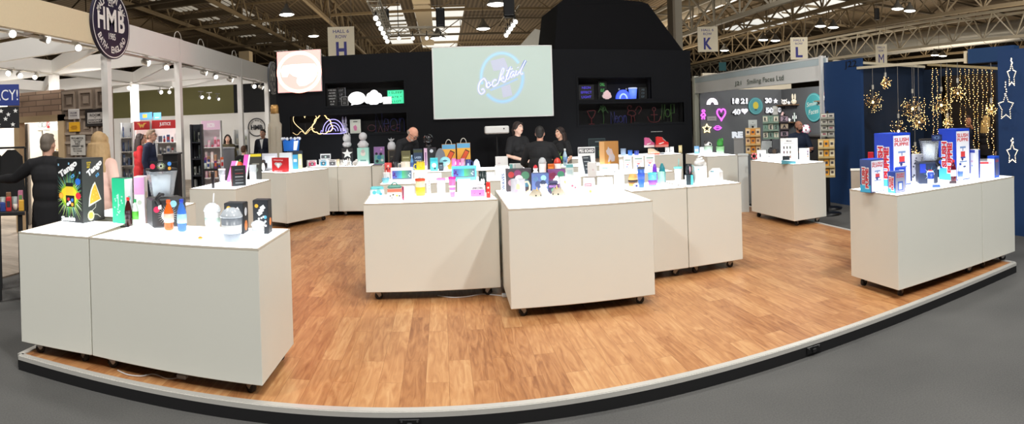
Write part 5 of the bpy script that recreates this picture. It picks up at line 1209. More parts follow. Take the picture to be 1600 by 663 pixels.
for i, (px, py, rp, X, n, l) in enumerate(((1364, 160, 19, 8.2, 90, 'large starburst light at the left of the navy booth'), (1383.5, 130, 10.5, 8.4, 60, 'small starburst light hanging high at the left of the navy booth'), (1404, 205, 19, 8.6, 60, 'starburst light just above the left slush box'),
        (1426, 170, 22, 9.2, 110, 'golden starburst light in the corner of the navy booth'), (1436, 191, 17, 9.0, 90, 'golden starburst light low in the corner of the navy booth'), (1471, 164.5, 20, 8.5, 90, 'starburst light before the bulb curtains'),
        (1496.5, 146, 16, 8.5, 70, 'starburst light high between the bulb curtains'), (1481, 193, 10, 9.0, 60, 'small starburst light low between the bulb curtains'), (1549, 171, 11, 8.3, 60, 'starburst light at the right of the bulb curtains'), (1430, 238, 10, 8.8, 40, 'small starburst light behind the spotted white box'))):
    burst(px, py, rp, X, l, n, i+3)
# bulb curtains: each string a thing
strs = [(1457, 103, 212), (1464, 103, 208), (1478, 104, 200), (1485, 104, 204), (1500, 104, 186), (1508, 104, 188), (1521, 105, 226), (1527, 105, 228), (1542, 105, 224), (1550, 106, 248), (1444, 150, 194), (1514, 105, 160), (1535, 105, 190)]
for i, (px, y0_, y1_) in enumerate(strs):
    f = min(1, max(0, (px-1450)/108)); X = 9.3 - .4*f - .03
    t, u = atx(px, y0_, X), atx(px, y1_+6, X)
    o = thing('bulb_string', 'hanging string of warm bulbs in the navy booth, %s' % (['%s from the left of the curtain' % ORD[i]] if i < 10 else [['short one beside the booth corner'], ['thin upper one in the middle'], ['half length one towards the end']][i-10])[0], 'fairy light', (t.x, t.y, t.z-.035), 0, 'strings of bulbs'); L = t.z-u.z; rnd = random.Random(i)
    m = MB(); pts = [(.02*math.sin(j*1.7), .02*math.cos(j*2.1), -L*j/20) for j in range(21)]; m.tube(pts, .004, WIRE, 4); m.build('wire', o)
    m = MB(); n = int(L/.042)
    for j in range(n): tri_bulb(m, (rnd.uniform(-.02, .02), rnd.uniform(-.02, .02), -L*(j+.5)/n), rnd.uniform(.006, .011), WARM if rnd.random() < .7 else WARM2)
    b = m.build('bulbs', o); b['kind'] = 'stuff'
# hanging metal stars with bulbs on the right pillar side
for i, (px, pt, pc, ph, pw, l) in enumerate(((1581, 90, 118, 38, 12, 'uppermost slim star of bulbs on the blue pillar'), (1572, 125, 168, 42, 21, 'middle large star of bulbs on the blue pillar'), (1582, 215, 240, 34, 15, 'lowest star of bulbs on the blue pillar, trailing to the counter'))):
    X = 6.62; p = atx(px, pc, X); k = mpp(p); t = atx(px, pt, X); o = thing('star_light', l, 'fairy light', tuple(p), -PI/2+.35)
    P = [(a*pw*k*1.2, b*ph*k) for a, b in star(5, .5, .27)]
    m = MB(); m.tube([(a, 0, b) for a, b in P], .006, WIRE, 5, True); m.tube([(0, 0, ph*k*.5), (0, 0, t.z-p.z)], .004, WIRE, 4); m.build('wire', o)
    m = MB(); rnd = random.Random(i)
    for j in range(10):
        a, b = P[j], P[(j+1) % 10]
        for q in range(4): tri_bulb(m, (a[0]+(b[0]-a[0])*q/4, -.012, a[1]+(b[1]-a[1])*q/4), .008, mat((255, 240, 210), .4, 0, 2.2, 0, 0))
    for q in range(6): tri_bulb(m, (rnd.uniform(-.015, .015), -.01, ph*k*.5+(t.z-p.z-ph*k*.5)*q/6), .010, mat((255, 240, 210), .4, 0, 2.2, 0, 0))
    b = m.build('bulbs', o); b['kind'] = 'stuff'
# ------------------------------------------------------------------ people
def remesh(o, vox, it=4, keep=False):
    r = o.modifiers.new('fuse', 'REMESH'); r.mode = 'VOXEL'; r.voxel_size = vox; r.use_smooth_shade = True
    s = o.modifiers.new('soften', 'SMOOTH'); s.iterations = it; s.factor = .5
def person(label, px, pytop, D, turn, floor=STAGE, skin=(206, 160, 136), hair='short', hcol=(50, 40, 34), top=(24, 24, 28), legs=(36, 38, 46), sleeve='long', lean=0, hyaw=0, hpitch=0, arms=None, beard=None, glasses=False, girth=1.0, female=False, pos=None, collar=None, coat=False, name='person', hgt=None):
    p = atd(px, pytop, D) if pos is None else pos
    H = (p.z - floor) if hgt is None else hgt
    u = H/1.75 if not lean else H/(1.75-.95+.0)*1.0
    if lean: u = H/(.95+.80*math.cos(R(lean)))          # crown lowered by the bow
    o = thing(name, label, 'person', (p.x, p.y, floor), face(p, turn), None)
    SK = mat(skin, .55, 0, 0, 0, .05, 14); TP = mat(top, .85, 0, 0, 0, .12, 9); LG_ = mat(legs, .85, 0, 0, 0, .1, 9); HR = mat(hcol, .6, 0, 0, 0, .2, 30)
    Lm = Matrix.Translation((0, 0, .95)) @ Matrix.Rotation(R(lean), 4, 'X') @ Matrix.Translation((0, 0, -.95))
    V = Vector
    sw = .165 if not female else .145
    arms = arms or {}
    A = {}
    for s, k in ((-1, 'r'), (1, 'l')):
        el, wr = arms.get(k, ((s*(sw+.075), .03, 1.14), (s*(sw+.085), -.05, .90)))
        A[k] = (V((s*sw, 0, 1.425)), V(el), V(wr))
    hp = V((0, -.035, 1.635)); Hm = Lm @ Matrix.Translation(hp) @ Matrix.Rotation(R(hyaw), 4, 'Z') @ Matrix.Rotation(R(hpitch), 4, 'X')
    if lean:   # keep the bowed crown over the spot the photo shows
        c = Lm @ hp; o.location = Vector(o.location) - (Matrix.Rotation(face(p, turn), 3, 'Z') @ Vector((0, c.y*u, 0)))
    def torso(m, mt, f, hem=.86):
        n0 = len(m.v)
        m.ball((0, 0, 1.30), (sw*.98*f+(.0), .112*f, .17), mt); m.ball((0, 0, 1.13), (.138*f*girth, .104*f*girth, .2), mt); m.ball((0, 0, .98), (.155*f, .112*f, .14), mt)
        m.tube([(-sw, 0, 1.42), (0, .01, 1.445), (sw, 0, 1.42)], [.058*f, .07*f, .058*f], mt, 12)
        m.ball((-sw, 0, 1.42), .062*f, mt, 10, 7); m.ball((sw, 0, 1.42), .062*f, mt, 10, 7)
        if female: 
            for s in (-1, 1): m.ball((s*.065, -.085*f, 1.27), (.06*f, .05*f, .06*f), mt)
        if hem < .86: m.lathe([(.165*f, hem), (.155*f, .98), (.13*f, 1.05)], mt, seg=16, sy=.75)
        return n0
    def arm(m, mt, k, f, upto=1.0):
        S, E_, W_ = A[k]; s = 1 if k == 'l' else -1
        pts = [S, S.lerp(E_, .5), E_, E_.lerp(W_, .4), W_]; rs = [.055*f, .049*f, .040*f, .039*f, .027*f]
        if upto < 1: pts = pts[:2]+[S.lerp(E_, .72)]; rs = [.058*f, .056*f, .058*f]
        m.tube(pts, rs, mt, 12); m.ball(E_ if upto == 1 else pts[-1], rs[2], mt, 10, 7)
    def hand(m, mt, k):
        S, E_, W_ = A[k]; s = 1 if k == 'l' else -1; d = (W_-E_).normalized(); side = d.cross(V((s, 0, 0)));
        side = side.normalized() if side.length > .2 else V((0, -1, 0)); nrm = d.cross(side).normalized()
        m.tube([W_, W_+d*.045, W_+d*.085], [.026, .034, .033], mt, 10)
        for i, (off, L) in enumerate(((-.028, .062), (-.0095, .075), (.0095, .07), (.028, .055))):
            b = W_+d*.083+side*off; m.tube([b, b+d*L*.5-nrm*s*.004, b+d*L*.95-nrm*s*.02], [.0095, .0088, .0075], mt, 6)
        b = W_+d*.03+side*.028; m.tube([b, b+side*.024+d*.028, b+side*.03+d*.06], [.012, .0105, .0085], mt, 6)
    def headm(m, mt):
        n0 = len(m.v)
        m.ball((0, .012, .015), (.074, .094, .098), mt, 18, 12); m.ball((0, -.03, -.055), (.055, .056, .058), mt, 14, 9); m.ball((0, -.052, -.088), (.026, .024, .022), mt, 10, 7)
        m.tube([(0, -.084, .02), (0, -.104, -.018), (0, -.1, -.03)], [.009, .014, .013], mt, 8); m.ball((0, -.066, .036), (.056, .022, .014), mt, 10, 6)
        for s in (-1, 1):
            m.ball((s*.074, .01, -.01), (.010, .02, .032), mt, 8, 6); m.ball((s*.036, -.062, -.02), (.022, .02, .02), mt, 8, 6)
        m.ball((0, -.082, -.056), (.024, .012, .013), mt, 8, 6)
        return n0
    # continuous body
    m = MB(); n0 = torso(m, SK, .94)
    for k in 'rl': arm(m, SK, k, .92); hand(m, SK, k)
    m.tube([(0, .012, 1.42), (0, -.01, 1.53), (0, -.022, 1.6)], [.062, .052, .05], SK, 12)
    m.tf(Lm, n0)
    n0 = headm(m, SK); m.tf(Hm, n0)
    for s in (-1, 1):
        m.tube([(s*.085, 0, .95), (s*.09, -.005, .72), (s*.095, -.005, .5), (s*.095, .015, .3), (s*.095, .02, .09)], [.082, .074, .054, .052, .036], SK, 12); m.tube([(s*.095, .04, .045), (s*.1, -.06, .04), (s*.105, -.15, .025)], [.04, .04, .024], SK, 10)
    S4 = Matrix.Scale(u, 4)
    m.tf(S4); b = m.build('body', o); remesh(b, .0105*u, 3)
    # face details
    m = MB()
    for s in (-1, 1):
        m.ball((s*.032, -.0775, .012), (.0135, .008, .0085), mat((236, 232, 226), .3), 10, 6); m.ball((s*.032, -.0835, .012), (.006, .004, .006), mat((40, 28, 22), .3), 8, 5)
        m.tube([(s*.014, -.088, .034), (s*.033, -.089, .041), (s*.054, -.074, .035)], [.0035, .0042, .0025], HR if hair != 'bald' else mat((110, 84, 70), .7), 6)
    m.tf(Hm); m.tf(S4); m.build('eyes', o)
    m = MB(); m.tube([(-.022, -.089, -.053), (0, -.0965, -.051), (.022, -.089, -.053)], [.003, .0058, .003], mat((196, 116, 108), .6), 8); m.tf(Hm); m.tf(S4); m.build('mouth', o)
    # clothes
    m = MB(); n0 = torso(m, TP, 1.1 if not coat else 1.2, .80 if not coat else .70)
    for k in 'rl': arm(m, TP, k, 1.22 if not coat else 1.45, 1.0 if sleeve == 'long' else .7)
    m.tube([(0, .014, 1.40), (0, .005, 1.475)], [.085, .066], TP, 12)
    m.tf(Lm, n0); m.tf(S4); t_ = m.build('jacket' if coat else 'shirt', o); remesh(t_, .0115*u, 4)
    if collar:
        m = MB(); m.tube([(0.062*math.cos(a), .0+.058*math.sin(a), 1.485+.012*math.sin(a)) for a in [2*PI*i/16 for i in range(16)]], .012, mat(collar, .7), 6, True)
        m.prism([(-.05, 1.48), (.05, 1.48), (.0, 1.22)], -.142*(1.0), -.128, mat(collar, .7)); m.tf(Lm); m.tf(S4); m.build('collar', o)
    m = MB(); m.ball((0, 0, .93), (.165, .122, .11), LG_)
    for s in (-1, 1): m.tube([(s*.082, 0, .93), (s*.09, -.005, .72), (s*.095, -.005, .5), (s*.096, .012, .3), (s*.096, .018, .085)], [.093, .086, .068, .064, .058], LG_, 12)
    m.tf(S4); q = m.build('trousers', o); remesh(q, .012*u, 4)
    for s in (-1, 1):
        m = MB(); m.tube([(s*.095, .055, .05), (s*.097, .0, .055), (s*.102, -.09, .042), (s*.106, -.165, .03)], [.04, .047, .043, .026], mat((26, 24, 24), .5), 10); m.b2((s*.1-.042, -.18, 0), (s*.1+.042, .09, .018), BLACK, .006); m.tf(S4); m.build('shoe', o)
    # hair
    m = MB()
    if hair in ('short', 'crop'):
        m.ball((0, .022, .032), (.079, .092, .092), HR, 16, 10); m.ball((0, .06, -.02), (.066, .05, .06), HR, 12, 8); m.ball((0, -.03, .092), (.055, .05, .026), HR, 12, 8)
    elif hair == 'bald':
        for s in (-1, 1): m.ball((s*.068, .035, -.01), (.012, .045, .03), HR, 10, 7)
        m.ball((0, .094, -.02), (.055, .014, .03), HR, 12, 7)
    else:
        m.ball((0, .02, .03), (.083, .094, .096), HR, 16, 10)
        for s in (-1, 1): m.tube([(s*.03, -.055, .095), (s*.07, -.03, .05), (s*.082, .01, -.02)], [.018, .022, .022], HR, 8)
        if hair == 'long':
            for i in range(9):
                a = PI*(i/8); x, y = .082*math.cos(a), .03+.07*math.sin(a)
                m.tube([(x, y, .0), (x*1.12, y+.012, -.12), (x*1.25, y+.025, -.28), (x*1.15, y+.02, -.46)], [.032, .036, .034, .010], HR, 8)
        if hair == 'tied':
            m.tube([(0, .1, .02), (0, .13, -.03), (.01, .115, -.14), (.02, .1, -.22)], [.03, .036, .03, .01], HR, 10)
    m.tf(Hm); m.tf(S4); h_ = m.build('hair', o)
    if hair != 'bald': remesh(h_, .0085*u, 3)
    if beard:
        m = MB(); m.ball((0, -.045, -.078), (.05, .05, .036), mat(beard, .8, 0, 0, 0, .2, 40), 12, 8); m.tube([(-.026, -.086, -.043), (0, -.098, -.04), (.026, -.086, -.043)], [.005, .007, .005], mat(beard, .8, 0, 0, 0, .2, 40), 6)
        for s in (-1, 1): m.tube([(s*.066, -.0, -.03), (s*.058, -.03, -.07)], [.012, .018], mat(beard, .8, 0, 0, 0, .2, 40), 8)
        m.tf(Hm); m.tf(S4); m.build('beard', o)
    if glasses:
        m = MB(); G = mat((28, 26, 26), .4)
        for s in (-1, 1):
            m.tube([(s*.033+.024*math.cos(a), -.098, .010+.018*math.sin(a)) for a in [2*PI*i/14 for i in range(14)]], .0028, G, 5, True); m.tube([(s*.057, -.097, .014), (s*.08, -.03, .014), (s*.08, .03, .0)], .0026, G, 5)
        m.tube([(-.01, -.099, .012), (.01, -.099, .012)], .0026, G, 5); m.tf(Hm); m.tf(S4); m.build('glasses', o)
    return o
person('man seen from behind in a black jacket reaching to the left, short grey hair', 73, 209, 6.3, 158, 0, (196, 150, 128), 'crop', (104, 94, 84), (20, 20, 24), (34, 42, 60), coat=True, girth=1.12, hyaw=-8, arms={'l': ((.40, -.02, 1.27), (.66, -.12, 1.25)), 'r': ((-.25, .03, 1.13), (-.26, -.10, .92))}, collar=None)
person('woman seen from behind with long blonde hair beside the panelled wall', 152, 206.5, 6.0, 150, 0, (222, 178, 156), 'long', (170, 140, 98), (222, 186, 172), (54, 54, 62), female=True, hyaw=14)
person('grey haired man in a navy suit and glasses facing right in the left booth', 234, 203, 11.6, 68, .02, (208, 160, 138), 'crop', (138, 116, 96), (26, 34, 62), (26, 32, 56), coat=True, glasses=True, collar=(226, 226, 230), girth=1.1)
person('dark haired person in a red coat behind the man in the navy suit', 217, 209, 12.5, 100, .02, (214, 168, 146), 'long', (44, 30, 28), (176, 30, 36), (30, 30, 40), female=True, coat=True)
person('dark haired woman in an olive top behind the light grey desk', 355.5, 210.5, 15.3, 0, .02, (216, 172, 150), 'long', (40, 30, 26), (86, 78, 56), (40, 40, 44), female=True)
person('man in a dark blazer and white shirt before the white booth wall', 411, 202, 15.6, -22, .02, (206, 158, 132), 'short', (46, 36, 30), (30, 34, 52), (40, 40, 46), coat=True, collar=(236, 236, 236))
person('short brown haired person in a black top seen from behind, behind the dark game box', 380, 228, 12.9, 160, .02, (212, 164, 140), 'short', (84, 54, 36), (24, 22, 24), (30, 30, 34), collar=(220, 220, 220))
person('bald man in glasses and a dark top bending over the island counter', 645, 201, 9.9, 42, STAGE, (226, 166, 140), 'bald', (150, 140, 132), (22, 24, 28), (30, 30, 34), lean=36, hyaw=10, hpitch=14, beard=(196, 170, 156), glasses=True, hgt=1.62, arms={'l': ((.24, -.16, 1.16), (.16, -.36, 1.08)), 'r': ((-.24, -.16, 1.16), (-.16, -.36, 1.08))})
person('woman with tied dark hair in a black T-shirt looking right', 808, 190.5, 9.95, 30, STAGE, (224, 184, 164), 'tied', (44, 32, 28), (18, 18, 21), (24, 24, 28), 'short', female=True, hyaw=16, arms={'r': ((-.22, -.02, 1.14), (-.06, -.30, 1.07)), 'l': ((.22, -.05, 1.14), (.12, -.28, 1.06))})
person('man in a black shirt seen from behind between the two women', 843, 197.5, 8.45, 174, STAGE, (206, 150, 126), 'short', (26, 22, 20), (15, 15, 18), (22, 22, 26), girth=1.22, arms={'l': ((.29, -.08, 1.16), (.24, -.32, 1.06)), 'r': ((-.29, -.08, 1.16), (-.24, -.32, 1.06))}, coat=True)
person('woman with dark wavy hair in a black top facing left', 876, 199, 10.3, -38, STAGE, (220, 172, 146), 'long', (42, 28, 24), (18, 18, 21), (24, 24, 28), 'short', female=True, hyaw=-14, arms={'l': ((.27, -.05, 1.14), (.32, -.30, 1.05)), 'r': ((-.2, -.05, 1.12), (-.12, -.28, 1.06))})
person('bearded bald man in a navy jacket behind the notice board in the grey booth', 1247, 189, 11.4, 28, 0, (176, 124, 100), 'bald', (60, 46, 38), (26, 38, 60), (34, 36, 46), beard=(44, 34, 30), coat=True, hyaw=16, arms={'r': ((-.25, -.10, 1.14), (.06, -.25, 1.16)), 'l': ((.25, -.10, 1.12), (-.06, -.26, 1.12))})
person('man with a hand at his mouth standing in the navy booth doorway', 1512, 181, 12.6, 10, 0, (206, 140, 104), 'crop', (60, 40, 30), (26, 28, 40), (30, 30, 36), hyaw=20, arms={'l': ((.24, -.12, 1.18), (.06, -.24, 1.46)), 'r': ((-.24, .02, 1.13), (-.2, -.12, .95))})
person('blonde haired person seen from behind the bulb strings', 1540, 181, 13.1, 150, 0, (220, 176, 150), 'long', (214, 172, 104), (40, 34, 36), (30, 30, 36), female=True)
# ------------------------------------------------------------------ merchandise builders
CLEAR = mat((236, 244, 250), .08, 0, 0, 0, 0, 30, .28); WH = mat((244, 244, 242), .4); BK = mat((24, 24, 27), .4); 
def flat(rgb): return mat(rgb, .55, 0, 0, 0, 0)
def poly_(m, P, rgb, y=-.0008): m.add([(a, y, b) for a, b in P], [list(range(len(P)))], flat(rgb))
def rect(m, cx, cz, w, h, rgb, y=-.0008, rot=0):
    c, s = math.cos(rot), math.sin(rot); P = [(-w/2, -h/2), (w/2, -h/2), (w/2, h/2), (-w/2, h/2)]
    poly_(m, [(cx+a*c-b*s, cz+a*s+b*c) for a, b in P], rgb, y)
def disc(m, cx, cz, r, rgb, y=-.0008, rz=None, n=20): poly_(m, [(cx+r*math.cos(2*PI*i/n), cz+(rz or r)*math.sin(2*PI*i/n)) for i in range(n)], rgb, y)
def put(m, o, name, w, d, side=None, label=None):
    """fix a flat print (drawn at y=0) to the front (-y) or the right (+x) or left (-x) face of a box w x d"""
    if not m.v: return
    if side == 'R': m.tf(Matrix.Translation((w/2, 0, 0)) @ Matrix.Rotation(PI/2, 4, 'Z'))
    elif side == 'L': m.tf(Matrix.Translation((-w/2, 0, 0)) @ Matrix.Rotation(-PI/2, 4, 'Z'))
    else: m.tf(Matrix.Translation((0, -d/2, 0)))
    return m.build(name, o, label)
def carton(o, w, d, h, rgb, front=None, side=None, siderot='R', topc=None):
    m = MB(); m.b2((-w/2, -d/2, 0), (w/2, d/2, h), mat(rgb, .42, 0, 0, 0, .02), .003); m.build('carton', o)
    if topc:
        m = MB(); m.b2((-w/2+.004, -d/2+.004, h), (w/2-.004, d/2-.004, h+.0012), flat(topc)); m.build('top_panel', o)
    if front: m = MB(); front(m, w, h); put(m, o, 'front_print', w, d)
    if side: m = MB(); side(m, d, h); put(m, o, 'side_print', w, d, siderot)
def cbox(name, label, L, N, Rr, pytop, rgb, front=None, side=None, z=None, cat='box', group=None, topc=None, turn=None):
    """box on its near corner N; the two visible sides end at photo columns L and Rr"""
    z = HT if z is None else z; n = atz(*N, z); k = mpp(n); th = R(turn if turn is not None else 42); rz = face(n) - th
    x = Vector((math.cos(rz), math.sin(rz), 0)); yv = Vector((-x.y, x.x, 0))
    def reach(d, px):
        r = ray(px, N[1]); return -(n.x*r.y - n.y*r.x)/(d.x*r.y - d.y*r.x)
    w, d = abs(reach(-x, L[0])), abs(reach(yv, Rr[0])); c = n - x*w/2 + yv*d/2; h = atd(N[0], pytop, math.hypot(n.x, n.y)).z - z
    o = thing(name, label, cat, (c.x, c.y, z), rz, group); carton(o, w, d, h, rgb, front, side, 'R', topc); return o, w, d, h
def fpos(px, pyb, z=None): return atz(px, pyb, HT if z is None else z)
def dims(px0, px1, pyb, pyt, z=None):
    z = HT if z is None else z; p = fpos((px0+px1)/2, pyb, z); k = mpp(p); return p, (px1-px0)*k, atd((px0+px1)/2, pyt, math.hypot(p.x, p.y)).z - z, k
def fbox(name, label, px0, px1, pyb, pyt, depth, rgb, front=None, yaw=0, z=None, cat='box', group=None, side=None, topc=None):
    p, w, h, k = dims(px0, px1, pyb, pyt, z); rz = face(p, yaw)
    if yaw: w = max(.03, (w - depth*abs(math.sin(R(yaw))))/math.cos(R(yaw)))
    f = Vector((math.sin(rz), -math.cos(rz), 0))
    c = p - f*depth/2
    o = thing(name, label, cat, (c.x, c.y, HT if z is None else z), rz, group); carton(o, w, depth, h, rgb, front, side, 'R' if yaw < 0 else 'L', topc); o['_h'] = h; return o
def mug(label, px0, px1, pyb, pyt, rgb, hside=1, art=None, z=None, yaw=0, inner=None, group=None, hrgb=None):
    p, w, h, k = dims(px0, px1, pyb, pyt, z); r = w/2; o = thing('mug', label, 'mug', tuple(p + Vector((0, r, 0))), face(p, yaw), group)
    mt_ = mat(rgb, .25); m = MB(); m.lathe([(r*.86, 0), (r*.97, .006), (r, .02), (r, h), (r*.92, h), (r*.9, .02), (0, .014)], mt_, seg=22); m.build('cup', o)
    m = MB(); m.tube([(hside*r*.93, 0, h*.82), (hside*r*1.35, 0, h*.84), (hside*r*1.62, 0, h*.62), (hside*r*1.55, 0, h*.36), (hside*r*.95, 0, h*.2)], r*.13, mat(hrgb or rgb, .25), 8); m.build('handle', o)
    if art:
        m = MB(); art(m, r, h); m.build('print', o)
    return o
def curve_print(m, r, h, items):
    """small raised shapes on a cylinder front: (angle deg, z fraction, w, h, rgb)"""
    for a, zf, w, hh, rgb in items:
        s = len(m.v); m.prism([(-w/2, -hh/2), (w/2, -hh/2), (w*.5, hh*.2), (w*.2, hh/2), (-w*.2, hh/2), (-w*.5, hh*.2)], -.002, .004, flat(rgb)); an = R(a)
        m.tf(Matrix.Translation((r*math.sin(an), -r*math.cos(an), h*zf)) @ Matrix.Rotation(an, 4, 'Z'), s)
def tumbler(label, px0, px1, pyb, pyt, rgb, lid=None, straw=None, straw_h=.06, bands=(), clear=False, z=None, taper=.8, dome=False, group=None, name='tumbler', cat='tumbler'):
    p, w, h, k = dims(px0, px1, pyb, pyt, z); r = w/2; o = thing(name, label, cat, tuple(p + Vector((0, r, 0))), face(p), group)
    hb = h*.9 if lid else h
    if dome: hb = h*.72
    m = MB(); m.lathe([(r*taper*.95, 0), (r*taper, .006), (r*.97, hb), (r*.9, hb), (r*taper*.9, .02), (0, .015)], CLEAR if clear else mat(rgb, .3), seg=20); m.build('cup', o)
    if clear: m = MB(); m.lathe([(r*taper*.86, .018), (r*.84, hb*.6), (0, hb*.6)], mat(rgb, .3), seg=18); m.build('filling', o)
    for i, (z0, z1, c) in enumerate(bands):
        f = lambda q: r*(taper+(.97-taper)*q/1.0)+.0012
        m = MB(); m.lathe([(f(z0), hb*z0), (f(z1), hb*z1)], flat(c), seg=20); m.build('printed_band', o)
    if lid:
        m = MB()
        if dome: m.lathe([(r*1.02, hb), (r*1.04, hb+.008), (r*.95, hb+.02), (r*.78, hb+(h-hb)*.7), (r*.3, h), (0, h)], mat(lid, .25), seg=20)
        else: m.lathe([(r*1.0, hb), (r*1.04, hb+.004), (r*1.04, h*.97), (r*.9, h), (0, h)], mat(lid, .35), seg=20)
        m.build('lid', o)
    if straw: m = MB(); m.tube([(r*.15, 0, h*.98), (r*.25, 0, h+straw_h)], max(.004, r*.09), mat(straw, .4), 8); m.build('straw', o)
    return o
def bottle(label, px0, px1, pyb, pyt, liquid, cap, lab, z=None, name='drink_bottle'):
    p, w, h, k = dims(px0, px1, pyb, pyt, z); r = w/2; o = thing(name, label, 'bottle', tuple(p + Vector((0, r, 0))), face(p))
    m = MB(); m.lathe([(r*.7, 0), (r*.95, .01), (r, h*.1), (r*.94, h*.3), (r, h*.5), (r*.96, h*.62), (r*.6, h*.78), (r*.36, h*.87), (r*.36, h*.9)], mat(liquid, .12, 0, 0, 0, 0), seg=20); m.build('body', o)
    m = MB(); m.lathe([(r*1.0+.001, h*.26), (r*1.0+.001, h*.55)], mat(lab, .4), seg=20); m.build('label_sleeve', o)
    m = MB(); m.lathe([(r*.42, h*.885), (r*.44, h*.89), (r*.44, h*.99), (r*.38, h), (0, h)], mat(cap, .4), seg=16); m.build('cap', o)
    return o
def tango(m, w, h, full=True):
    u = w
    rect(m, 0, h/2, w*.985, h*.985, (22, 24, 26) if full else (62, 64, 64), -.0006)
    if full:
        rnd = random.Random(4)
        for i in range(64):
            a = 2*PI*i/64+rnd.uniform(-.03, .03); L = u*rnd.uniform(.45, .74); c = rnd.choice([(150, 220, 90), (200, 236, 130), (120, 200, 190), (220, 240, 200), (90, 190, 90)])
            ca, sa = math.cos(a), math.sin(a); cx, cz = 0, h*.42
            pts = [(cx+.16*u*ca-.014*u*sa, cz+.16*u*sa+.014*u*ca), (cx+L*ca, cz+L*1.15*sa), (cx+.16*u*ca+.014*u*sa, cz+.16*u*sa-.014*u*ca)]
            poly_(m, [(max(-w*.49, min(w*.49, q)), t) for q, t in pts], c, -.0008)
        disc(m, 0, h*.42, .36*u, (140, 190, 50), -.00085); disc(m, 0, h*.42, .29*u, (226, 226, 66), -.0009); disc(m, -.02*u, h*.47, .3*u, (250, 214, 50), -.0010, .15*u)
        rect(m, 0, h*.42, .28*u, h*.36, (236, 200, 60), -.0011); rect(m, 0, h*.59, .30*u, h*.06, (24, 24, 26), -.0012); rect(m, .02*u, h*.33, .34*u, h*.18, (24, 24, 26), -.0012)
        for dx, dz, c in ((-.05, .36, (200, 50, 60)), (.1, .35, (60, 120, 200)), (.0, .31, (240, 240, 240)), (.1, .28, (240, 160, 50)), (-.08, .28, (250, 250, 250))): disc(m, dx*u, h*dz, .05*u, c, -.0013)
        disc(m, .34*u, h*.42, .1*u, (206, 36, 56), -.0012); disc(m, -.34*u, h*.41, .09*u, (240, 160, 40), -.0012); disc(m, -.34*u, h*.41, .065*u, (250, 190, 80), -.0013); disc(m, .34*u, h*.64, .1*u, (40, 110, 210), -.0012)
        for dx, dz in ((-.42, .9), (0, .92), (.42, .78), (-.33, .78)): poly_(m, [(dx*u-.03*u, dz*h-.012*h), (dx*u+.02*u, dz*h-.02*h), (dx*u+.03*u, dz*h+.014*h), (dx*u-.02*u, dz*h+.022*h)], (150, 196, 226), -.0012)
        text(m, 'Slushie', -.08*u, h*.055, .56*u, h*.075, flat((240, 244, 244)), -.0014, .05, .05)
    else:
        text(m, 'ICE FOR', -.18*u, h*.93, .2*u, h*.025, flat((230, 200, 40)), -.0014, 0, .03); text(m, 'YOUR', -.2*u, h*.895, .16*u, h*.025, flat((230, 200, 40)), -.0014, 0, .03); text(m, 'BEST', -.2*u, h*.86, .14*u, h*.025, flat((230, 200, 40)), -.0014, 0, .03)
        poly_(m, [(.08*u, h*.62), (-.02*u, h*.58), (-.12*u, h*.5), (-.2*u, h*.38), (-.24*u, h*.24), (.36*u, h*.33)], (244, 240, 228), -.0010)
        poly_(m, [(.09*u, h*.59), (.01*u, h*.55), (-.08*u, h*.48), (-.15*u, h*.38), (-.18*u, h*.28), (.31*u, h*.34)], (236, 188, 60), -.0012)
        for dx, dz in ((.06, .5), (.12, .44), (0, .42), (.16, .38), (-.06, .35)): disc(m, dx*u, h*dz, .02*u, (250, 220, 130), -.0013)
        disc(m, -.14*u, h*.1, .15*u, (240, 232, 180), -.0011); disc(m, -.14*u, h*.1, .1*u, (236, 204, 90), -.0012)
        ribbon(m, [(-.1*u, h*.17), (.08*u, h*.22), (.1*u, h*.28)], .015*u, flat((240, 240, 230)), -.0013); ribbon(m, [(-.05*u, h*.12), (.16*u, h*.1), (.3*u, h*.05)], .015*u, flat((240, 240, 230)), -.0013)
    rot = .52; k = 1 if full else .95
    text(m, 'Tango', -.03*u if full else .08*u, h*.83, .8*u*k, h*.135, flat((120, 120, 124)), -.0014, rot, .11); text(m, 'Tango', -.03*u if full else .08*u, h*.83, .8*u*k, h*.13, flat((246, 246, 246)), -.0016, rot, .05)
    text(m, 'ICE', .14*u if full else .2*u, h*.725, .16*u, h*.05, flat((90, 170, 226)), -.0016, rot, .06)
def slush_front(m, w, h, big=True):
    rect(m, 0, h*.49, w*.9, h*.93, (240, 240, 246), -.0006)
    text(m, 'SLUSH', 0, h*.875, w*.78, h*.075, flat((206, 30, 44)), -.0012, .0, .03); text(m, 'PUPPiE', 0, h*.79, w*.78, h*.065, flat((206, 30, 44)), -.0012, .0, .03)
    rect(m, 0, h*.64, w*.40, h*.035, (120, 150, 200)); rect(m, 0, h*.60, w*.05, h*.06, (80, 100, 160)); rect(m, 0, h*.50, w*.30, h*.12, (214, 60, 60)); rect(m, 0, h*.44, w*.34, h*.03, (60, 70, 150), -.001)
    disc(m, -w*.04, h*.41, w*.07, (40, 50, 110), -.0012); rect(m, w*.02, h*.36, w*.5, h*.02, (90, 130, 190)); 
    if big: disc(m, w*.1, h*.26, w*.1, (40, 60, 120), -.001, w*.04)
def slush_side(m, w, h):
    rect(m, 0, h*.12, w*.96, h*.22, (70, 190, 240), -.0005)
    for dz, s, dx in ((-.16, 'SLUSH', -.2), (.12, 'PUPPiE', .2)):
        L = h*.50 if s == 'SLUSH' else h*.58; zc = h*(.50 if s == 'SLUSH' else .44)
        text(m, s, w*dx*.8, zc, L+.02, w*.36, flat((240, 244, 250)), -.0009, PI/2, .16); text(m, s, w*dx*.8, zc, L, w*.29, flat((206, 30, 44)), -.0012, PI/2, .05)
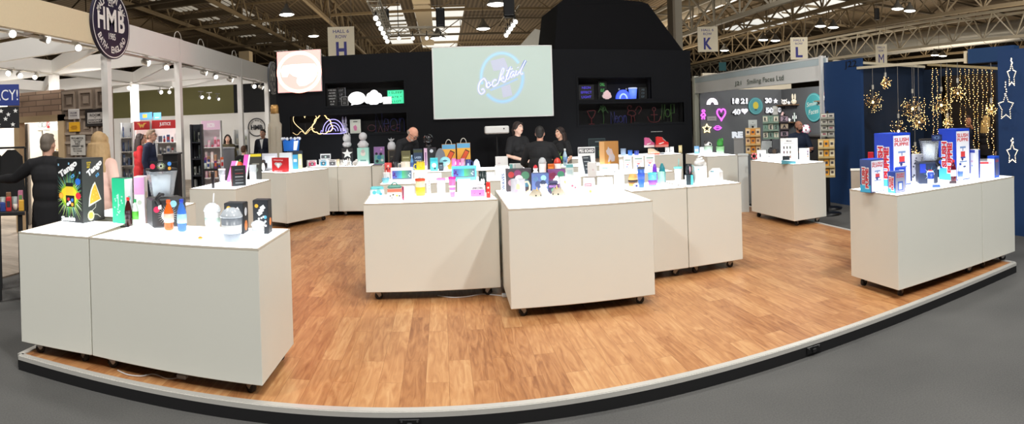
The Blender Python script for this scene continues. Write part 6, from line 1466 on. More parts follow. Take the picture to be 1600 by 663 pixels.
def space(m, w, h):
    rect(m, 0, h/2, w*.98, h*.98, (34, 38, 44), -.0005); rnd = random.Random(int(w*1e4))
    disc(m, -.25*w, h*.83, w*.12, (240, 180, 50)); disc(m, .3*w, h*.5, w*.11, (90, 180, 220))
    for s in range(3): rect(m, -.05*w+.1*w*s, h*(.62+.08*s), w*.3, h*.12, (236, 238, 240), -.0008-s*.0001, .6)
    for i in range(9): disc(m, w*rnd.uniform(-.42, .42), h*rnd.uniform(.08, .55), w*.07, rnd.choice([(236, 238, 240), (220, 224, 228), (200, 210, 216)]), -.0011)
    poly_(m, [(-.1*w, h*.2), (.2*w, h*.36), (.26*w, h*.3), (0, h*.12)], (236, 130, 50), -.0012)
def machine(label, jar, base, pyt_jar, deco, jarc=(216, 232, 244)):
    """slush maker: dark base block, flared clear jar, lid with print, crank and tap"""
    (bx0, bx1, byb, byt), (jx0, jx1, jyt) = base, jar
    p, w, h, k = dims(bx0, bx1, byb, byt); rz = face(p, 12); d = w*.9; o = thing('slush_maker', label, 'slush maker', tuple(p + Vector((0, d/2, 0))), rz)
    zt = atd((bx0+bx1)/2, jyt, math.hypot(p.x, p.y)).z - HT; jw = (jx1-jx0)*k; jx = ((jx0+jx1)/2-(bx0+bx1)/2)*k
    m = MB(); m.b2((-w/2, -d/2, 0), (w/2, d/2, h*.96), mat(deco['base'], .4), .012); m.build('base', o)
    m = MB(); deco['front'](m, w, h); put(m, o, 'front_print', w, d)
    m = MB(); q = jw/2; ring = []
    for i, (f, z) in enumerate(((.70, h), (.74, h+.02), (.86, h+(zt-h)*.55), (1.0, zt-.01), (1.03, zt))):
        ring.append([(jx+sx*q*f, sy*q*.72*f, z) for sx, sy in ((-.8, -1), (.8, -1), (1, -.8), (1, .8), (.8, 1), (-.8, 1), (-1, .8), (-1, -.8))])
    V = [v for r_ in ring for v in r_]; Fc = [(i*8+j, i*8+(j+1) % 8, (i+1)*8+(j+1) % 8, (i+1)*8+j) for i in range(4) for j in range(8)]
    m.add(V, Fc, CLEAR); m.build('jar', o)
    m = MB(); m.lathe([(q*.58, h+.004), (q*.72, zt-.03), (0, zt-.03)], mat(jarc, .3), (jx-q*.05, 0, 0), 18, 1, .8); m.build('ice_cylinder', o)
    m = MB(); zl = atd((bx0+bx1)/2, pyt_jar, math.hypot(p.x, p.y)).z - HT; m.b2((jx-q*1.02, -q*.75, zt), (jx+q*1.02, q*.75, zt+.018), BK, .005); m.build('lid', o)
    deco['lid'](o, jx, q, zt, zl)
    m = MB(); m.bar((jx+q*.6, 0, zt+.02), (jx+q*.6, 0, zt+.05), .014, BK); m.bar((jx+q*.55, 0, zt+.05), (jx+q*1.15, -.01, zt+.056), .016, BK); m.tube([(jx+q*1.12, -.01, zt+.03), (jx+q*1.12, -.01, zt+.06)], .011, BK, 8); m.build('crank', o)
    m = MB(); tx = jx+deco.get('tap', -.2)*w; m.tube([(tx, -d/2-.05, h*.80), (tx-.02, -d/2-.05, h*1.0), (tx+.005, -d/2-.05, h*1.14), (tx+.035, -d/2-.045, h*1.12)], [.016, .018, .018, .012], BK, 10); m.tube([(tx, -d/2+.01, h*.82), (tx, -d/2-.055, h*.82)], .022, BK, 10); m.build('tap', o)
    m = MB(); m.tube([(tx, -d/2-.05, h*.80), (tx, -d/2-.05, h*.66)], .013, mat((226, 228, 230), .3), 10); m.build('spout', o)
    return o
def gamepad_light(label, px0, px1, pyb, pyt, rim):
    def fr(m, w, h):
        rect(m, 0, h*.52, w*.86, h*.56, (60, 110, 190), -.001)
        N = 12
        for i in range(N):
            t = i/(N-1); c = tuple(int(a+(b-a)*(t*2 if t < .5 else 0)+(0 if t < .5 else (cc-a)*0)) for a, b, cc in zip((96, 90, 190), (70, 190, 200), (0, 0, 0))) if t < .5 else tuple(int(a+(b-a)*((t-.5)*2)) for a, b in zip((90, 200, 130), (100, 120, 150)))
            rect(m, -w*.43+w*.86*(i+.5)/N, h*.52, w*.86/N*1.02, h*.56, c, -.0012)
        for dx, dz in ((-.33, .52), (-.27, .42), (-.33, .62), (-.39, .5)): disc(m, dx*w, dz*h, w*.035, (84, 40, 130), -.0014)
        for dx, dz in ((.3, .5), (.36, .6), (.34, .42)): disc(m, dx*w, dz*h, w*.03, (200, 226, 226), -.0014)
        rect(m, 0, h*.27, w*.86, h*.06, (96, 104, 120), -.0014)
    return fbox('light_box', label, px0, px1, pyb, pyt, .05, rim, fr, cat='light box')
def gift_bag(label, px0, px1, pyb, pyt, body, art, z=None, yaw=0):
    p, w, h, k = dims(px0, px1, pyb, pyt, z); d = w*.4; o = thing('gift_bag', label, 'gift bag', tuple(p + Vector((0, d/2, 0))), face(p, yaw)); mt_ = mat(body, .55)
    m = MB()
    for s in (-1, 1): m.add([(-w/2, s*d/2, 0), (w/2, s*d/2, 0), (w/2, s*d/2*.85, h), (-w/2, s*d/2*.85, h)], [(0, 1, 2, 3)], mt_)
    for s in (-1, 1): m.add([(s*w/2, -d/2, 0), (s*w/2, d/2, 0), (s*w/2, d/2*.85, h), (s*w/2*.93, 0, h*.97), (s*w/2, -d/2*.85, h)], [(0, 1, 2, 3, 4)], mt_)
    m.add([(-w/2, -d/2, .002), (w/2, -d/2, .002), (w/2, d/2, .002), (-w/2, d/2, .002)], [(0, 1, 2, 3)], mt_); m.build('bag', o)
    m = MB(); art(m, w, h); m.tf(Matrix.Translation((0, -d/2-.001, 0)) @ Matrix.Rotation(math.atan2(d*.075, h)*-1, 4, 'X')); m.build('print', o)
    for s in (-1, 1): m = MB(); m.tube([(a*w*.22, s*d*.42, h*.98+b*h*.2) for a, b in arc(0, 0, 1, 0, 180, 10)], .006, mat((186, 182, 172), .6), 6); m.build('cord_handle', o)
    return o
# ------------------------------------------------------------------ left counters
cbox('tall_slush_box', 'tall black Tango Ice box with a green starburst on the far left counter', (91, 345.5), (130, 349.5), (164, 344), 248, (24, 26, 28), lambda m, w, h: tango(m, w, h), lambda m, w, h: tango(m, w, h, False))
def leafart(m, w, h):
    rnd = random.Random(2)
    for i in range(16): rect(m, w*rnd.uniform(-.3, .3), h*rnd.uniform(.12, .62), w*.1, h*.03, (170, 230, 205), -.0008, rnd.uniform(-1, 1))
    rect(m, 0, h*.5, w*.06, h*.3, (190, 236, 216))
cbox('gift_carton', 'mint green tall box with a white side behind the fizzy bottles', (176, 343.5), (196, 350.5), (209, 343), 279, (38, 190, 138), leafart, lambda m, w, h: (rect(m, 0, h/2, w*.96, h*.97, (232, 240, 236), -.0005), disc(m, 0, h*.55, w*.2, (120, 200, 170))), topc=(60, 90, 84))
def pinkart(m, w, h): rect(m, 0, h*.5, w*.97, h*.97, (244, 236, 244), -.0005); rect(m, 0, h*.8, w*.97, h*.36, (236, 176, 226)); disc(m, 0, h*.45, w*.2, (206, 216, 200))
fbox('gift_carton', 'pink and white tall box behind the slush maker with a black base', 208, 230, 350, 276, .12, (240, 226, 240), pinkart, yaw=-14, side=lambda m, w, h: (rect(m, 0, h*.55, w*.9, h*.8, (236, 232, 230), -.0006), disc(m, 0, h*.6, w*.25, (214, 196, 170)), disc(m, 0, h*.35, w*.2, (190, 206, 190))))
def tlid(o, jx, q, zt, zl):
    m = MB(); m.b2((jx-q*.95, -q*.80, zt-.002), (jx+q*.55, -q*.76, max(zl, zt+.05)), BK); n = m.build('lid_card', o)
    m = MB(); rnd = random.Random(5); zc = (zt+max(zl, zt+.05))/2; hh = max(zl, zt+.05)-zt
    for i in range(16):
        a = 2*PI*i/16; m.add([(jx-q*.2+.01*math.cos(a), -q*.803, zc+.01*math.sin(a)), (jx-q*.2+q*.36*math.cos(a), -q*.803, zc+hh*.46*math.sin(a)), (jx-q*.2+.01*math.cos(a+.4), -q*.803, zc+.01*math.sin(a+.4))], [(0, 1, 2)], flat(rnd.choice([(236, 236, 200), (200, 230, 140), (240, 240, 240)])))
    disc(m, jx-q*.8, zc, hh*.26, (206, 40, 70), -q*.804); disc(m, jx+q*.4, zc+hh*.2, hh*.2, (70, 140, 220), -q*.804); disc(m, jx+q*.4, zc-hh*.25, hh*.16, (240, 160, 50), -q*.804); m.build('lid_print', o)
def tfront(m, w, h):
    rnd = random.Random(8)
    for i in range(26):
        a = 2*PI*i/26; poly_(m, [(.02*math.cos(a)-.06*w, h*.42+.02*math.sin(a)), (-.06*w+w*.3*math.cos(a), h*.42+h*.36*math.sin(a)), (-.06*w+.02*math.cos(a+.24), h*.42+.02*math.sin(a+.24))], rnd.choice([(240, 244, 244), (220, 236, 236), (190, 220, 226)]))
    disc(m, -.38*w, h*.62, w*.09, (216, 40, 90)); disc(m, .12*w, h*.78, w*.1, (140, 200, 226)); disc(m, .3*w, h*.35, w*.07, (60, 66, 70)); disc(m, -.1*w, h*.4, w*.14, (250, 252, 252), -.001)
machine('slush maker with a black base, clear jar and starburst print at front left', (221, 266, 268), (222, 276, 356, 309), 252, dict(base=(44, 46, 48), front=tfront, lid=tlid, tap=-.22))
bottle('fizzy drink bottle with a red cap at the left of the four', 192.5, 204, 354, 309, (60, 24, 22), (216, 40, 36), (48, 22, 34)); bottle('fizzy drink bottle with a green cap beside the red capped one', 204.5, 214.5, 354, 312, (206, 226, 210), (44, 160, 90), (90, 190, 60))
bottle('fizzy drink bottle of orange drink with an orange cap', 253, 268.5, 361, 313, (214, 96, 30), (232, 90, 26), (226, 190, 170)); bottle('fizzy drink bottle with a blue cap at the right of the four', 274, 289, 363, 312, (60, 110, 190), (32, 62, 180), (150, 200, 230))
def domecup(label, px0, px1, pyb, pyt, rgb, straw=None, bandc=None, lid=(232, 238, 242)):
    return tumbler(label, px0, px1, pyb, pyt, rgb, lid=lid, straw=straw, straw_h=.07, bands=[(.35, .7, bandc)] if bandc else (), dome=True, name='dome_cup', cat='cup')
domecup('white dome lidded slush cup with a white straw behind the starry cup', 314, 341, 364, 319, (238, 240, 240), (240, 240, 240), (200, 226, 214))
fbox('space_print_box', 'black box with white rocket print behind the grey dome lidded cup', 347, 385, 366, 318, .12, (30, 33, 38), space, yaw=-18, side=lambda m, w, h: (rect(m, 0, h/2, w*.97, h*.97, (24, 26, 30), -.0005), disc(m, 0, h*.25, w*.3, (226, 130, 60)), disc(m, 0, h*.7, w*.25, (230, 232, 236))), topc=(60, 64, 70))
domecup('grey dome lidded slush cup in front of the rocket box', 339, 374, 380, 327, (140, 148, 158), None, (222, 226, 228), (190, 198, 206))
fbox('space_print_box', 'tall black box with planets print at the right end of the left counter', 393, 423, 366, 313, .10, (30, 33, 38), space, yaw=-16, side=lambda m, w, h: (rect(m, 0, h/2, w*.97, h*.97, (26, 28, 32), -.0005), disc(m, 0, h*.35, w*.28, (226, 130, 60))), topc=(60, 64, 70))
domecup('small white slush cup in front of the planets box', 390, 411, 374, 346, (240, 242, 242), None, (214, 222, 226))
p = fpos(313, 374); o = thing('orange_sweet', 'small orange sweet lying on the left light panel', 'sweet', tuple(p), 0); m = MB(); m.lathe([(.010, 0), (.017, .004), (.016, .012), (.006, .018), (0, .018)], mat((236, 140, 30), .4), seg=12); m.build('body', o); m = MB(); m.lathe([(.0172, .006), (.0172, .009)], mat((250, 200, 120), .4), seg=12); m.build('stripe', o)
p = fpos(195, 355.5); o = thing('panel_clip', 'small black clip at the seam behind the left counters', 'clip', tuple(p), .4); m = MB(); m.box((0, 0, .006), (.07, .018, .012), BK, bev=.003); m.build('bar', o); m = MB(); m.tube([(.01, 0, .012), (.01, 0, .03)], .008, BK, 8); m.build('knob', o)
# second left counter
fbox('game_box', 'dark upright game box with a red spine on the left counter', 362.5, 386, 291, 259, .05, (40, 44, 48), lambda m, w, h: [rect(m, 0, h*q, w*.6, h*.05, c) for q, c in ((.8, (90, 96, 100)), (.62, (120, 60, 60)), (.46, (150, 156, 160)), (.3, (96, 100, 106)), (.16, (130, 136, 140)))], yaw=22, side=lambda m, w, h: rect(m, 0, h*.5, w*.96, h*.97, (96, 22, 34), -.0005))
tumbler('clear drinking glass beside the dark game box', 387, 400, 284, 258, (226, 232, 234), clear=True, name='drinking_glass', cat='glass')
p, w, h, k = dims(330, 336.5, 294, 270); o = thing('card_stand', 'slim black flared stand at the left of the game box', 'stand', tuple(p), face(p)); m = MB(); m.lathe([(w*.4, 0), (w*.34, h*.3), (w*.5, h*.9), (w*.5, h)], mat((30, 24, 30), .4), seg=14); m.build('body', o); m = MB(); m.lathe([(w*.56, h), (w*.56, h+.012), (0, h+.012)], BK, seg=14); m.build('rim', o)
tumbler('pale jar with silver contents beside the slim black stand', 339, 351, 285, 264, (206, 214, 222), lid=(226, 230, 234), clear=True, name='glass_jar', cat='jar')
def panel(label, pts, rgb, th=.02):
    Q = [fpos(*pts[0]), fpos(*pts[1])]; p = (Q[0]+Q[1])/2; rz = face(p); k = mpp(p)
    return p, rz, k
def slant(label, px0, px1, pyb, pyt, lean, rgb):
    p, w, h, k = dims(px0, px1, pyb, pyt); o = thing('pink_folder', label, 'folder', tuple(p), face(p)); m = MB(); m.prism([(-w/2, 0), (-w/2+.05, 0), (w/2+.02, h), (w/2-.045, h)], -.06, .06, mat(rgb, .5)); m.build('cover', o); m = MB(); m.prism([(-w/2+.052, 0), (-w/2+.075, 0), (w/2+.045, h), (w/2+.022, h)], -.055, .055, WH); m.build('pages', o)
slant('leaning pink folder left of the dark game box', 354, 368, 284, 252, .1, (236, 120, 190)); slant('second leaning pink folder right of the orange toy', 377.5, 387.5, 281.6, 242, .1, (240, 90, 180))
p, w, h, k = dims(367, 381, 281, 250); o = thing('fruit_toy', 'orange and green toy standing between the pink folders', 'toy', tuple(p), face(p)); m = MB(); m.lathe([(w*.3, 0), (w*.45, h*.3), (w*.2, h*.6)], mat((44, 44, 46), .5), seg=14); m.build('base', o); m = MB(); m.ball((0, 0, h*.72), (w*.5, w*.4, h*.2), mat((232, 110, 60), .5)); m.build('top', o); m = MB(); m.tube([(0, 0, h*.9), (w*.2, 0, h)], .012, mat((90, 170, 70), .5), 6); m.build('leaf', o)
fbox('game_box', 'black box with a yellow top edge behind the clear glass', 390, 410, 281, 240, .06, (56, 56, 52), lambda m, w, h: (rect(m, 0, h*.93, w*.97, h*.1, (214, 196, 40)), rect(m, 0, h*.6, w*.6, h*.06, (120, 120, 110)), disc(m, 0, h*.38, w*.2, (96, 110, 100))), yaw=10)
# rear left counter
p, w, h, k = dims(403, 419, 268.5, 250); o = thing('penguin_figure', 'black and white penguin figure on the rear left counter', 'figure', tuple(p + Vector((0, w*.3, 0))), face(p, -20)); m = MB(); m.ball((0, 0, h*.45), (w*.28, w*.26, h*.45), BK); m.ball((0, -.01, h*.86), (w*.2, w*.2, h*.15), BK); m.build('body', o); m = MB(); m.ball((0, -w*.12, h*.42), (w*.2, w*.18, h*.36), WH); m.build('belly', o)
for s in (-1, 1): m = MB(); m.ball((s*w*.3, 0, h*.5), (w*.07, w*.12, h*.26), BK); m.build('wing', o)
m = MB(); m.lathe([(w*.06, 0), (0, .03)], mat((226, 150, 40), .5), (0, -w*.2, h*.84), 8); m.build('beak', o)
fbox('gift_carton', 'silver grey box behind the red heart box', 410, 434, 266.5, 240, .12, (196, 202, 210), lambda m, w, h: rect(m, 0, h*.5, w*.7, h*.7, (214, 222, 230)))
cbox('heart_box', 'red box with a silver diamond heart on the rear left counter', (425, 270), (445.5, 269.5), (452, 268), 247, (190, 30, 36), lambda m, w, h: (poly_(m, [(a*w*.62, h*.48+b*h*.5) for a, b in [(-.5, .2), (-.3, .42), (0, .36), (.3, .42), (.5, .2), (0, -.45)]], (176, 176, 176)), poly_(m, [(a*w*.62, h*.48+b*h*.5) for a, b in [(-.25, .2), (0, .3), (.25, .2), (0, -.4)]], (226, 226, 226), -.001), text(m, 'Gleaming', 0, h*.84, w*.7, h*.1, flat((250, 236, 236)), -.001, 0, .01, skew=.3), text(m, 'HEART LIGHT', 0, h*.08, w*.6, h*.05, flat((250, 236, 236)), -.001)))
fbox('gift_carton', 'large pale silver box right of the red heart box', 436, 457, 265.8, 239, .14, (206, 212, 214), lambda m, w, h: (rect(m, 0, h*.5, w*.86, h*.86, (190, 204, 206)), rect(m, 0, h*.5, w*.5, h*.3, (222, 230, 232), -.001)), yaw=-10)
fbox('gift_carton', 'slim light blue box on the rear left counter', 457.5, 466, 264.6, 242, .08, (60, 160, 210), lambda m, w, h: rect(m, 0, h*.6, w*.6, h*.2, (220, 240, 246)))
fbox('gift_carton', 'slim cream and yellow box at the end of the rear left counter', 466.5, 472.5, 265, 241, .08, (222, 214, 150), lambda m, w, h: rect(m, 0, h*.5, w*.6, h*.4, (240, 236, 200)))
o1 = fbox('dark_carton', 'dark blue box under the blue castle lamp', 451, 475, 263.6, 236, .26, (40, 52, 66), lambda m, w, h: rect(m, 0, h*.5, w*.7, h*.5, (52, 70, 88)), yaw=8)
p = atd(460, 236, math.hypot(o1.location.x, o1.location.y)); zt = HT + o1['_h']; k = mpp(p)
o = thing('castle_lamp', 'blue crown shaped lamp standing on the dark blue box', 'lamp', (o1.location.x-.06, o1.location.y-.02, zt), face(p)); w, h = 27*k, 19*k
m = MB(); P = []
for i in range(28):
    a = 2*PI*i/28; P.append((a, h*(.80 if i % 4 < 2 else 1.0)))
V = [(w*.44*math.cos(a), w*.3*math.sin(a), 0) for a, z in P] + [(w*.5*math.cos(a), w*.34*math.sin(a), z) for a, z in P]
m.add(V, [(i, (i+1) % 28, 28+(i+1) % 28, 28+i) for i in range(28)] + [list(range(28))], mat((34, 110, 206), .35, 0, .12, 0, 0)); m.build('crown_wall', o)
m = MB()
for i in range(7): a = 2*PI*(i*4+3)/28; m.ball((w*.5*math.cos(a), w*.34*math.sin(a), h*1.0), .03, mat((220, 232, 244), .4), 8, 6)
m.build('beads', o); m = MB(); m.prism([(w*.12, h*.06), (w*.3, h*.06), (w*.42, h*.84), (w*.16, h*.8)], -w*.36, -w*.33, mat((230, 240, 250), .4, 0, .3, 0, 0)); m.build('light_patch', o)
# back run, left
def camerabox(label, px0, px1, pyb, pyt, rgb, tint, yaw=0, z=None):
    return fbox('camera_box', label, px0, px1, pyb, pyt, .1, rgb, lambda m, w, h: (rect(m, 0, h*.5, w*.94, h*.9, (236, 236, 236), -.0005), rect(m, 0, h*.42, w*.76, h*.56, tint), disc(m, 0, h*.44, h*.24, (50, 50, 56), -.001), disc(m, 0, h*.44, h*.14, (190, 196, 200), -.0012), rect(m, 0, h*.84, w*.6, h*.1, tint)), yaw, z, cat='box')
camerabox('small camera box with a pink print on the back counter', 480, 496, 261.3, 250.5, (226, 220, 222), (226, 90, 130), 10); camerabox('small camera box with a blue print on the back counter', 499, 512, 260.8, 249, (220, 226, 230), (70, 170, 210), 8); camerabox('small camera box with a grey print on the back counter', 513, 526, 260.5, 249.5, (214, 214, 214), (110, 110, 114))
o1 = fbox('gift_carton', 'white box under the black camera box', 500.5, 517, 258.6, 249.2, .1, (232, 234, 236), lambda m, w, h: rect(m, 0, h*.5, w*.8, h*.6, (206, 216, 220)))
p = o1.location; fbox('camera_box', 'black and white camera box on top of a white box', 500, 517.5, atd(509, 249.2, math.hypot(p.x, p.y)).z and 249.2, 240, .1, (46, 46, 50), lambda m, w, h: (rect(m, 0, h*.5, w*.9, h*.86, (236, 238, 238), -.0005), rect(m, 0, h*.45, w*.8, h*.6, (70, 72, 76)), disc(m, 0, h*.42, h*.26, (40, 42, 46), -.001), disc(m, 0, h*.42, h*.16, (180, 200, 190), -.0012)), z=HT+o1['_h'])
fbox('gift_carton', 'small beige box left of the star printed boxes', 526, 531, 259.8, 249, .08, (222, 206, 170), lambda m, w, h: rect(m, 0, h*.5, w*.7, h*.5, (240, 228, 200)))
def starbox(m, w, h):
    rect(m, 0, h*.5, w*.96, h*.97, (30, 30, 34), -.0005); poly_(m, [(a*w*1.0, h*.68+b*h*.56) for a, b in star()], (236, 238, 238)); disc(m, -.15*w, h*.2, w*.22, (236, 238, 240), -.001); disc(m, .15*w, h*.18, w*.2, (200, 206, 210), -.0012)
o1 = fbox('star_print_box', 'tall black box with a white star print under the unicorn lamp', 534.5, 552, 259.3, 231.5, .14, (28, 28, 32), starbox); zt = HT+o1['_h']
p = o1.location; k = mpp(p)
o = thing('unicorn_lamp', 'white unicorn lamp standing on the black star box', 'lamp', (p.x, p.y, zt), face(p)); WLAMP = mat((206, 208, 212), .4)
w, h = 14*k, 27*k; m = MB(); m.ball((0, 0, h*.2), (w*.5, w*.45, h*.2), WLAMP); m.ball((-w*.03, -w*.08, h*.56), (w*.42, w*.4, h*.24), WLAMP); m.ball((-w*.1, -w*.38, h*.5), (w*.24, w*.2, h*.12), WLAMP); m.build('body', o)
m = MB(); m.lathe([(w*.07, 0), (.0, h*.2)], mat((226, 226, 228), .4), (-w*.02, -w*.15, h*.79), 10); m.build('horn', o)
for s in (-1, 1): m = MB(); m.lathe([(w*.09, 0), (w*.08, h*.06), (0, h*.12)], WLAMP, (s*w*.25, 0, h*.76), 8); m.build('ear', o)
m = MB()
for i in range(5): m.ball((w*.28, w*.05*i-.02, h*(.7-.1*i)), (w*.16, w*.14, h*.08), mat((176, 178, 186), .5), 8, 6)
m.build('mane', o)
for i, (a, b, pb, pt, l) in enumerate(((529.5, 539, 260.4, 249.5, 'small white rabbit figure left of the black star box'), (540, 549, 260.3, 247.5, 'small white rabbit figure before the black star box'), (550, 560, 260.2, 249, 'small white round figure left of the mint lamp box'))):
    p, w, h, k = dims(a, b, pb, pt); o = thing('rabbit_figure', l, 'figure', tuple(p + Vector((0, w*.4, 0))), face(p)); bunny(o, w, h, WH) if i < 2 else None
    m = MB()
    if i == 2: m.ball((0, 0, h*.4), (w*.5, w*.4, h*.4), WH); m.ball((w*.2, 0, h*.75), (w*.25, w*.25, h*.25), WH); m.build('body', o); m = MB()
    for s in (-1, 1): m.ball((s*w*.1, -w*.36, h*.5), .006, BK, 6, 4)
    m.build('eyes', o)
def mintbox(m, w, h): rect(m, 0, h*.5, w*.96, h*.97, (176, 232, 220), -.0005); disc(m, 0, h*.68, w*.22, (236, 232, 226)); disc(m, 0, h*.8, w*.16, (200, 196, 196), -.001); rect(m, 0, h*.3, w*.5, h*.08, (120, 170, 166)); rect(m, 0, h*.16, w*.9, h*.26, (226, 244, 240), -.0007)
o1 = fbox('lamp_box', 'mint green lamp box under the white baby lamp', 558, 577.5, 259.4, 231, .16, (150, 214, 204), mintbox, yaw=-6); zt = HT+o1['_h']; p = o1.location; k = mpp(p)
o = thing('baby_lamp', 'white round headed baby lamp standing on the mint green box', 'lamp', (p.x, p.y, zt), face(p)); w, h = 15*k, 24*k; m = MB(); m.lathe([(w*.5, 0), (w*.56, h*.12), (w*.46, h*.34), (w*.28, h*.46)], WLAMP, seg=18); m.build('body', o); m = MB(); m.ball((0, 0, h*.72), (w*.43, w*.42, h*.28), WLAMP, 18, 12); m.build('head', o)
for s in (-1, 1): m = MB(); m.ball((s*w*.45, -w*.12, h*.2), (w*.14, w*.16, h*.1), WLAMP); m.build('arm', o)
def purple(m, w, h): rect(m, 0, h*.5, w*.94, h*.96, (150, 110, 170), -.0005); rect(m, 0, h*.3, w*.9, h*.5, (110, 170, 160), -.0007); [disc(m, a*w, b*h, r*w, c, -.001) for a, b, r, c in ((-.25, .62, .12, (30, 30, 40)), (.15, .6, .13, (36, 32, 44)), (0, .42, .2, (60, 130, 160)), (-.2, .2, .14, (40, 50, 60)), (.25, .25, .12, (226, 226, 226)), (.2, .85, .1, (206, 150, 200)))]
BUZ = HT
def bfbox(*a, **k): return fbox(*a, **k)
bfbox('picture_box', 'purple and teal cartoon pattern box on the dark end of the back counter', 584.5, 601.5, 257.7, 229.5, .08, (140, 120, 160), purple)
o1 = bfbox('lamp_box', 'brown lamp box under the pineapple lamp', 606.5, 622, 256.8, 235, .14, (96, 84, 66), lambda m, w, h: (rect(m, .05*w, h*.5, w*.82, h*.94, (44, 42, 40), -.0005), rect(m, .05*w, h*.55, w*.6, h*.08, (96, 92, 80)), rect(m, .05*w, h*.35, w*.5, h*.05, (110, 104, 90)))); p = o1.location; zt = HT+o1['_h']; k = mpp(p)
o = thing('pineapple_lamp', 'white pineapple lamp standing on the brown lamp box', 'lamp', (p.x-.02, p.y, zt), face(p)); w, h = 12.5*k, 19.5*k; m = MB(); m.lathe([(w*.36, 0), (w*.5, h*.1), (w*.52, h*.36), (w*.4, h*.6), (w*.2, h*.68)], WLAMP, seg=16); m.build('fruit', o)
m = MB()
for i in range(7): a = 2*PI*i/7; m.tube([(0, 0, h*.66), (w*.2*math.cos(a), w*.2*math.sin(a), h*.82), (w*.4*math.cos(a), w*.4*math.sin(a), h*.92)], [w*.06, w*.1, .003], WLAMP, 6)
m.tube([(0, 0, h*.66), (0, 0, h)], [w*.1, .003], WLAMP, 6); m.build('leaves', o)
# ------------------------------------------------------------------ centre island, front row left
D2 = lambda *L: (lambda m, w, h: [disc(m, a*w, b*h, r*w, c, -.001-.0001*i) for i, (a, b, r, c) in enumerate(L)])
R2_ = lambda *L: (lambda m, w, h: [rect(m, a*w, b*h, c*w, d*h, col, -.001-.0001*i) for i, (a, b, c, d, col) in enumerate(L)])
def both(*fs): return lambda m, w, h: [f(m, w, h) for f in fs]
def words_(s, z, sw, sh, rgb): return lambda m, w, h: text(m, s, 0, h*z, w*sw, h*sh, flat(rgb), -.0016, 0, .03)
def pouch(label, px0, px1, pyb, pyt, body, top, art, bandc=None, d=.08, handle=False):
    p, w, h, k = dims(px0, px1, pyb, pyt); o = thing('lunch_bag', label, 'lunch bag', tuple(p + Vector((0, d/2, 0))), face(p)); m = MB(); m.box((0, 0, h*.42), (w, d, h*.84), mat(body, .5), bev=.018); m.build('body', o)
    m = MB(); m.box((0, 0, h*.88), (w*.97, d*.9, h*.22), mat(top, .5), bev=.016); m.build('flap', o); m = MB(); art(m, w, h); put(m, o, 'print', w, d)
    if handle: m = MB(); m.tube([(a*w*.2, 0, h*.96+b*.03) for a, b in arc(0, 0, 1, 0, 180, 8)], .007, mat(top, .5), 6); m.build('carry_loop', o)
    return o
pouch('small turquoise and white lunch bag at the left front of the centre island', 578, 600, 315, 292, (226, 240, 242), (110, 200, 206), D2((-.2, .6, .14, (90, 190, 200)), (.1, .64, .16, (120, 210, 206)), (.25, .5, .1, (70, 160, 180)), (-.1, .25, .1, (240, 180, 200))))
pouch('white lunch bag with a green and coral lid next to the turquoise one', 605, 628, 315, 290, (238, 232, 222), (96, 160, 146), both(R2_((0, .68, .98, .2, (226, 120, 96))), D2((-.3, .35, .05, (60, 56, 50)), (-.1, .42, .06, (80, 70, 40)), (.15, .36, .07, (226, 190, 70)), (.32, .34, .05, (50, 50, 46)), (-.2, .22, .04, (90, 80, 60)))), handle=True)
fbox('gift_carton', 'white box with a magenta spine left of the orange lidded cup', 630, 650, 314, 291.5, .08, (238, 234, 236), R2_((0, .5, .9, .9, (246, 244, 246)), (.1, .3, .4, .1, (236, 206, 220))), yaw=14, side=both(R2_((0, .5, .96, .96, (206, 40, 110))), lambda m, w, h: rect(m, 0, h*.5, w*.3, h*.5, (250, 200, 220), -.002)))
tumbler('tall clear cup with an orange lid and yellow drink', 649, 665, 312, 280, (236, 228, 190), lid=(216, 74, 30), bands=[(.2, .66, (236, 196, 50))], taper=.86)
fbox('letter_box', 'white box edged in black letters beside the orange lidded cup', 666.5, 673, 310, 279, .05, (244, 244, 244), lambda m, w, h: text(m, 'TOKYO', w*.28, h*.5, h*.8, w*.24, flat((30, 30, 50)), -.001, PI/2, .03), yaw=-6)
tumbler('white tumbler with a lilac lid on the centre island', 682.5, 697, 308, 279, (240, 236, 240), lid=(230, 150, 206), taper=.84); tumbler('ribbed magenta tumbler left of the white pouch', 701.5, 713, 309, 277, (236, 120, 190), lid=(230, 40, 170), bands=[(.3, .4, (246, 226, 240)), (.55, .65, (246, 226, 240))], taper=.6)
fbox('gift_carton', 'blank white carton behind the pink printed pouch', 715, 736, 309, 281, .1, (242, 242, 242), R2_((0, .5, .8, .7, (250, 250, 250))))
pouch('white pouch with pink print and grey lettering', 735, 759, 310.5, 284, (246, 244, 246), (240, 238, 242), both(R2_((0, .32, .9, .4, (236, 130, 206))), words_('UNICORN', .62, .7, .12, (110, 100, 120)), D2((-.2, .3, .06, (250, 220, 240)), (.15, .28, .06, (130, 60, 120)))))
fbox('red_card', 'narrow red card box beside the pink printed pouch', 760, 766.5, 309.5, 285, .04, (206, 44, 36), D2((0, .65, .25, (250, 210, 190)), (0, .35, .2, (240, 160, 140))))
mug('black penguin mug with a white rimmed handle on the centre island', 749, 761.5, 302, 268, (30, 44, 44), 1, lambda m, r, h: curve_print(m, r, h, [(-14, .55, r*.5, h*.22, (240, 240, 236)), (14, .55, r*.5, h*.22, (240, 240, 236)), (0, .4, r*.35, h*.2, (226, 170, 60)), (0, .2, r*.6, h*.14, (110, 130, 126))]), hrgb=(206, 214, 214))
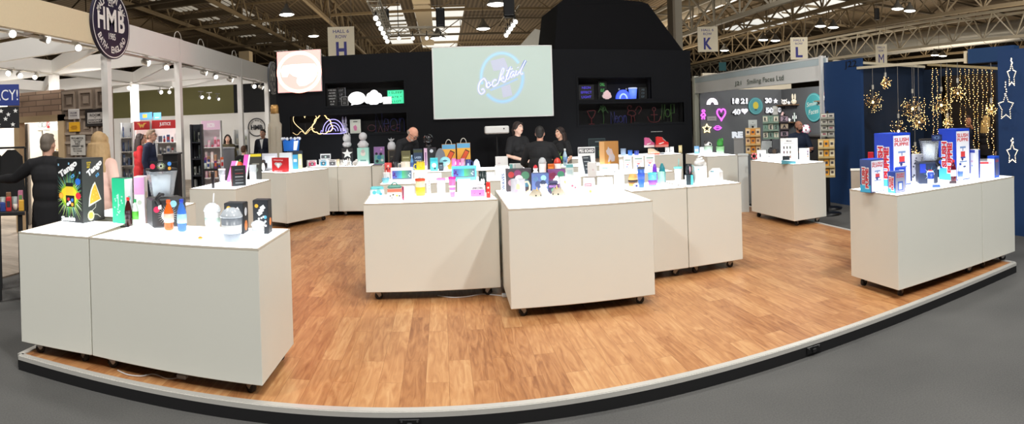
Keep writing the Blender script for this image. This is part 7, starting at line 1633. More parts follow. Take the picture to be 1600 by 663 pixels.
# second row, left part
tumbler('small light blue cup with a white straw at the left end of the second row', 596, 608, 287.5, 279, (130, 206, 226), lid=(110, 190, 216), straw=(240, 240, 240), straw_h=.1, taper=.85)
fbox('gift_carton', 'white box with a grey dot left of the games pad light box', 599, 610, 286.5, 270, .1, (244, 240, 240), D2((.2, .45, .22, (150, 156, 166))), yaw=8)
gamepad_light('white framed light box picturing a games pad in blue and green', 611, 646, 286, 262, (246, 240, 244))
fbox('gift_carton', 'white carton with a small grey creature print behind the orange lidded cup', 648, 668, 285.3, 266.5, .1, (246, 246, 246), D2((-.12, .35, .12, (170, 186, 186)), (.14, .35, .12, (186, 200, 196))))
gamepad_light('turquoise framed light box picturing a games pad', 706, 745, 282.5, 259.5, (110, 216, 230))
for a, b, pt, l in ((755, 773, 270, 'white carton in the second row left of the tall white one'), (774, 795, 259, 'tall white carton in the middle of the second row'), (668, 690, 271, 'low white carton under the cyan boxed toy')):
    fbox('gift_carton', l, a, b, 283.3 if a < 700 else 281, pt, .12, (244, 244, 246), R2_((0, .6, .5, .05, (236, 210, 220)), (0, .45, .3, .04, (226, 226, 236))))
def figbox(bg, L): return both(R2_((0, .5, .96, .96, bg)), D2(*L))
fbox('figure_box', 'dark window box with red and green panels on the projecting counter', 791, 832, 299.5, 264, .1, (52, 44, 50), figbox((60, 50, 56), [(-.3, .75, .12, (190, 60, 60)), (-.05, .8, .14, (120, 50, 90)), (.25, .7, .16, (70, 120, 90)), (.3, .35, .14, (60, 110, 130)), (-.3, .4, .13, (160, 120, 130)), (0, .55, .16, (210, 190, 190))]), yaw=4)
fbox('letter_box', 'tall white box with blue letters left of the dark window box', 783, 791, 300.5, 268, .05, (240, 244, 246), lambda m, w, h: text(m, 'WAVES', 0, h*.5, h*.8, w*.55, flat((50, 80, 130)), -.001, PI/2, .03))
mug('large pale grey mug with a unicorn picture on the projecting counter', 800, 823, 309, 281, (196, 196, 206), 1, lambda m, r, h: curve_print(m, r, h, [(0, .62, r*.5, h*.3, (226, 206, 150)), (-16, .38, r*.4, h*.16, (226, 170, 206)), (16, .38, r*.5, h*.16, (240, 240, 244))]), hrgb=(236, 214, 170))
fbox('figure_box', 'blue box behind the white horned slippers', 831, 858, 300, 271, .1, (70, 90, 140), figbox((84, 104, 156), [(-.25, .7, .14, (120, 160, 200)), (.2, .75, .16, (150, 200, 220)), (-.1, .4, .2, (60, 70, 110)), (.3, .35, .12, (220, 226, 236))]))
fbox('figure_box', 'purple and green toy box with a white figure picture', 856, 884, 297.5, 265, .1, (96, 60, 120), figbox((120, 60, 110), [(-.2, .7, .2, (180, 70, 90)), (.25, .75, .2, (60, 120, 90)), (0, .45, .2, (230, 230, 240)), (.3, .3, .14, (50, 60, 130)), (-.3, .25, .14, (70, 40, 90)), (.02, .62, .1, (240, 240, 246))]))
def snowman(label, px0, px1, pyb, pyt, capc, body=(244, 244, 246), nose=(226, 120, 60)):
    p, w, h, k = dims(px0, px1, pyb, pyt); o = thing('plush_figure', label, 'figure', tuple(p + Vector((0, w*.4, 0))), face(p)); m = MB(); m.ball((0, 0, h*.3), (w*.5, w*.42, h*.31), mat(body, .7)); m.ball((0, 0, h*.7), (w*.38, w*.36, h*.2), mat(body, .7)); m.build('body', o)
    m = MB(); m.lathe([(w*.36, h*.76), (w*.3, h*.9), (w*.08, h), (0, h)], mat(capc, .7), seg=14); m.build('hat', o); m = MB(); m.tube([(0, -w*.34, h*.68), (0, -w*.52, h*.66)], [w*.06, .002], mat(nose, .6), 8); m.build('nose', o)
    m = MB()
    for s in (-1, 1): m.ball((s*w*.14, -w*.33, h*.74), w*.05, BK, 8, 5)
    m.build('eyes', o); return o
snowman('white bird figure with an orange beak before the blue box', 843.5, 857, 306, 282, (60, 70, 100)); snowman('small white figure with a red hat on the second row', 833, 842.5, 278.6, 258, (214, 50, 60))
def slipper(label, px0, px1, pyb, pyt, yaw):
    p, w, h, k = dims(px0, px1, pyb, pyt); o = thing('plush_slipper', label, 'slipper', tuple(p + Vector((0, .06, 0))), face(p, yaw)); mt_ = mat((186, 176, 156), .9); m = MB(); m.ball((0, -.02, h*.5), (w*.48, .10, h*.5), mt_); m.ball((0, .06, h*.36), (w*.42, .08, h*.36), mt_); m.build('shoe', o)
    m = MB(); m.lathe([(w*.09, 0), (.002, h*.42)], mat((236, 190, 110), .5), (0, -.06, h*.84), 8); m.build('horn', o); m = MB()
    for s in (-1, 1): m.ball((s*w*.2, -.105, h*.55), .008, BK, 8, 5)
    m.build('eyes', o)
    for s in (-1, 1): m = MB(); m.lathe([(w*.09, 0), (.0, h*.3)], mt_, (s*w*.26, -.03, h*.82), 8); m.build('ear', o)
slipper('left plush unicorn slipper on the projecting counter', 829.5, 848, 314.5, 297, 14); slipper('right plush unicorn slipper on the projecting counter', 865, 885, 313, 294, -14)
pouch('dark pouch with purple lettering beside the right slipper', 858, 874, 303.5, 283, (50, 44, 70), (60, 60, 96), both(words_('MAGIC', .6, .8, .2, (170, 120, 200)), D2((0, .3, .2, (90, 140, 110)))))
mug('white unicorn mug on the projecting counter right of the toy box', 876, 891, 302.5, 277, (240, 240, 240), 1, lambda m, r, h: curve_print(m, r, h, [(0, .5, r*.6, h*.3, (226, 226, 236)), (10, .7, r*.3, h*.2, (226, 190, 120))]))
for i, (a, b, pb, pt, l, art) in enumerate(((886, 908, 305, 276, 'white carton with a red doodle at the middle of the projecting counter', D2((-.1, .5, .08, (226, 90, 110)), (.1, .4, .07, (226, 90, 110)), (.2, .3, .05, (240, 150, 160)))),
        (912, 930, 306, 279, 'white carton with a small red label on the projecting counter', both(R2_((-.1, .62, .6, .16, (206, 40, 80)), (-.1, .62, .5, .06, (250, 220, 226))), D2((.1, .25, .12, (226, 190, 90))))),
        (934, 958, 303.5, 278, 'plain white carton at the right of the projecting counter', R2_((0, .5, .8, .7, (250, 250, 250)))), (960, 976, 299, 272, 'white carton near the right rear of the projecting counter', R2_((0, .4, .6, .1, (240, 236, 230)))))):
    fbox('gift_carton', l, a, b, pb, pt, .1, (246, 246, 246), art)
# third row and behind
mug('coral red panda face mug on the third row', 600.5, 612, 270.5, 255, (226, 84, 80), -1, lambda m, r, h: curve_print(m, r, h, [(-20, .45, r*.3, h*.2, (60, 30, 30)), (22, .45, r*.3, h*.2, (60, 30, 30)), (0, .7, r*.5, h*.2, (250, 220, 210))]), hrgb=(236, 226, 220)); mug('black mug with a silver handle on the third row', 614, 622, 269.8, 253, (44, 46, 52), 1, None, hrgb=(170, 180, 190)); mug('cream white mug on the third row', 626, 641, 269.3, 253.5, (240, 232, 216), -1)
bottle('slim blue water bottle on the third row', 641.5, 646.5, 268.6, 242.5, (110, 160, 214), (180, 206, 236), (60, 90, 160))
o = mug('yellow pineapple mug with spiky leaves on the third row', 650.5, 664, 268.5, 254.5, (240, 214, 50), -1, lambda m, r, h: curve_print(m, r, h, [(0, .4, r*.8, h*.3, (226, 190, 30))])); p, w, h, k = dims(649, 664, 268.8, 252); m = MB()
for i in range(5): m.tube([((i-2)*w*.12, 0, h*.8), ((i-2)*w*.22, 0, h*1.05)], [.012, .002], mat((236, 206, 60), .4), 6)
m.build('leaves', o)
fbox('boxed_toy', 'cyan boxed toy with a white bird on the third row', 672.5, 684.5, 267.6, 247, .07, (90, 214, 226), both(R2_((0, .84, .9, .2, (60, 190, 210))), D2((0, .45, .3, (226, 236, 240)), (.1, .2, .14, (50, 60, 70)))))
fbox('boxed_toy', 'small dark box beside the cyan boxed toy', 685.5, 693, 267.4, 254.5, .06, (44, 52, 60), R2_((0, .5, .7, .5, (80, 96, 110)), (0, .7, .5, .1, (150, 160, 170))))
p, w, h, k = dims(687.5, 704.5, 266.8, 245); o = thing('glitter_globe', 'clear glitter globe lamp with a white foot on the third row', 'lamp', tuple(p + Vector((0, .06, 0))), face(p)); m = MB(); m.lathe([(w*.28, 0), (w*.24, h*.2), (w*.16, h*.4)], WH, seg=14); m.build('foot', o); m = MB(); m.ball((0, 0, h*.66), (w*.5, w*.42, h*.33), mat((150, 214, 226), .15, 0, .15, 0, 0)); m.build('globe', o); m = MB(); m.ball((0, -w*.05, h*.7), (w*.36, w*.4, h*.14), mat((60, 110, 130), .3)); m.build('glitter', o)
fbox('printed_box', 'olive green box before the bald man', 628, 642, 266.5, 236, .06, (104, 100, 62), R2_((0, .86, .9, .2, (84, 80, 50)), (0, .66, .7, .06, (160, 156, 120)), (0, .5, .6, .04, (140, 134, 100))))
fbox('printed_box', 'dark blue box with pale lettering right of the bald man', 646.5, 661, 266, 233, .06, (40, 54, 78), both(R2_((0, .9, .96, .14, (60, 66, 40)), (0, .45, .7, .05, (110, 130, 160))), words_('LASER', .6, .7, .1, (150, 166, 190))))
fbox('plasma_box', 'box picturing a purple crystal, under the black plasma globe', 663, 682.5, 265.4, 231, .1, (60, 50, 60), both(R2_((-.36, .5, .26, .97, (206, 170, 196)), (.12, .5, .7, .94, (28, 28, 34))), D2((.12, .55, .2, (96, 100, 150)), (.2, .42, .14, (70, 80, 130)), (.12, .85, .14, (190, 190, 200))), lambda m, w, h: rect(m, -.36*w, h*.5, .1*w, h*.6, (120, 80, 120), -.002)))
p0 = [k_ for k_ in COL.objects if k_.name == 'plasma_box'][0]; p = p0.location; k = mpp(p); zt = HT+p0['_h']
o = thing('plasma_globe', 'black glossy plasma globe standing on the crystal picture box', 'lamp', (p.x-.02, p.y, zt), face(p)); m = MB(); m.lathe([(5*k, 0), (4.4*k, 3*k), (2.4*k, 6*k)], BK, seg=16); m.build('base', o); m = MB(); m.ball((0, 0, 13.5*k), 7.8*k, mat((14, 14, 18), .08)); m.build('globe', o); m = MB()
for i in range(7): a = 2.4*i; m.tube([(0, 0, 13.5*k), (4*k*math.cos(a), -4*k*abs(math.sin(a)), 13.5*k+3*k*math.sin(i*1.3)), (7.9*k*math.cos(a)*.9, -6.6*k*abs(math.sin(a)), 13.5*k+5*k*math.sin(i*1.3))], .004, mat((190, 180, 190), .3), 5)
m.build('sparks', o)
def lolly(m, w, h): rect(m, 0, h*.5, w*.97, h*.98, (224, 164, 60), -.0006); rect(m, 0, h*.9, w*.97, h*.18, (96, 160, 200), -.0008); rect(m, 0, h*.45, w*.36, h*.62, (70, 40, 30), -.001, -.5); rect(m, 0, h*.45, w*.28, h*.54, (214, 84, 44), -.0014, -.5); rect(m, -.2*w, h*.12, w*.07, h*.2, (230, 206, 160), -.0012, -.5)
gift_bag('orange and blue lolly print gift bag, left one of the pair', 691.5, 713, 265.1, 225.5, (206, 150, 70), lolly); gift_bag('orange and blue lolly print gift bag, right one of the pair', 715, 736, 264.5, 223.5, (206, 150, 70), lolly)
p, w, h, k = dims(682, 696, 266.2, 232); o = thing('ball_cushion', 'grey and teal ball shaped cushion with a black ringed button', 'cushion', tuple(p + Vector((0, .1, 0))), face(p)); m = MB(); m.ball((0, 0, h*.5), (w*.62, w*.16, h*.5), mat((120, 122, 130), .8)); m.build('body', o); m = MB(); m.tube([(w*.2, -w*.14, h*.42), (w*.2, -w*.2, h*.42)], w*.16, BK, 14); m.tube([(w*.2, -w*.19, h*.42), (w*.2, -w*.22, h*.42)], w*.1, WH, 14); m.build('button', o)
for i, (a, b, c) in enumerate(((706, 713.5, (226, 130, 196)), (713, 720, (206, 80, 170)), (720, 727, (216, 150, 190)))): mug('pink and white unicorn mug, %s of three before the lolly bags' % ('left', 'middle', 'right')[i], a, b, 265.7-.2*i, 248+i % 2*1.5, c, 1, lambda m, r, h: curve_print(m, r, h, [(-10, .6, r*.6, h*.3, (246, 230, 240)), (14, .3, r*.5, h*.2, (96, 160, 110))]), yaw=60)
mug('blue and silver mug right of the unicorn mugs', 727.5, 736.5, 265.5, 249.5, (60, 70, 130), 1, lambda m, r, h: curve_print(m, r, h, [(0, .5, r*.8, h*.3, (150, 170, 206))]))
p, w, h, k = dims(740, 750.5, 265.2, 249); o = thing('dome_lamp', 'white blue shaded dome lamp at the end of the mugs', 'lamp', tuple(p + Vector((0, .05, 0))), face(p)); m = MB(); m.lathe([(w*.5, 0), (w*.52, h*.3), (w*.4, h*.75), (w*.15, h*.97), (0, h)], mat((206, 220, 240), .4, 0, .2, 0, 0), seg=16); m.build('dome', o); m = MB(); m.lathe([(w*.55, 0), (w*.55, h*.08), (w*.5, h*.1)], WH, seg=16); m.build('base', o)
fbox('gift_carton', 'large plain white carton standing before the projector pole', 774.5, 794, 265.2, 245, .1, (248, 248, 248), R2_((-.2, .5, .2, .06, (226, 206, 216))))
fbox('gift_carton', 'white carton with a teal end under the hand of the woman', 796, 818, 264.6, 256, .1, (244, 246, 246), R2_((-.38, .5, .22, .9, (120, 190, 190)), (-.1, .5, .05, .9, (180, 220, 220))))
def ccup(label, a, b, pb, pt, body, lid): return tumbler(label, a, b, pb, pt, body, lid=lid, dome=True, taper=.82, name='travel_cup', cat='cup')
ccup('white travel cup with a grey dome lid before the man in black', 843, 855.5, 278.3, 246.5, (226, 228, 230), (190, 194, 198)); ccup('white and red travel cup right of the grey lidded one', 867, 878.5, 277.6, 247, (236, 226, 222), (216, 70, 56))
fbox('gift_carton', 'orange and red box below the red travel cup', 856.5, 866.5, 278.3, 256.5, .07, (230, 110, 40), R2_((0, .7, .7, .2, (240, 150, 60)), (0, .3, .8, .3, (214, 60, 40))))
p, w, h, k = dims(869, 880, 261.6, 237); o = thing('plant_pot', 'lime green pot with a small sprig on the third row', 'plant pot', tuple(p + Vector((0, .05, 0))), face(p)); m = MB(); m.lathe([(w*.36, 0), (w*.5, h*.68), (w*.44, h*.68), (w*.4, h*.5), (0, h*.5)], mat((150, 206, 50), .4), seg=16); m.build('pot', o); m = MB()
for i in range(5): m.tube([(0, 0, h*.5), (w*.1*(i-2), 0, h*.8), (w*.2*(i-2), .01, h*(.9+.05*(i % 3)))], [.005, .008, .002], mat((90, 120, 70), .6), 5)
m.build('sprig', o)
bottle('clear blue labelled water bottle beside the lime green pot', 880.5, 887.5, 261.2, 232.5, (190, 216, 236), (236, 240, 244), (110, 150, 206))
fbox('gift_carton', 'white and teal small box below the water bottle', 884.5, 896.5, 276.9, 256.5, .08, (226, 240, 240), R2_((0, .85, .9, .24, (120, 190, 196)), (0, .4, .7, .3, (200, 226, 230))))
def peg(m, w, h):
    rect(m, 0, h*.5, w*.92, h*.94, (234, 236, 236), -.0006); rect(m, 0, h*.87, w*.92, h*.17, (24, 26, 30), -.001); text(m, 'PEG BOARD', 0, h*.87, w*.84, h*.12, flat((240, 240, 240)), -.0014, 0, .05)
    P = [(-.28, .68), (.2, .70), (.32, .08), (-.12, .05)]; poly_(m, [(a*w, b*h) for a, b in P], (48, 56, 64), -.0012)
    for i in range(4): rect(m, (-.06+.05*i)*w, (.62-.13*i)*h, w*.3, h*.02, (190, 196, 200), -.0016)
fbox('peg_board_box', 'white and black peg board box with its name across the top', 904, 931, 274.3, 230, .07, (226, 228, 230), peg)
fbox('gift_carton', 'white open carton before the peg board box', 917, 932, 276.8, 254, .1, (246, 246, 246), R2_((.2, .5, .2, .1, (236, 220, 226))), yaw=-12)
fbox('dark_frame_box', 'dark teal framed box behind the peg board box', 920, 946.5, 247.6, 216.5, .06, (60, 80, 84), R2_((0, .5, .94, .94, (24, 40, 46)), (.05, .84, .3, .05, (120, 140, 146)), (-.1, .6, .5, .05, (60, 90, 90)), (.25, .25, .3, .3, (60, 150, 90))))
def uni(m, w, h):
    rect(m, -.36*w, h*.5, w*.26, h*.98, (222, 170, 112), -.0006); poly_(m, [(.0*w+a*w*.62, h*.45+b*h*.72) for a, b in [(-.1, -.45), (.0, -.1), (-.15, .0), (-.25, .2), (-.1, .32), (-.06, .46), (.04, .34), (.24, .3), (.34, .05), (.5, -.15), (.46, -.42), (.2, -.45), (.12, -.3), (.0, -.48)]], (196, 186, 190), -.001)
    poly_(m, [(.0*w+a*w*.62, h*.45+b*h*.72) for a, b in [(.02, .28), (.22, .24), (.3, .02), (.12, .0), (.16, .14)]], (214, 180, 170), -.0014); disc(m, .0, h*.06, w*.06, (236, 190, 70), -.0014)
fbox('unicorn_bag', 'brown box bag with a silver unicorn head', 937, 967, 257.4, 221, .14, (188, 132, 66), uni)
for i, (a, b, pt, c) in enumerate(((971, 980, 232.5, (150, 170, 196)), (982, 990, 235, (70, 120, 206)), (992, 1000, 235.5, (66, 84, 170)))): tumbler(('silver blue tall mug', 'light blue small glass', 'deep blue small glass')[i]+' on the back counter right of the unicorn bag', a, b, 243.8-.3*i, pt, c, taper=.9, name='drinking_glass', cat='glass')
for i, (a, b, pt) in enumerate(((975, 987.5, 245.5), (990, 1006, 243), (1008, 1023.5, 241.5))): fbox('gift_carton', 'white carton with a red print, %s of three on the second island row' % ('left', 'middle', 'right')[i], a, b, 269.5-.8*i, pt, .12, (244, 242, 242), both(R2_((0, .8, .7, .06, (110, 150, 130)), (0, .62, .72, .2, (240, 190, 190))), D2((0, .56, .18, (214, 60, 80)), (-.1, .36, .1, (110, 120, 190)), (.14, .3, .08, (240, 150, 120)))))
def whitepc(label, a, b, pb, pt, art=None): return fbox('gift_carton', label, a, b, pb, pt, .12, (246, 246, 246), art)
whitepc('white carton before the brown unicorn bag', 937, 966, 272, 257, R2_((-.2, .6, .3, .2, (170, 190, 190)), (.2, .6, .3, .2, (196, 206, 206)), (.3, .2, .06, .1, (40, 40, 44)))); whitepc('white carton with a blue dot under the silver blue mug', 968, 974, 271, 250)
p, w, h, k = dims(984, 999, 291.5, 271.5); o = thing('burger_bun_toy', 'burger shaped toy on the right counter of the island', 'toy', tuple(p + Vector((0, .05, 0))), face(p)); m = MB(); m.lathe([(w*.44, 0), (w*.48, h*.16), (w*.44, h*.3)], mat((214, 150, 80), .5), seg=18); m.build('bun_base', o); m = MB(); m.lathe([(w*.48, h*.3), (w*.52, h*.4), (w*.48, h*.5)], mat((60, 44, 36), .6), seg=18); m.build('patty', o); m = MB(); m.lathe([(w*.48, h*.5), (w*.46, h*.7), (w*.3, h*.95), (0, h)], mat((226, 170, 96), .4), seg=18); m.build('bun_top', o)
tumbler('clear and blue tall glass right of the burger toy', 998.5, 1010, 293.6, 261.5, (60, 110, 200), lid=(70, 76, 84), bands=[(.45, .8, (50, 90, 206))], taper=.8)
p, w, h, k = dims(991, 1001, 296.5, 281); o = thing('eyeball_toy', 'white ball with a dark blue spot at the corner of the island', 'toy', tuple(p + Vector((0, .04, 0))), face(p)); m = MB(); m.ball((0, 0, w*.5), w*.5, WH); m.build('ball', o); m = MB(); m.ball((w*.06, -w*.36, w*.56), w*.2, mat((40, 44, 130), .3)); m.build('spot', o)
tumbler('white tumbler with a purple and teal lid on the right island counter', 1015, 1029.5, 291.5, 270, (110, 196, 220), lid=(84, 200, 206), bands=[(.1, .5, (150, 90, 200))], taper=.86); p, w, h, k = dims(1019, 1028, 289, 258); o = thing('plush_bottle_topper', 'purple pointed bottle behind the white tumbler', 'bottle', tuple(fpos(1023.5, 286.5)), face(p)); m = MB(); m.lathe([(w*.5, 0), (w*.5, h*.5), (w*.36, h*.8), (w*.2, h), (0, h)], mat((110, 50, 180), .3), seg=14); m.build('body', o); m = MB(); m.lathe([(w*.52, h*.5), (w*.52, h*.56)], mat((200, 60, 170), .3), seg=14); m.build('band', o)
tumbler('mint white tumbler with a dark teal pointed lid', 1029.5, 1041.5, 289.5, 269, (160, 220, 196), taper=.9); p, w, h, k = dims(1030, 1040, 287, 257.5); o = thing('pointed_bottle', 'dark teal pointed bottle behind the mint tumbler', 'bottle', tuple(fpos(1035, 284.6)), face(p)); m = MB(); m.lathe([(w*.55, 0), (w*.55, h*.55), (w*.4, h*.8), (w*.16, h), (0, h)], mat((30, 120, 130), .3), seg=14); m.build('body', o); m = MB(); m.ball((0, 0, h*.97), w*.16, mat((60, 190, 180), .3), 8, 6); m.build('knob', o)
tumbler('white tall tumbler with a mint lid and green straw', 1056, 1069, 289.5, 261, (242, 242, 242), lid=(130, 226, 220), straw=(140, 206, 200), straw_h=.085, taper=.72)
fbox('mug_box', 'black and cyan mug box under the flamingo mug', 1070, 1083.5, 289.5, 273.5, .09, (40, 60, 70), R2_((.36, .5, .26, .96, (80, 214, 226)), (-.1, .5, .5, .9, (36, 52, 60)), (-.4, .5, .16, .96, (236, 244, 246))))
p0 = [k_ for k_ in COL.objects if k_.name == 'mug_box'][0]
mug('black mug with a pink flamingo standing on the mug box', 1069.5, 1079.5, 275.0, 258, (30, 34, 40), 1, lambda m, r, h: curve_print(m, r, h, [(24, .55, r*.36, h*.5, (236, 190, 206)), (20, .3, r*.12, h*.36, (230, 150, 180)), (-30, .5, r*.14, h*.9, (60, 70, 80))]), z=HT+p0['_h'], hrgb=(130, 200, 206))
o = [k_ for k_ in COL.objects if k_.name.startswith('mug') and k_['label'].startswith('black mug with a pink')][0]; o.location = (p0.location.x, p0.location.y, HT+p0['_h'])
p, w, h, k = dims(1088, 1110, 288.4, 241); o = thing('ice_cream_lamp', 'large white whipped ice cream lamp on a white drum', 'lamp', tuple(p + Vector((0, w*.5, 0))), face(p)); m = MB(); m.lathe([(w*.46, 0), (w*.5, .01), (w*.5, h*.60), (0, h*.60)], WH, seg=24); m.build('drum', o)
m = MB(); n = 70; pts = []; rs = []
for i in range(n): t = i/(n-1); a = 2*PI*3.2*t; rr_ = w*.33*(1-t*.9); pts.append((rr_*math.cos(a), rr_*math.sin(a), h*(.66+.30*t))); rs.append(w*.16*(1-t*.72))
m.tube(pts, rs, WH, 10); m.ball((0, 0, h*.7), (w*.34, w*.34, h*.1), WH); m.tube([(0, 0, h*.9), (0, 0, h)], [w*.07, .004], WH, 8); m.build('swirl', o); m = MB(); rect(m, -.1*w, h*.5, w*.1, h*.05, (150, 220, 230)); m.tf(Matrix.Translation((0, -w*.5-.0006, 0))); m.build('switch', o)
p, w, h, k = dims(1114, 1136, 287.6, 264); o = thing('toaster_box', 'white rounded toaster shaped box at the right end of the island', 'box', tuple(p + Vector((0, .09, 0))), face(p)); m = MB(); m.box((0, 0, h*.5), (w, .16, h), WH, bev=.035); m.build('body', o); m = MB(); rect(m, -.26*w, h*.84, w*.22, h*.07, (120, 190, 210)); disc(m, -.34*w, h*.84, w*.04, (70, 120, 140), -.001); m.tf(Matrix.Translation((0, -.0806, 0))); m.build('print', o)
# back run, right: sneaker lamps, boxes and pots
def sneaker(label, px0, px1, pyb, pyt, body, sole, z, D, yaw):
    p = atd((px0+px1)/2, pyb, D); k = mpp(p); w = (px1-px0)*k; h = (pyb-pyt)*k; o = thing('sneaker_lamp', label, 'shoe', (p.x, p.y, p.z if z is None else z), face(p, yaw)); d = w*.36
    m = MB(); m.slab([(-w*.5, -d*.3), (-w*.3, -d*.5), (w*.2, -d*.45), (w*.42, -d*.5), (w*.5, 0), (w*.42, d*.5), (w*.2, d*.45), (-w*.3, d*.5), (-w*.5, d*.3)], 0, h*.22, mat(sole, .5)); m.build('sole', o)
    m = MB(); m.prism([(-w*.47, h*.2), (w*.47, h*.2), (w*.46, h*.42), (w*.3, h*.52), (w*.08, h*.66), (-.02*w, h*.95), (-.3*w, h*1.0), (-w*.46, h*.96)], -d*.42, d*.42, mat(body, .5)); m.build('upper', o)
    m = MB()
    for i in range(4): x_ = .02*w+.075*w*i; m.tube([(x_, -d*.3, h*(.86-.1*i)), (x_, d*.3, h*(.86-.1*i))], .008, WH, 6)
    m.build('laces', o); m = MB(); m.prism([(-.3*w, h*.34), (.1*w, h*.46), (.12*w, h*.40), (-.2*w, h*.27)], -d*.44, -d*.42, WH); m.build('side_stripe', o); return o
q = seat('BR', 1026, .5); DQ = math.hypot(q.x, q.y); k = mpp(q); o = thing('shoe_stand', 'dark shoe stand with two levels on the back counter', 'stand', tuple(q), face(q)); m = MB(); m.tube([(0, 0, .01), (0, 0, 35*k)], .012, SATINBLACK, 8); m.build('pole', o); m = MB(); m.box((0, 0, .006), (.3, .2, .012), SATINBLACK); m.build('base', o)
zs1, zs0 = atd(1026, 229.4, DQ).z, atd(1026, 238.6, DQ).z
m = MB(); m.box((0, -.02, zs1-HT-.006), (.52, .2, .012), SATINBLACK); m.build('tray', o); m = MB(); m.box((0, 0, 35*k), (18*k, .1, .012), mat((150, 152, 150), .4)); m.build('top_bar', o)
sneaker('pink sneaker lamp on the left of the shoe stand', 1006.5, 1023, 229.4, 214, (206, 96, 146), (230, 220, 220), zs1, DQ-.12, 12); sneaker('red sneaker lamp on the right of the shoe stand', 1024, 1045, 229.4, 213, (214, 40, 40), (226, 130, 120), zs1, DQ-.14, 12); sneaker('white and tan sneaker lamp below on the counter', 1012, 1031, 240, 229.8, (226, 200, 170), (214, 80, 60), HT, DQ-.24, 6)
for i, (a, b, pb, pt, c, l) in enumerate(((1039.5, 1046, 240.5, 230, (236, 236, 232), 'small white printed box right of the shoe stand'), (1047, 1053, 240.2, 229.5, (240, 240, 238), 'second small white printed box right of the shoe stand'), (1060.5, 1066, 239.4, 227.5, (226, 206, 150), 'slim beige box on the back counter corner'))): fbox('gift_carton', l, a, b, pb if i < 2 else 239.0, pt, .08, c, D2((-.15, .4, .16, (110, 110, 116)), (.16, .55, .14, (190, 190, 196))) if i < 2 else R2_((0, .5, .6, .5, (240, 226, 180))))
B6s = (('gift_carton', 'light blue box on the counter at the back right', 1085, 1092.5, 241, 228.5, (130, 180, 226)), ('gift_carton', 'white box beside the light blue box at the back right', 1093.5, 1100.5, 241.3, 230, (226, 230, 240)))
for n_, l, a, b, pb, pt, c in B6s: fbox(n_, l, a, b, pb, pt, .1, c, R2_((0, .5, .7, .3, (220, 230, 244))))
for i, (a, b, c, l) in enumerate(((1103, 1117, (196, 226, 206), 'mint pot with a black and white toy cow on top'), (1122, 1135, (150, 206, 150), 'green pot holding a round green cactus'))):
    p, w, h, k = dims(a, b, 242 if i else 241.8, 229); o = thing('plant_pot', l, 'plant pot', tuple(p + Vector((0, w*.5, 0))), face(p)); m = MB(); m.lathe([(w*.42, 0), (w*.5, h), (w*.44, h), (w*.42, h*.8), (0, h*.8)], mat(c, .4), seg=16); m.build('pot', o); m = MB()
    if i: m.ball((0, 0, h*1.35), (w*.4, w*.38, h*.6), mat((60, 150, 60), .6)); m.ball((w*.26, 0, h*1.75), (w*.16, w*.16, h*.26), mat((70, 160, 70), .6)); m.build('cactus', o)
    else: m.ball((0, 0, h*1.2), (w*.42, w*.3, h*.36), WH); m.ball((-w*.25, -.02, h*1.5), (w*.22, w*.2, h*.24), mat((70, 66, 66), .6)); m.ball((w*.2, -w*.2, h*1.25), (w*.14, w*.12, h*.14), BK); m.build('toy_cow', o)
# ------------------------------------------------------------------ right counters
BL_ = (22, 66, 200)
def slush(label, L, N, Rr, pt, big=True, side=(22, 66, 200)): return cbox('slush_box', label, L, N, Rr, pt, side, slush_side, lambda m, w, h: slush_front(m, w, h, big), topc=(30, 80, 210))
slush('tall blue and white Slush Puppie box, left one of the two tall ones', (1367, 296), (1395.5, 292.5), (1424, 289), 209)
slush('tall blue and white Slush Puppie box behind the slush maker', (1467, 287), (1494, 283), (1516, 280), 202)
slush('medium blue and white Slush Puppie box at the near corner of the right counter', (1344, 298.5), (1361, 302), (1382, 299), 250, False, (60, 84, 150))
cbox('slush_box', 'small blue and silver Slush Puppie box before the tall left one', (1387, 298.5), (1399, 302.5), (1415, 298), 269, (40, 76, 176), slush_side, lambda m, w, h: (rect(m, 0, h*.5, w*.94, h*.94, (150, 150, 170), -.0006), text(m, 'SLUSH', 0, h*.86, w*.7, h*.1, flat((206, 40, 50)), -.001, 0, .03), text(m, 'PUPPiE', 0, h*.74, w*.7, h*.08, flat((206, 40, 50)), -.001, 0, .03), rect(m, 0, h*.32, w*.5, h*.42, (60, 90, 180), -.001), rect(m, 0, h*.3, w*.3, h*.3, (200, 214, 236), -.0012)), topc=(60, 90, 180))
fbox('slush_box', 'low blue box peeping out behind the small silver one', 1397, 1415, 295.5, 262, .1, (30, 76, 200), R2_((.2, .75, .5, .3, (236, 240, 246)), (.2, .75, .3, .1, (120, 150, 206))), yaw=-10)
def star_(m, w, h):
    rnd = random.Random(3)
    for i in range(10): a = 2*PI*i/10; poly_(m, [(.1*w+.06*w*math.cos(a), h*.45+.06*h*math.sin(a)), (.1*w+.36*w*math.cos(a), h*.45+.4*h*math.sin(a)), (.1*w+.06*w*math.cos(a+.5), h*.45+.06*h*math.sin(a+.5))], rnd.choice([(40, 76, 170), (226, 240, 248), (70, 190, 230)]), -.001)
    disc(m, .1*w, h*.45, w*.2, (240, 246, 250), -.0012); rect(m, .1*w, h*.6, w*.2, h*.05, (206, 44, 50), -.0014); rect(m, -.28*w, h*.7, w*.3, h*.4, (30, 60, 180), -.001); text(m, 'ZERO', .1*w, h*.4, w*.24, h*.1, flat((60, 190, 220)), -.0014, 0, .03)
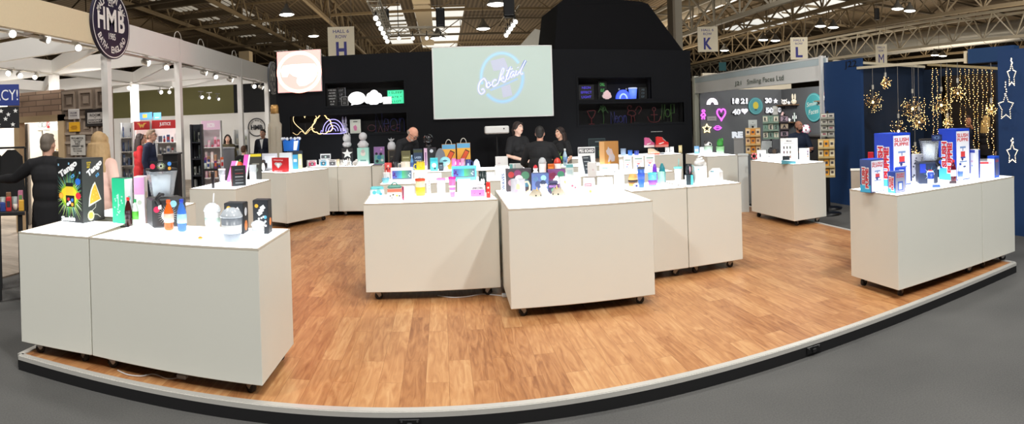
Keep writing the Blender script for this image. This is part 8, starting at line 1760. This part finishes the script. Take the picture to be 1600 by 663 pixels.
def slid(o, jx, q, zt, zl):
    z1 = max(zl, zt+.06); m = MB(); m.b2((jx+q*.1, -q*.82, zt-.004), (jx+q*1.25, -q*.78, z1), mat((30, 40, 90), .4)); m.build('lid_card', o); m = MB(); cx, cz = jx+q*.67, (zt+z1)/2
    for i in range(12): a = 2*PI*i/12; m.add([(cx+.012*math.cos(a), -q*.824, cz+.01*math.sin(a)), (cx+q*.55*math.cos(a), -q*.824, cz+(z1-zt)*.45*math.sin(a)), (cx+.012*math.cos(a+.3), -q*.824, cz+.01*math.sin(a+.3))], [(0, 1, 2)], flat((150, 190, 230)))
    m.build('lid_print', o)
machine('slush maker with a dark blue base, clear jar and star print on the right counter', (1449, 1478, 220), (1443, 1474, 287, 252), 213, dict(base=(40, 52, 80), front=star_, lid=slid, tap=.32), (236, 244, 250))
tumbler('small blue printed cup before the slush maker', 1453, 1464, 291.5, 270, (40, 80, 190), bands=[(.0, .55, (240, 244, 250))], name='drink_cup', cat='cup')
bottle('dark red syrup bottle with a red cap right of the slush maker', 1489, 1498, 284.5, 250, (90, 20, 36), (214, 40, 44), (236, 226, 230), name='syrup_bottle'); bottle('white syrup bottle right of the dark red one', 1500, 1508, 283.5, 255, (230, 232, 238), (60, 90, 180), (90, 130, 210), name='syrup_bottle')
cbox('slush_box', 'white box with a blue edge right of the second tall box', (1516, 279.5), (1524, 280), (1532, 276), 234, (236, 238, 244), R2_((0, .94, .98, .1, (60, 80, 180)), (-.1, .6, .4, .06, (226, 190, 206)), (-.1, .45, .3, .05, (170, 190, 226))), R2_((.3, .5, .3, .96, (40, 60, 150)), (-.1, .5, .3, .7, (226, 230, 244))))
fbox('slush_box', 'low white box with a red lid at the far right of the counter', 1529, 1545, 277.8, 253, .1, (240, 240, 244), R2_((0, .93, .98, .12, (206, 60, 70)), (0, .5, .5, .2, (206, 214, 236))))
cbox('slush_box', 'blue and white Slush Puppie box at the far right end of the counter', (1543, 277.5), (1554, 278.5), (1562, 275.8), 244.5, (30, 80, 200), R2_((0, .45, .98, .86, (236, 240, 248)), (-.1, .68, .5, .1, (240, 190, 206)), (-.1, .5, .4, .08, (250, 214, 220))), lambda m, w, h: (rect(m, 0, h*.5, w*.7, h*.8, (90, 96, 130), -.0006), text(m, 'SLUSH', 0, h*.78, w*.6, h*.1, flat((206, 60, 70)), -.001, 0, .03)), topc=(40, 96, 220))
p = fpos(1536, 273.2); o = thing('silver_machine_lid', 'grey and turquoise machine part behind the red lidded box', 'machine', tuple(p), face(p, 10)); m = MB(); m.box((0, 0, .09), (.14, .12, .18), mat((150, 150, 156), .3, .4), bev=.02); m.build('housing', o); m = MB(); m.box((.03, -.065, .12), (.06, .012, .06), mat((80, 190, 200), .4)); m.build('window', o)
def spots(m, w, h):
    rnd = random.Random(6)
    for i in range(26): disc(m, w*rnd.uniform(-.45, .45), h*rnd.uniform(.06, .95), .006+.006*rnd.random(), rnd.choice([(40, 40, 44), (150, 150, 150), (90, 90, 96)]), n=8)
    ribbon(m, [(a*w*.16-.1*w, b*w*.16+h*.5) for a, b in circ(0, 0, 1, 18)], .008, flat((190, 190, 196)), -.001, True)
fbox('spotted_box', 'white box with black spots between the tall box and the slush maker', 1425, 1446, 284.5, 241.5, .12, (240, 240, 238), spots)
fbox('red_box', 'small red box behind the medium blue box', 1357, 1366, 296.5, 238, .05, (196, 34, 40), R2_((0, .5, .7, .6, (214, 60, 60))))
tags = [(1463, 293, 'small blue tag lying before the slush maker'), (1489, 287.0, 'small dark tag lying before the syrup bottles')]
for px, py, l in tags:
    p = fpos(px, py); o = thing('price_tag', l, 'tag', tuple(p), face(p)); m = MB(); m.prism([(-.04, 0), (.04, 0), (.036, .026), (-.036, .026)], -.004, .004, mat((50, 90, 180) if px < 1470 else (60, 40, 50), .4)); m.build('card', o); m = MB(); m.box((0, .012, .004), (.05, .024, .008), WH); m.build('foot', o)
# plinth block at the left rear of the right counter
p = atd(1338, 267, 6.35); o = thing('plinth', 'grey beige block rising behind the left rear of the right counter', 'plinth', (p.x, p.y, STAGE), face(p)); m = MB(); m.b2((-.06, 0, 0), (.1, .14, p.z-STAGE), mat((176, 166, 150), .6)); m.build('body', o); m = MB(); m.b2((-.065, -.005, p.z-STAGE), (.105, .145, p.z-STAGE+.012), CREAM); m.build('top', o)
# ------------------------------------------------------------------ rear right counter
fbox('notice_board', 'white notice board with nine tiny photos on the rear right counter', 1220, 1247, 252.6, 216, .03, (236, 236, 236), both(words_('Mimosa', .88, .3, .05, (70, 70, 76)), lambda m, w, h: [rect(m, (-.3+.18*i)*w, (.6-.2*j)*h, w*.08, h*.11, (90+20*j, 80+10*i, 84), -.001) for i in range(3) for j in range(3)], R2_((0, .78, .6, .015, (176, 176, 180)))))
p, w, h, k = dims(1221, 1244, 256.2, 246); o = thing('blue_stand', 'small blue grey stand lying before the notice board', 'stand', tuple(p), face(p)); m = MB(); m.prism([(-w*.5, 0), (w*.5, 0), (w*.5, .03), (-w*.5, .05)], -.02, .10, mat((90, 160, 176), .4)); m.build('plate', o); m = MB(); m.box((-w*.18, .09, .08), (w*.5, .02, .06), mat((60, 66, 72), .4)); m.build('back_bar', o)
fbox('white_box', 'white box with a coloured figure strip at the right of the notice board', 1249, 1265, 252.3, 232, .12, (244, 244, 244), lambda m, w, h: (rect(m, .34*w, h*.55, w*.16, h*.7, (196, 190, 200), -.0008), disc(m, .34*w, h*.74, w*.07, (120, 70, 120)), disc(m, .34*w, h*.55, w*.07, (60, 40, 40)), disc(m, .34*w, h*.38, w*.07, (226, 140, 60))))
fbox('white_box', 'white box with a small black figure at the left of the rear right counter', 1183, 1197, 249.3, 235, .12, (244, 244, 244), lambda m, w, h: (disc(m, -.16*w, h*.6, w*.08, (40, 40, 44)), rect(m, -.14*w, h*.4, w*.16, h*.28, (50, 50, 54))))
fbox('white_box', 'low wide white box below the black camera on the rear right counter', 1197.5, 1220, 250.5, 240.5, .14, (242, 244, 244), R2_((-.3, .6, .1, .2, (110, 110, 116))))
p, w, h, k = dims(1176, 1186, 249.8, 239); o = thing('ring_toy', 'red and white ring toy at the left end of the rear right counter', 'toy', tuple(p + Vector((0, .05, 0))), face(p)); m = MB(); m.tube([(w*.38*math.cos(a), 0, h*.5+h*.38*math.sin(a)) for a in [2*PI*i/18 for i in range(18)]], w*.13, mat((196, 44, 60), .5), 8, True); m.build('ring', o); m = MB()
for i in range(6): a = 2*PI*i/6; m.ball((w*.38*math.cos(a), -w*.05, h*.5+h*.38*math.sin(a)), w*.1, WH, 8, 6)
m.build('bead', o)
p0 = [k_ for k_ in COL.objects if k_.get('label', '').startswith('low wide white box below')][0]; zt = HT+p0['_h']; p = p0.location
o = thing('instant_camera', 'black camera lying on the low wide white box', 'camera', (p.x, p.y, zt), face(p, -10)); k = mpp(p); m = MB(); m.box((0, 0, 4*k), (16*k, .1, 8*k), mat((34, 34, 38), .5), bev=.02); m.build('body', o); m = MB(); m.tube([(3*k, -.05, 4*k), (3*k, -.10, 4*k)], 3.2*k, mat((70, 56, 44), .3), 14); m.build('lens', o); m = MB(); m.box((-4*k, 0, 8.6*k), (5*k, .06, 2*k), BK, bev=.01); m.build('viewfinder', o)
p, w, h, k = dims(1194, 1213, 248.1, 221); o = thing('dark_display_case', 'dark slanted glass display case behind the white boxes', 'display case', tuple(p + Vector((0, .12, 0))), face(p)); m = MB(); m.prism([(-w*.5, 0), (w*.5, 0), (w*.5, h*.2), (-w*.5, h*.2)], -.06, .06, mat((44, 46, 48), .4)); m.build('base', o); m = MB(); m.add([(-w*.5, -.05, h*.2), (w*.42, -.05, h*.2), (w*.5, .05, h), (-w*.36, .05, h), (-w*.5, -.035, h*.2), (w*.42, -.035, h*.2), (w*.5, .065, h), (-w*.36, .065, h)], [(0, 1, 2, 3), (4, 5, 6, 7), (0, 1, 5, 4), (1, 2, 6, 5), (2, 3, 7, 6), (3, 0, 4, 7)], mat((52, 62, 60), .2)); m.build('slanted_lid', o)
# ------------------------------------------------------------------ mains cables under the counters
def floorcable(label, pts):
    Q = [atz(a, b, STAGE+.006) for a, b in pts]; P = smooth([(q.x, q.y) for q in Q], 5); c = Q[0]; o = thing('power_cable', label, 'cable', (c.x, c.y, STAGE))
    m = MB(); m.tube([(a-c.x, b-c.y, .006) for a, b in P], .005, mat((206, 206, 206), .5), 6); m.build('flex', o); e = P[-1]; m = MB(); m.box((e[0]-c.x, e[1]-c.y, .015), (.07, .05, .03), mat((214, 214, 212), .5), bev=.006); m.build('plug', o)
floorcable('white power cable on the boards under the front left counter', [(184, 579), (200, 586), (222, 588), (240, 585), (262, 592), (285, 590)]); floorcable('white power cable on the boards under the left centre counter', [(684, 462), (705, 465), (728, 464), (752, 460), (770, 461), (790, 463)])
AMB=.28; LG=.45; LU=.78; LB=1.75
# ------------------------------------------------------------------ light
w = bpy.data.worlds.new('hall_air'); sc.world = w; w.use_nodes = True
bg = w.node_tree.nodes['Background']; bg.inputs['Color'].default_value = (.30, .27, .235, 1); bg.inputs['Strength'].default_value = AMB
def area(name, loc, aim, size, power, col=(1, .98, .94), shape='DISK'):
    l = bpy.data.lights.new(name, 'AREA'); l.energy = power; l.size = size; l.shape = shape; l.color = col
    o = bpy.data.objects.new(name, l); COL.objects.link(o); o.location = loc
    o.rotation_euler = (Vector(aim) - Vector(loc)).to_track_quat('-Z', 'Y').to_euler(); return o
def spot(name, loc, aim, power, ang=60, col=(1, .95, .86), r=.1, blend=.5):
    l = bpy.data.lights.new(name, 'SPOT'); l.energy = power; l.spot_size = R(ang); l.spot_blend = blend; l.shadow_soft_size = r; l.color = col
    o = bpy.data.objects.new(name, l); COL.objects.link(o); o.location = loc
    o.rotation_euler = (Vector(aim) - Vector(loc)).to_track_quat('-Z', 'Y').to_euler(); return o
# hall lamps over the aisle and stand
for i, (x, y, p) in enumerate(((-7, -3, 1600), (1, -4, 700), (8, -2, 900), (.5, 2.4, 420), (-6, 6, 420), (1.5, 6.5, 500), (9, 6, 420), (-9, 14, 500), (10, 14, 400))):
    area('hall_lamp_light', (x, y, 8.6), (x, y+.6, 0), 1.2, p*LG)
area('row_sign_fill', (17, 9, 8.6), (20.4, 15.5, 4.3), 1.2, 1700*LG)  # added fill, aimed only to brighten the row M sign
area('key_lamp_light', (3.1, .5, 6.6), (0, 5.6, .5), .35, 520*LG, (1, .985, .95))
for i, (x, y, p, s) in enumerate(((-26, 32, 900, 9), (-3, 30, 800, 8), (16, 36, 1100, 9), (34, 30, 1100, 9), (3, 52, 900, 10), (-24, 15, 350, 5), (24, 14, 500, 5))):
    area('roof_fill_uplight', (x, y, 1.2), (x, y, 9), s, p*LU, (1, .87, .68))  # unseen uplights added low behind the booths to brighten the dark roof
# the shop booths' own lamps
for x, y, p in ((-7, 9.5, 60), (-7.5, 13.5, 60), (-10, 10, 50), (-11, 15, 50)):
    area('booth_track_light', (x, y, 3.05), (x-.3, y+.6, 0), .6, p*LB, (1, .97, .93))
area('doorway_light', (-9.5, 9.3, 2.9), (-9.5, 10.2, 1), .8, 22*LB)
area('grey_booth_light', (8.4, 12.0, 2.75), (9.3, 13.2, 1.0), .5, 40*LB)
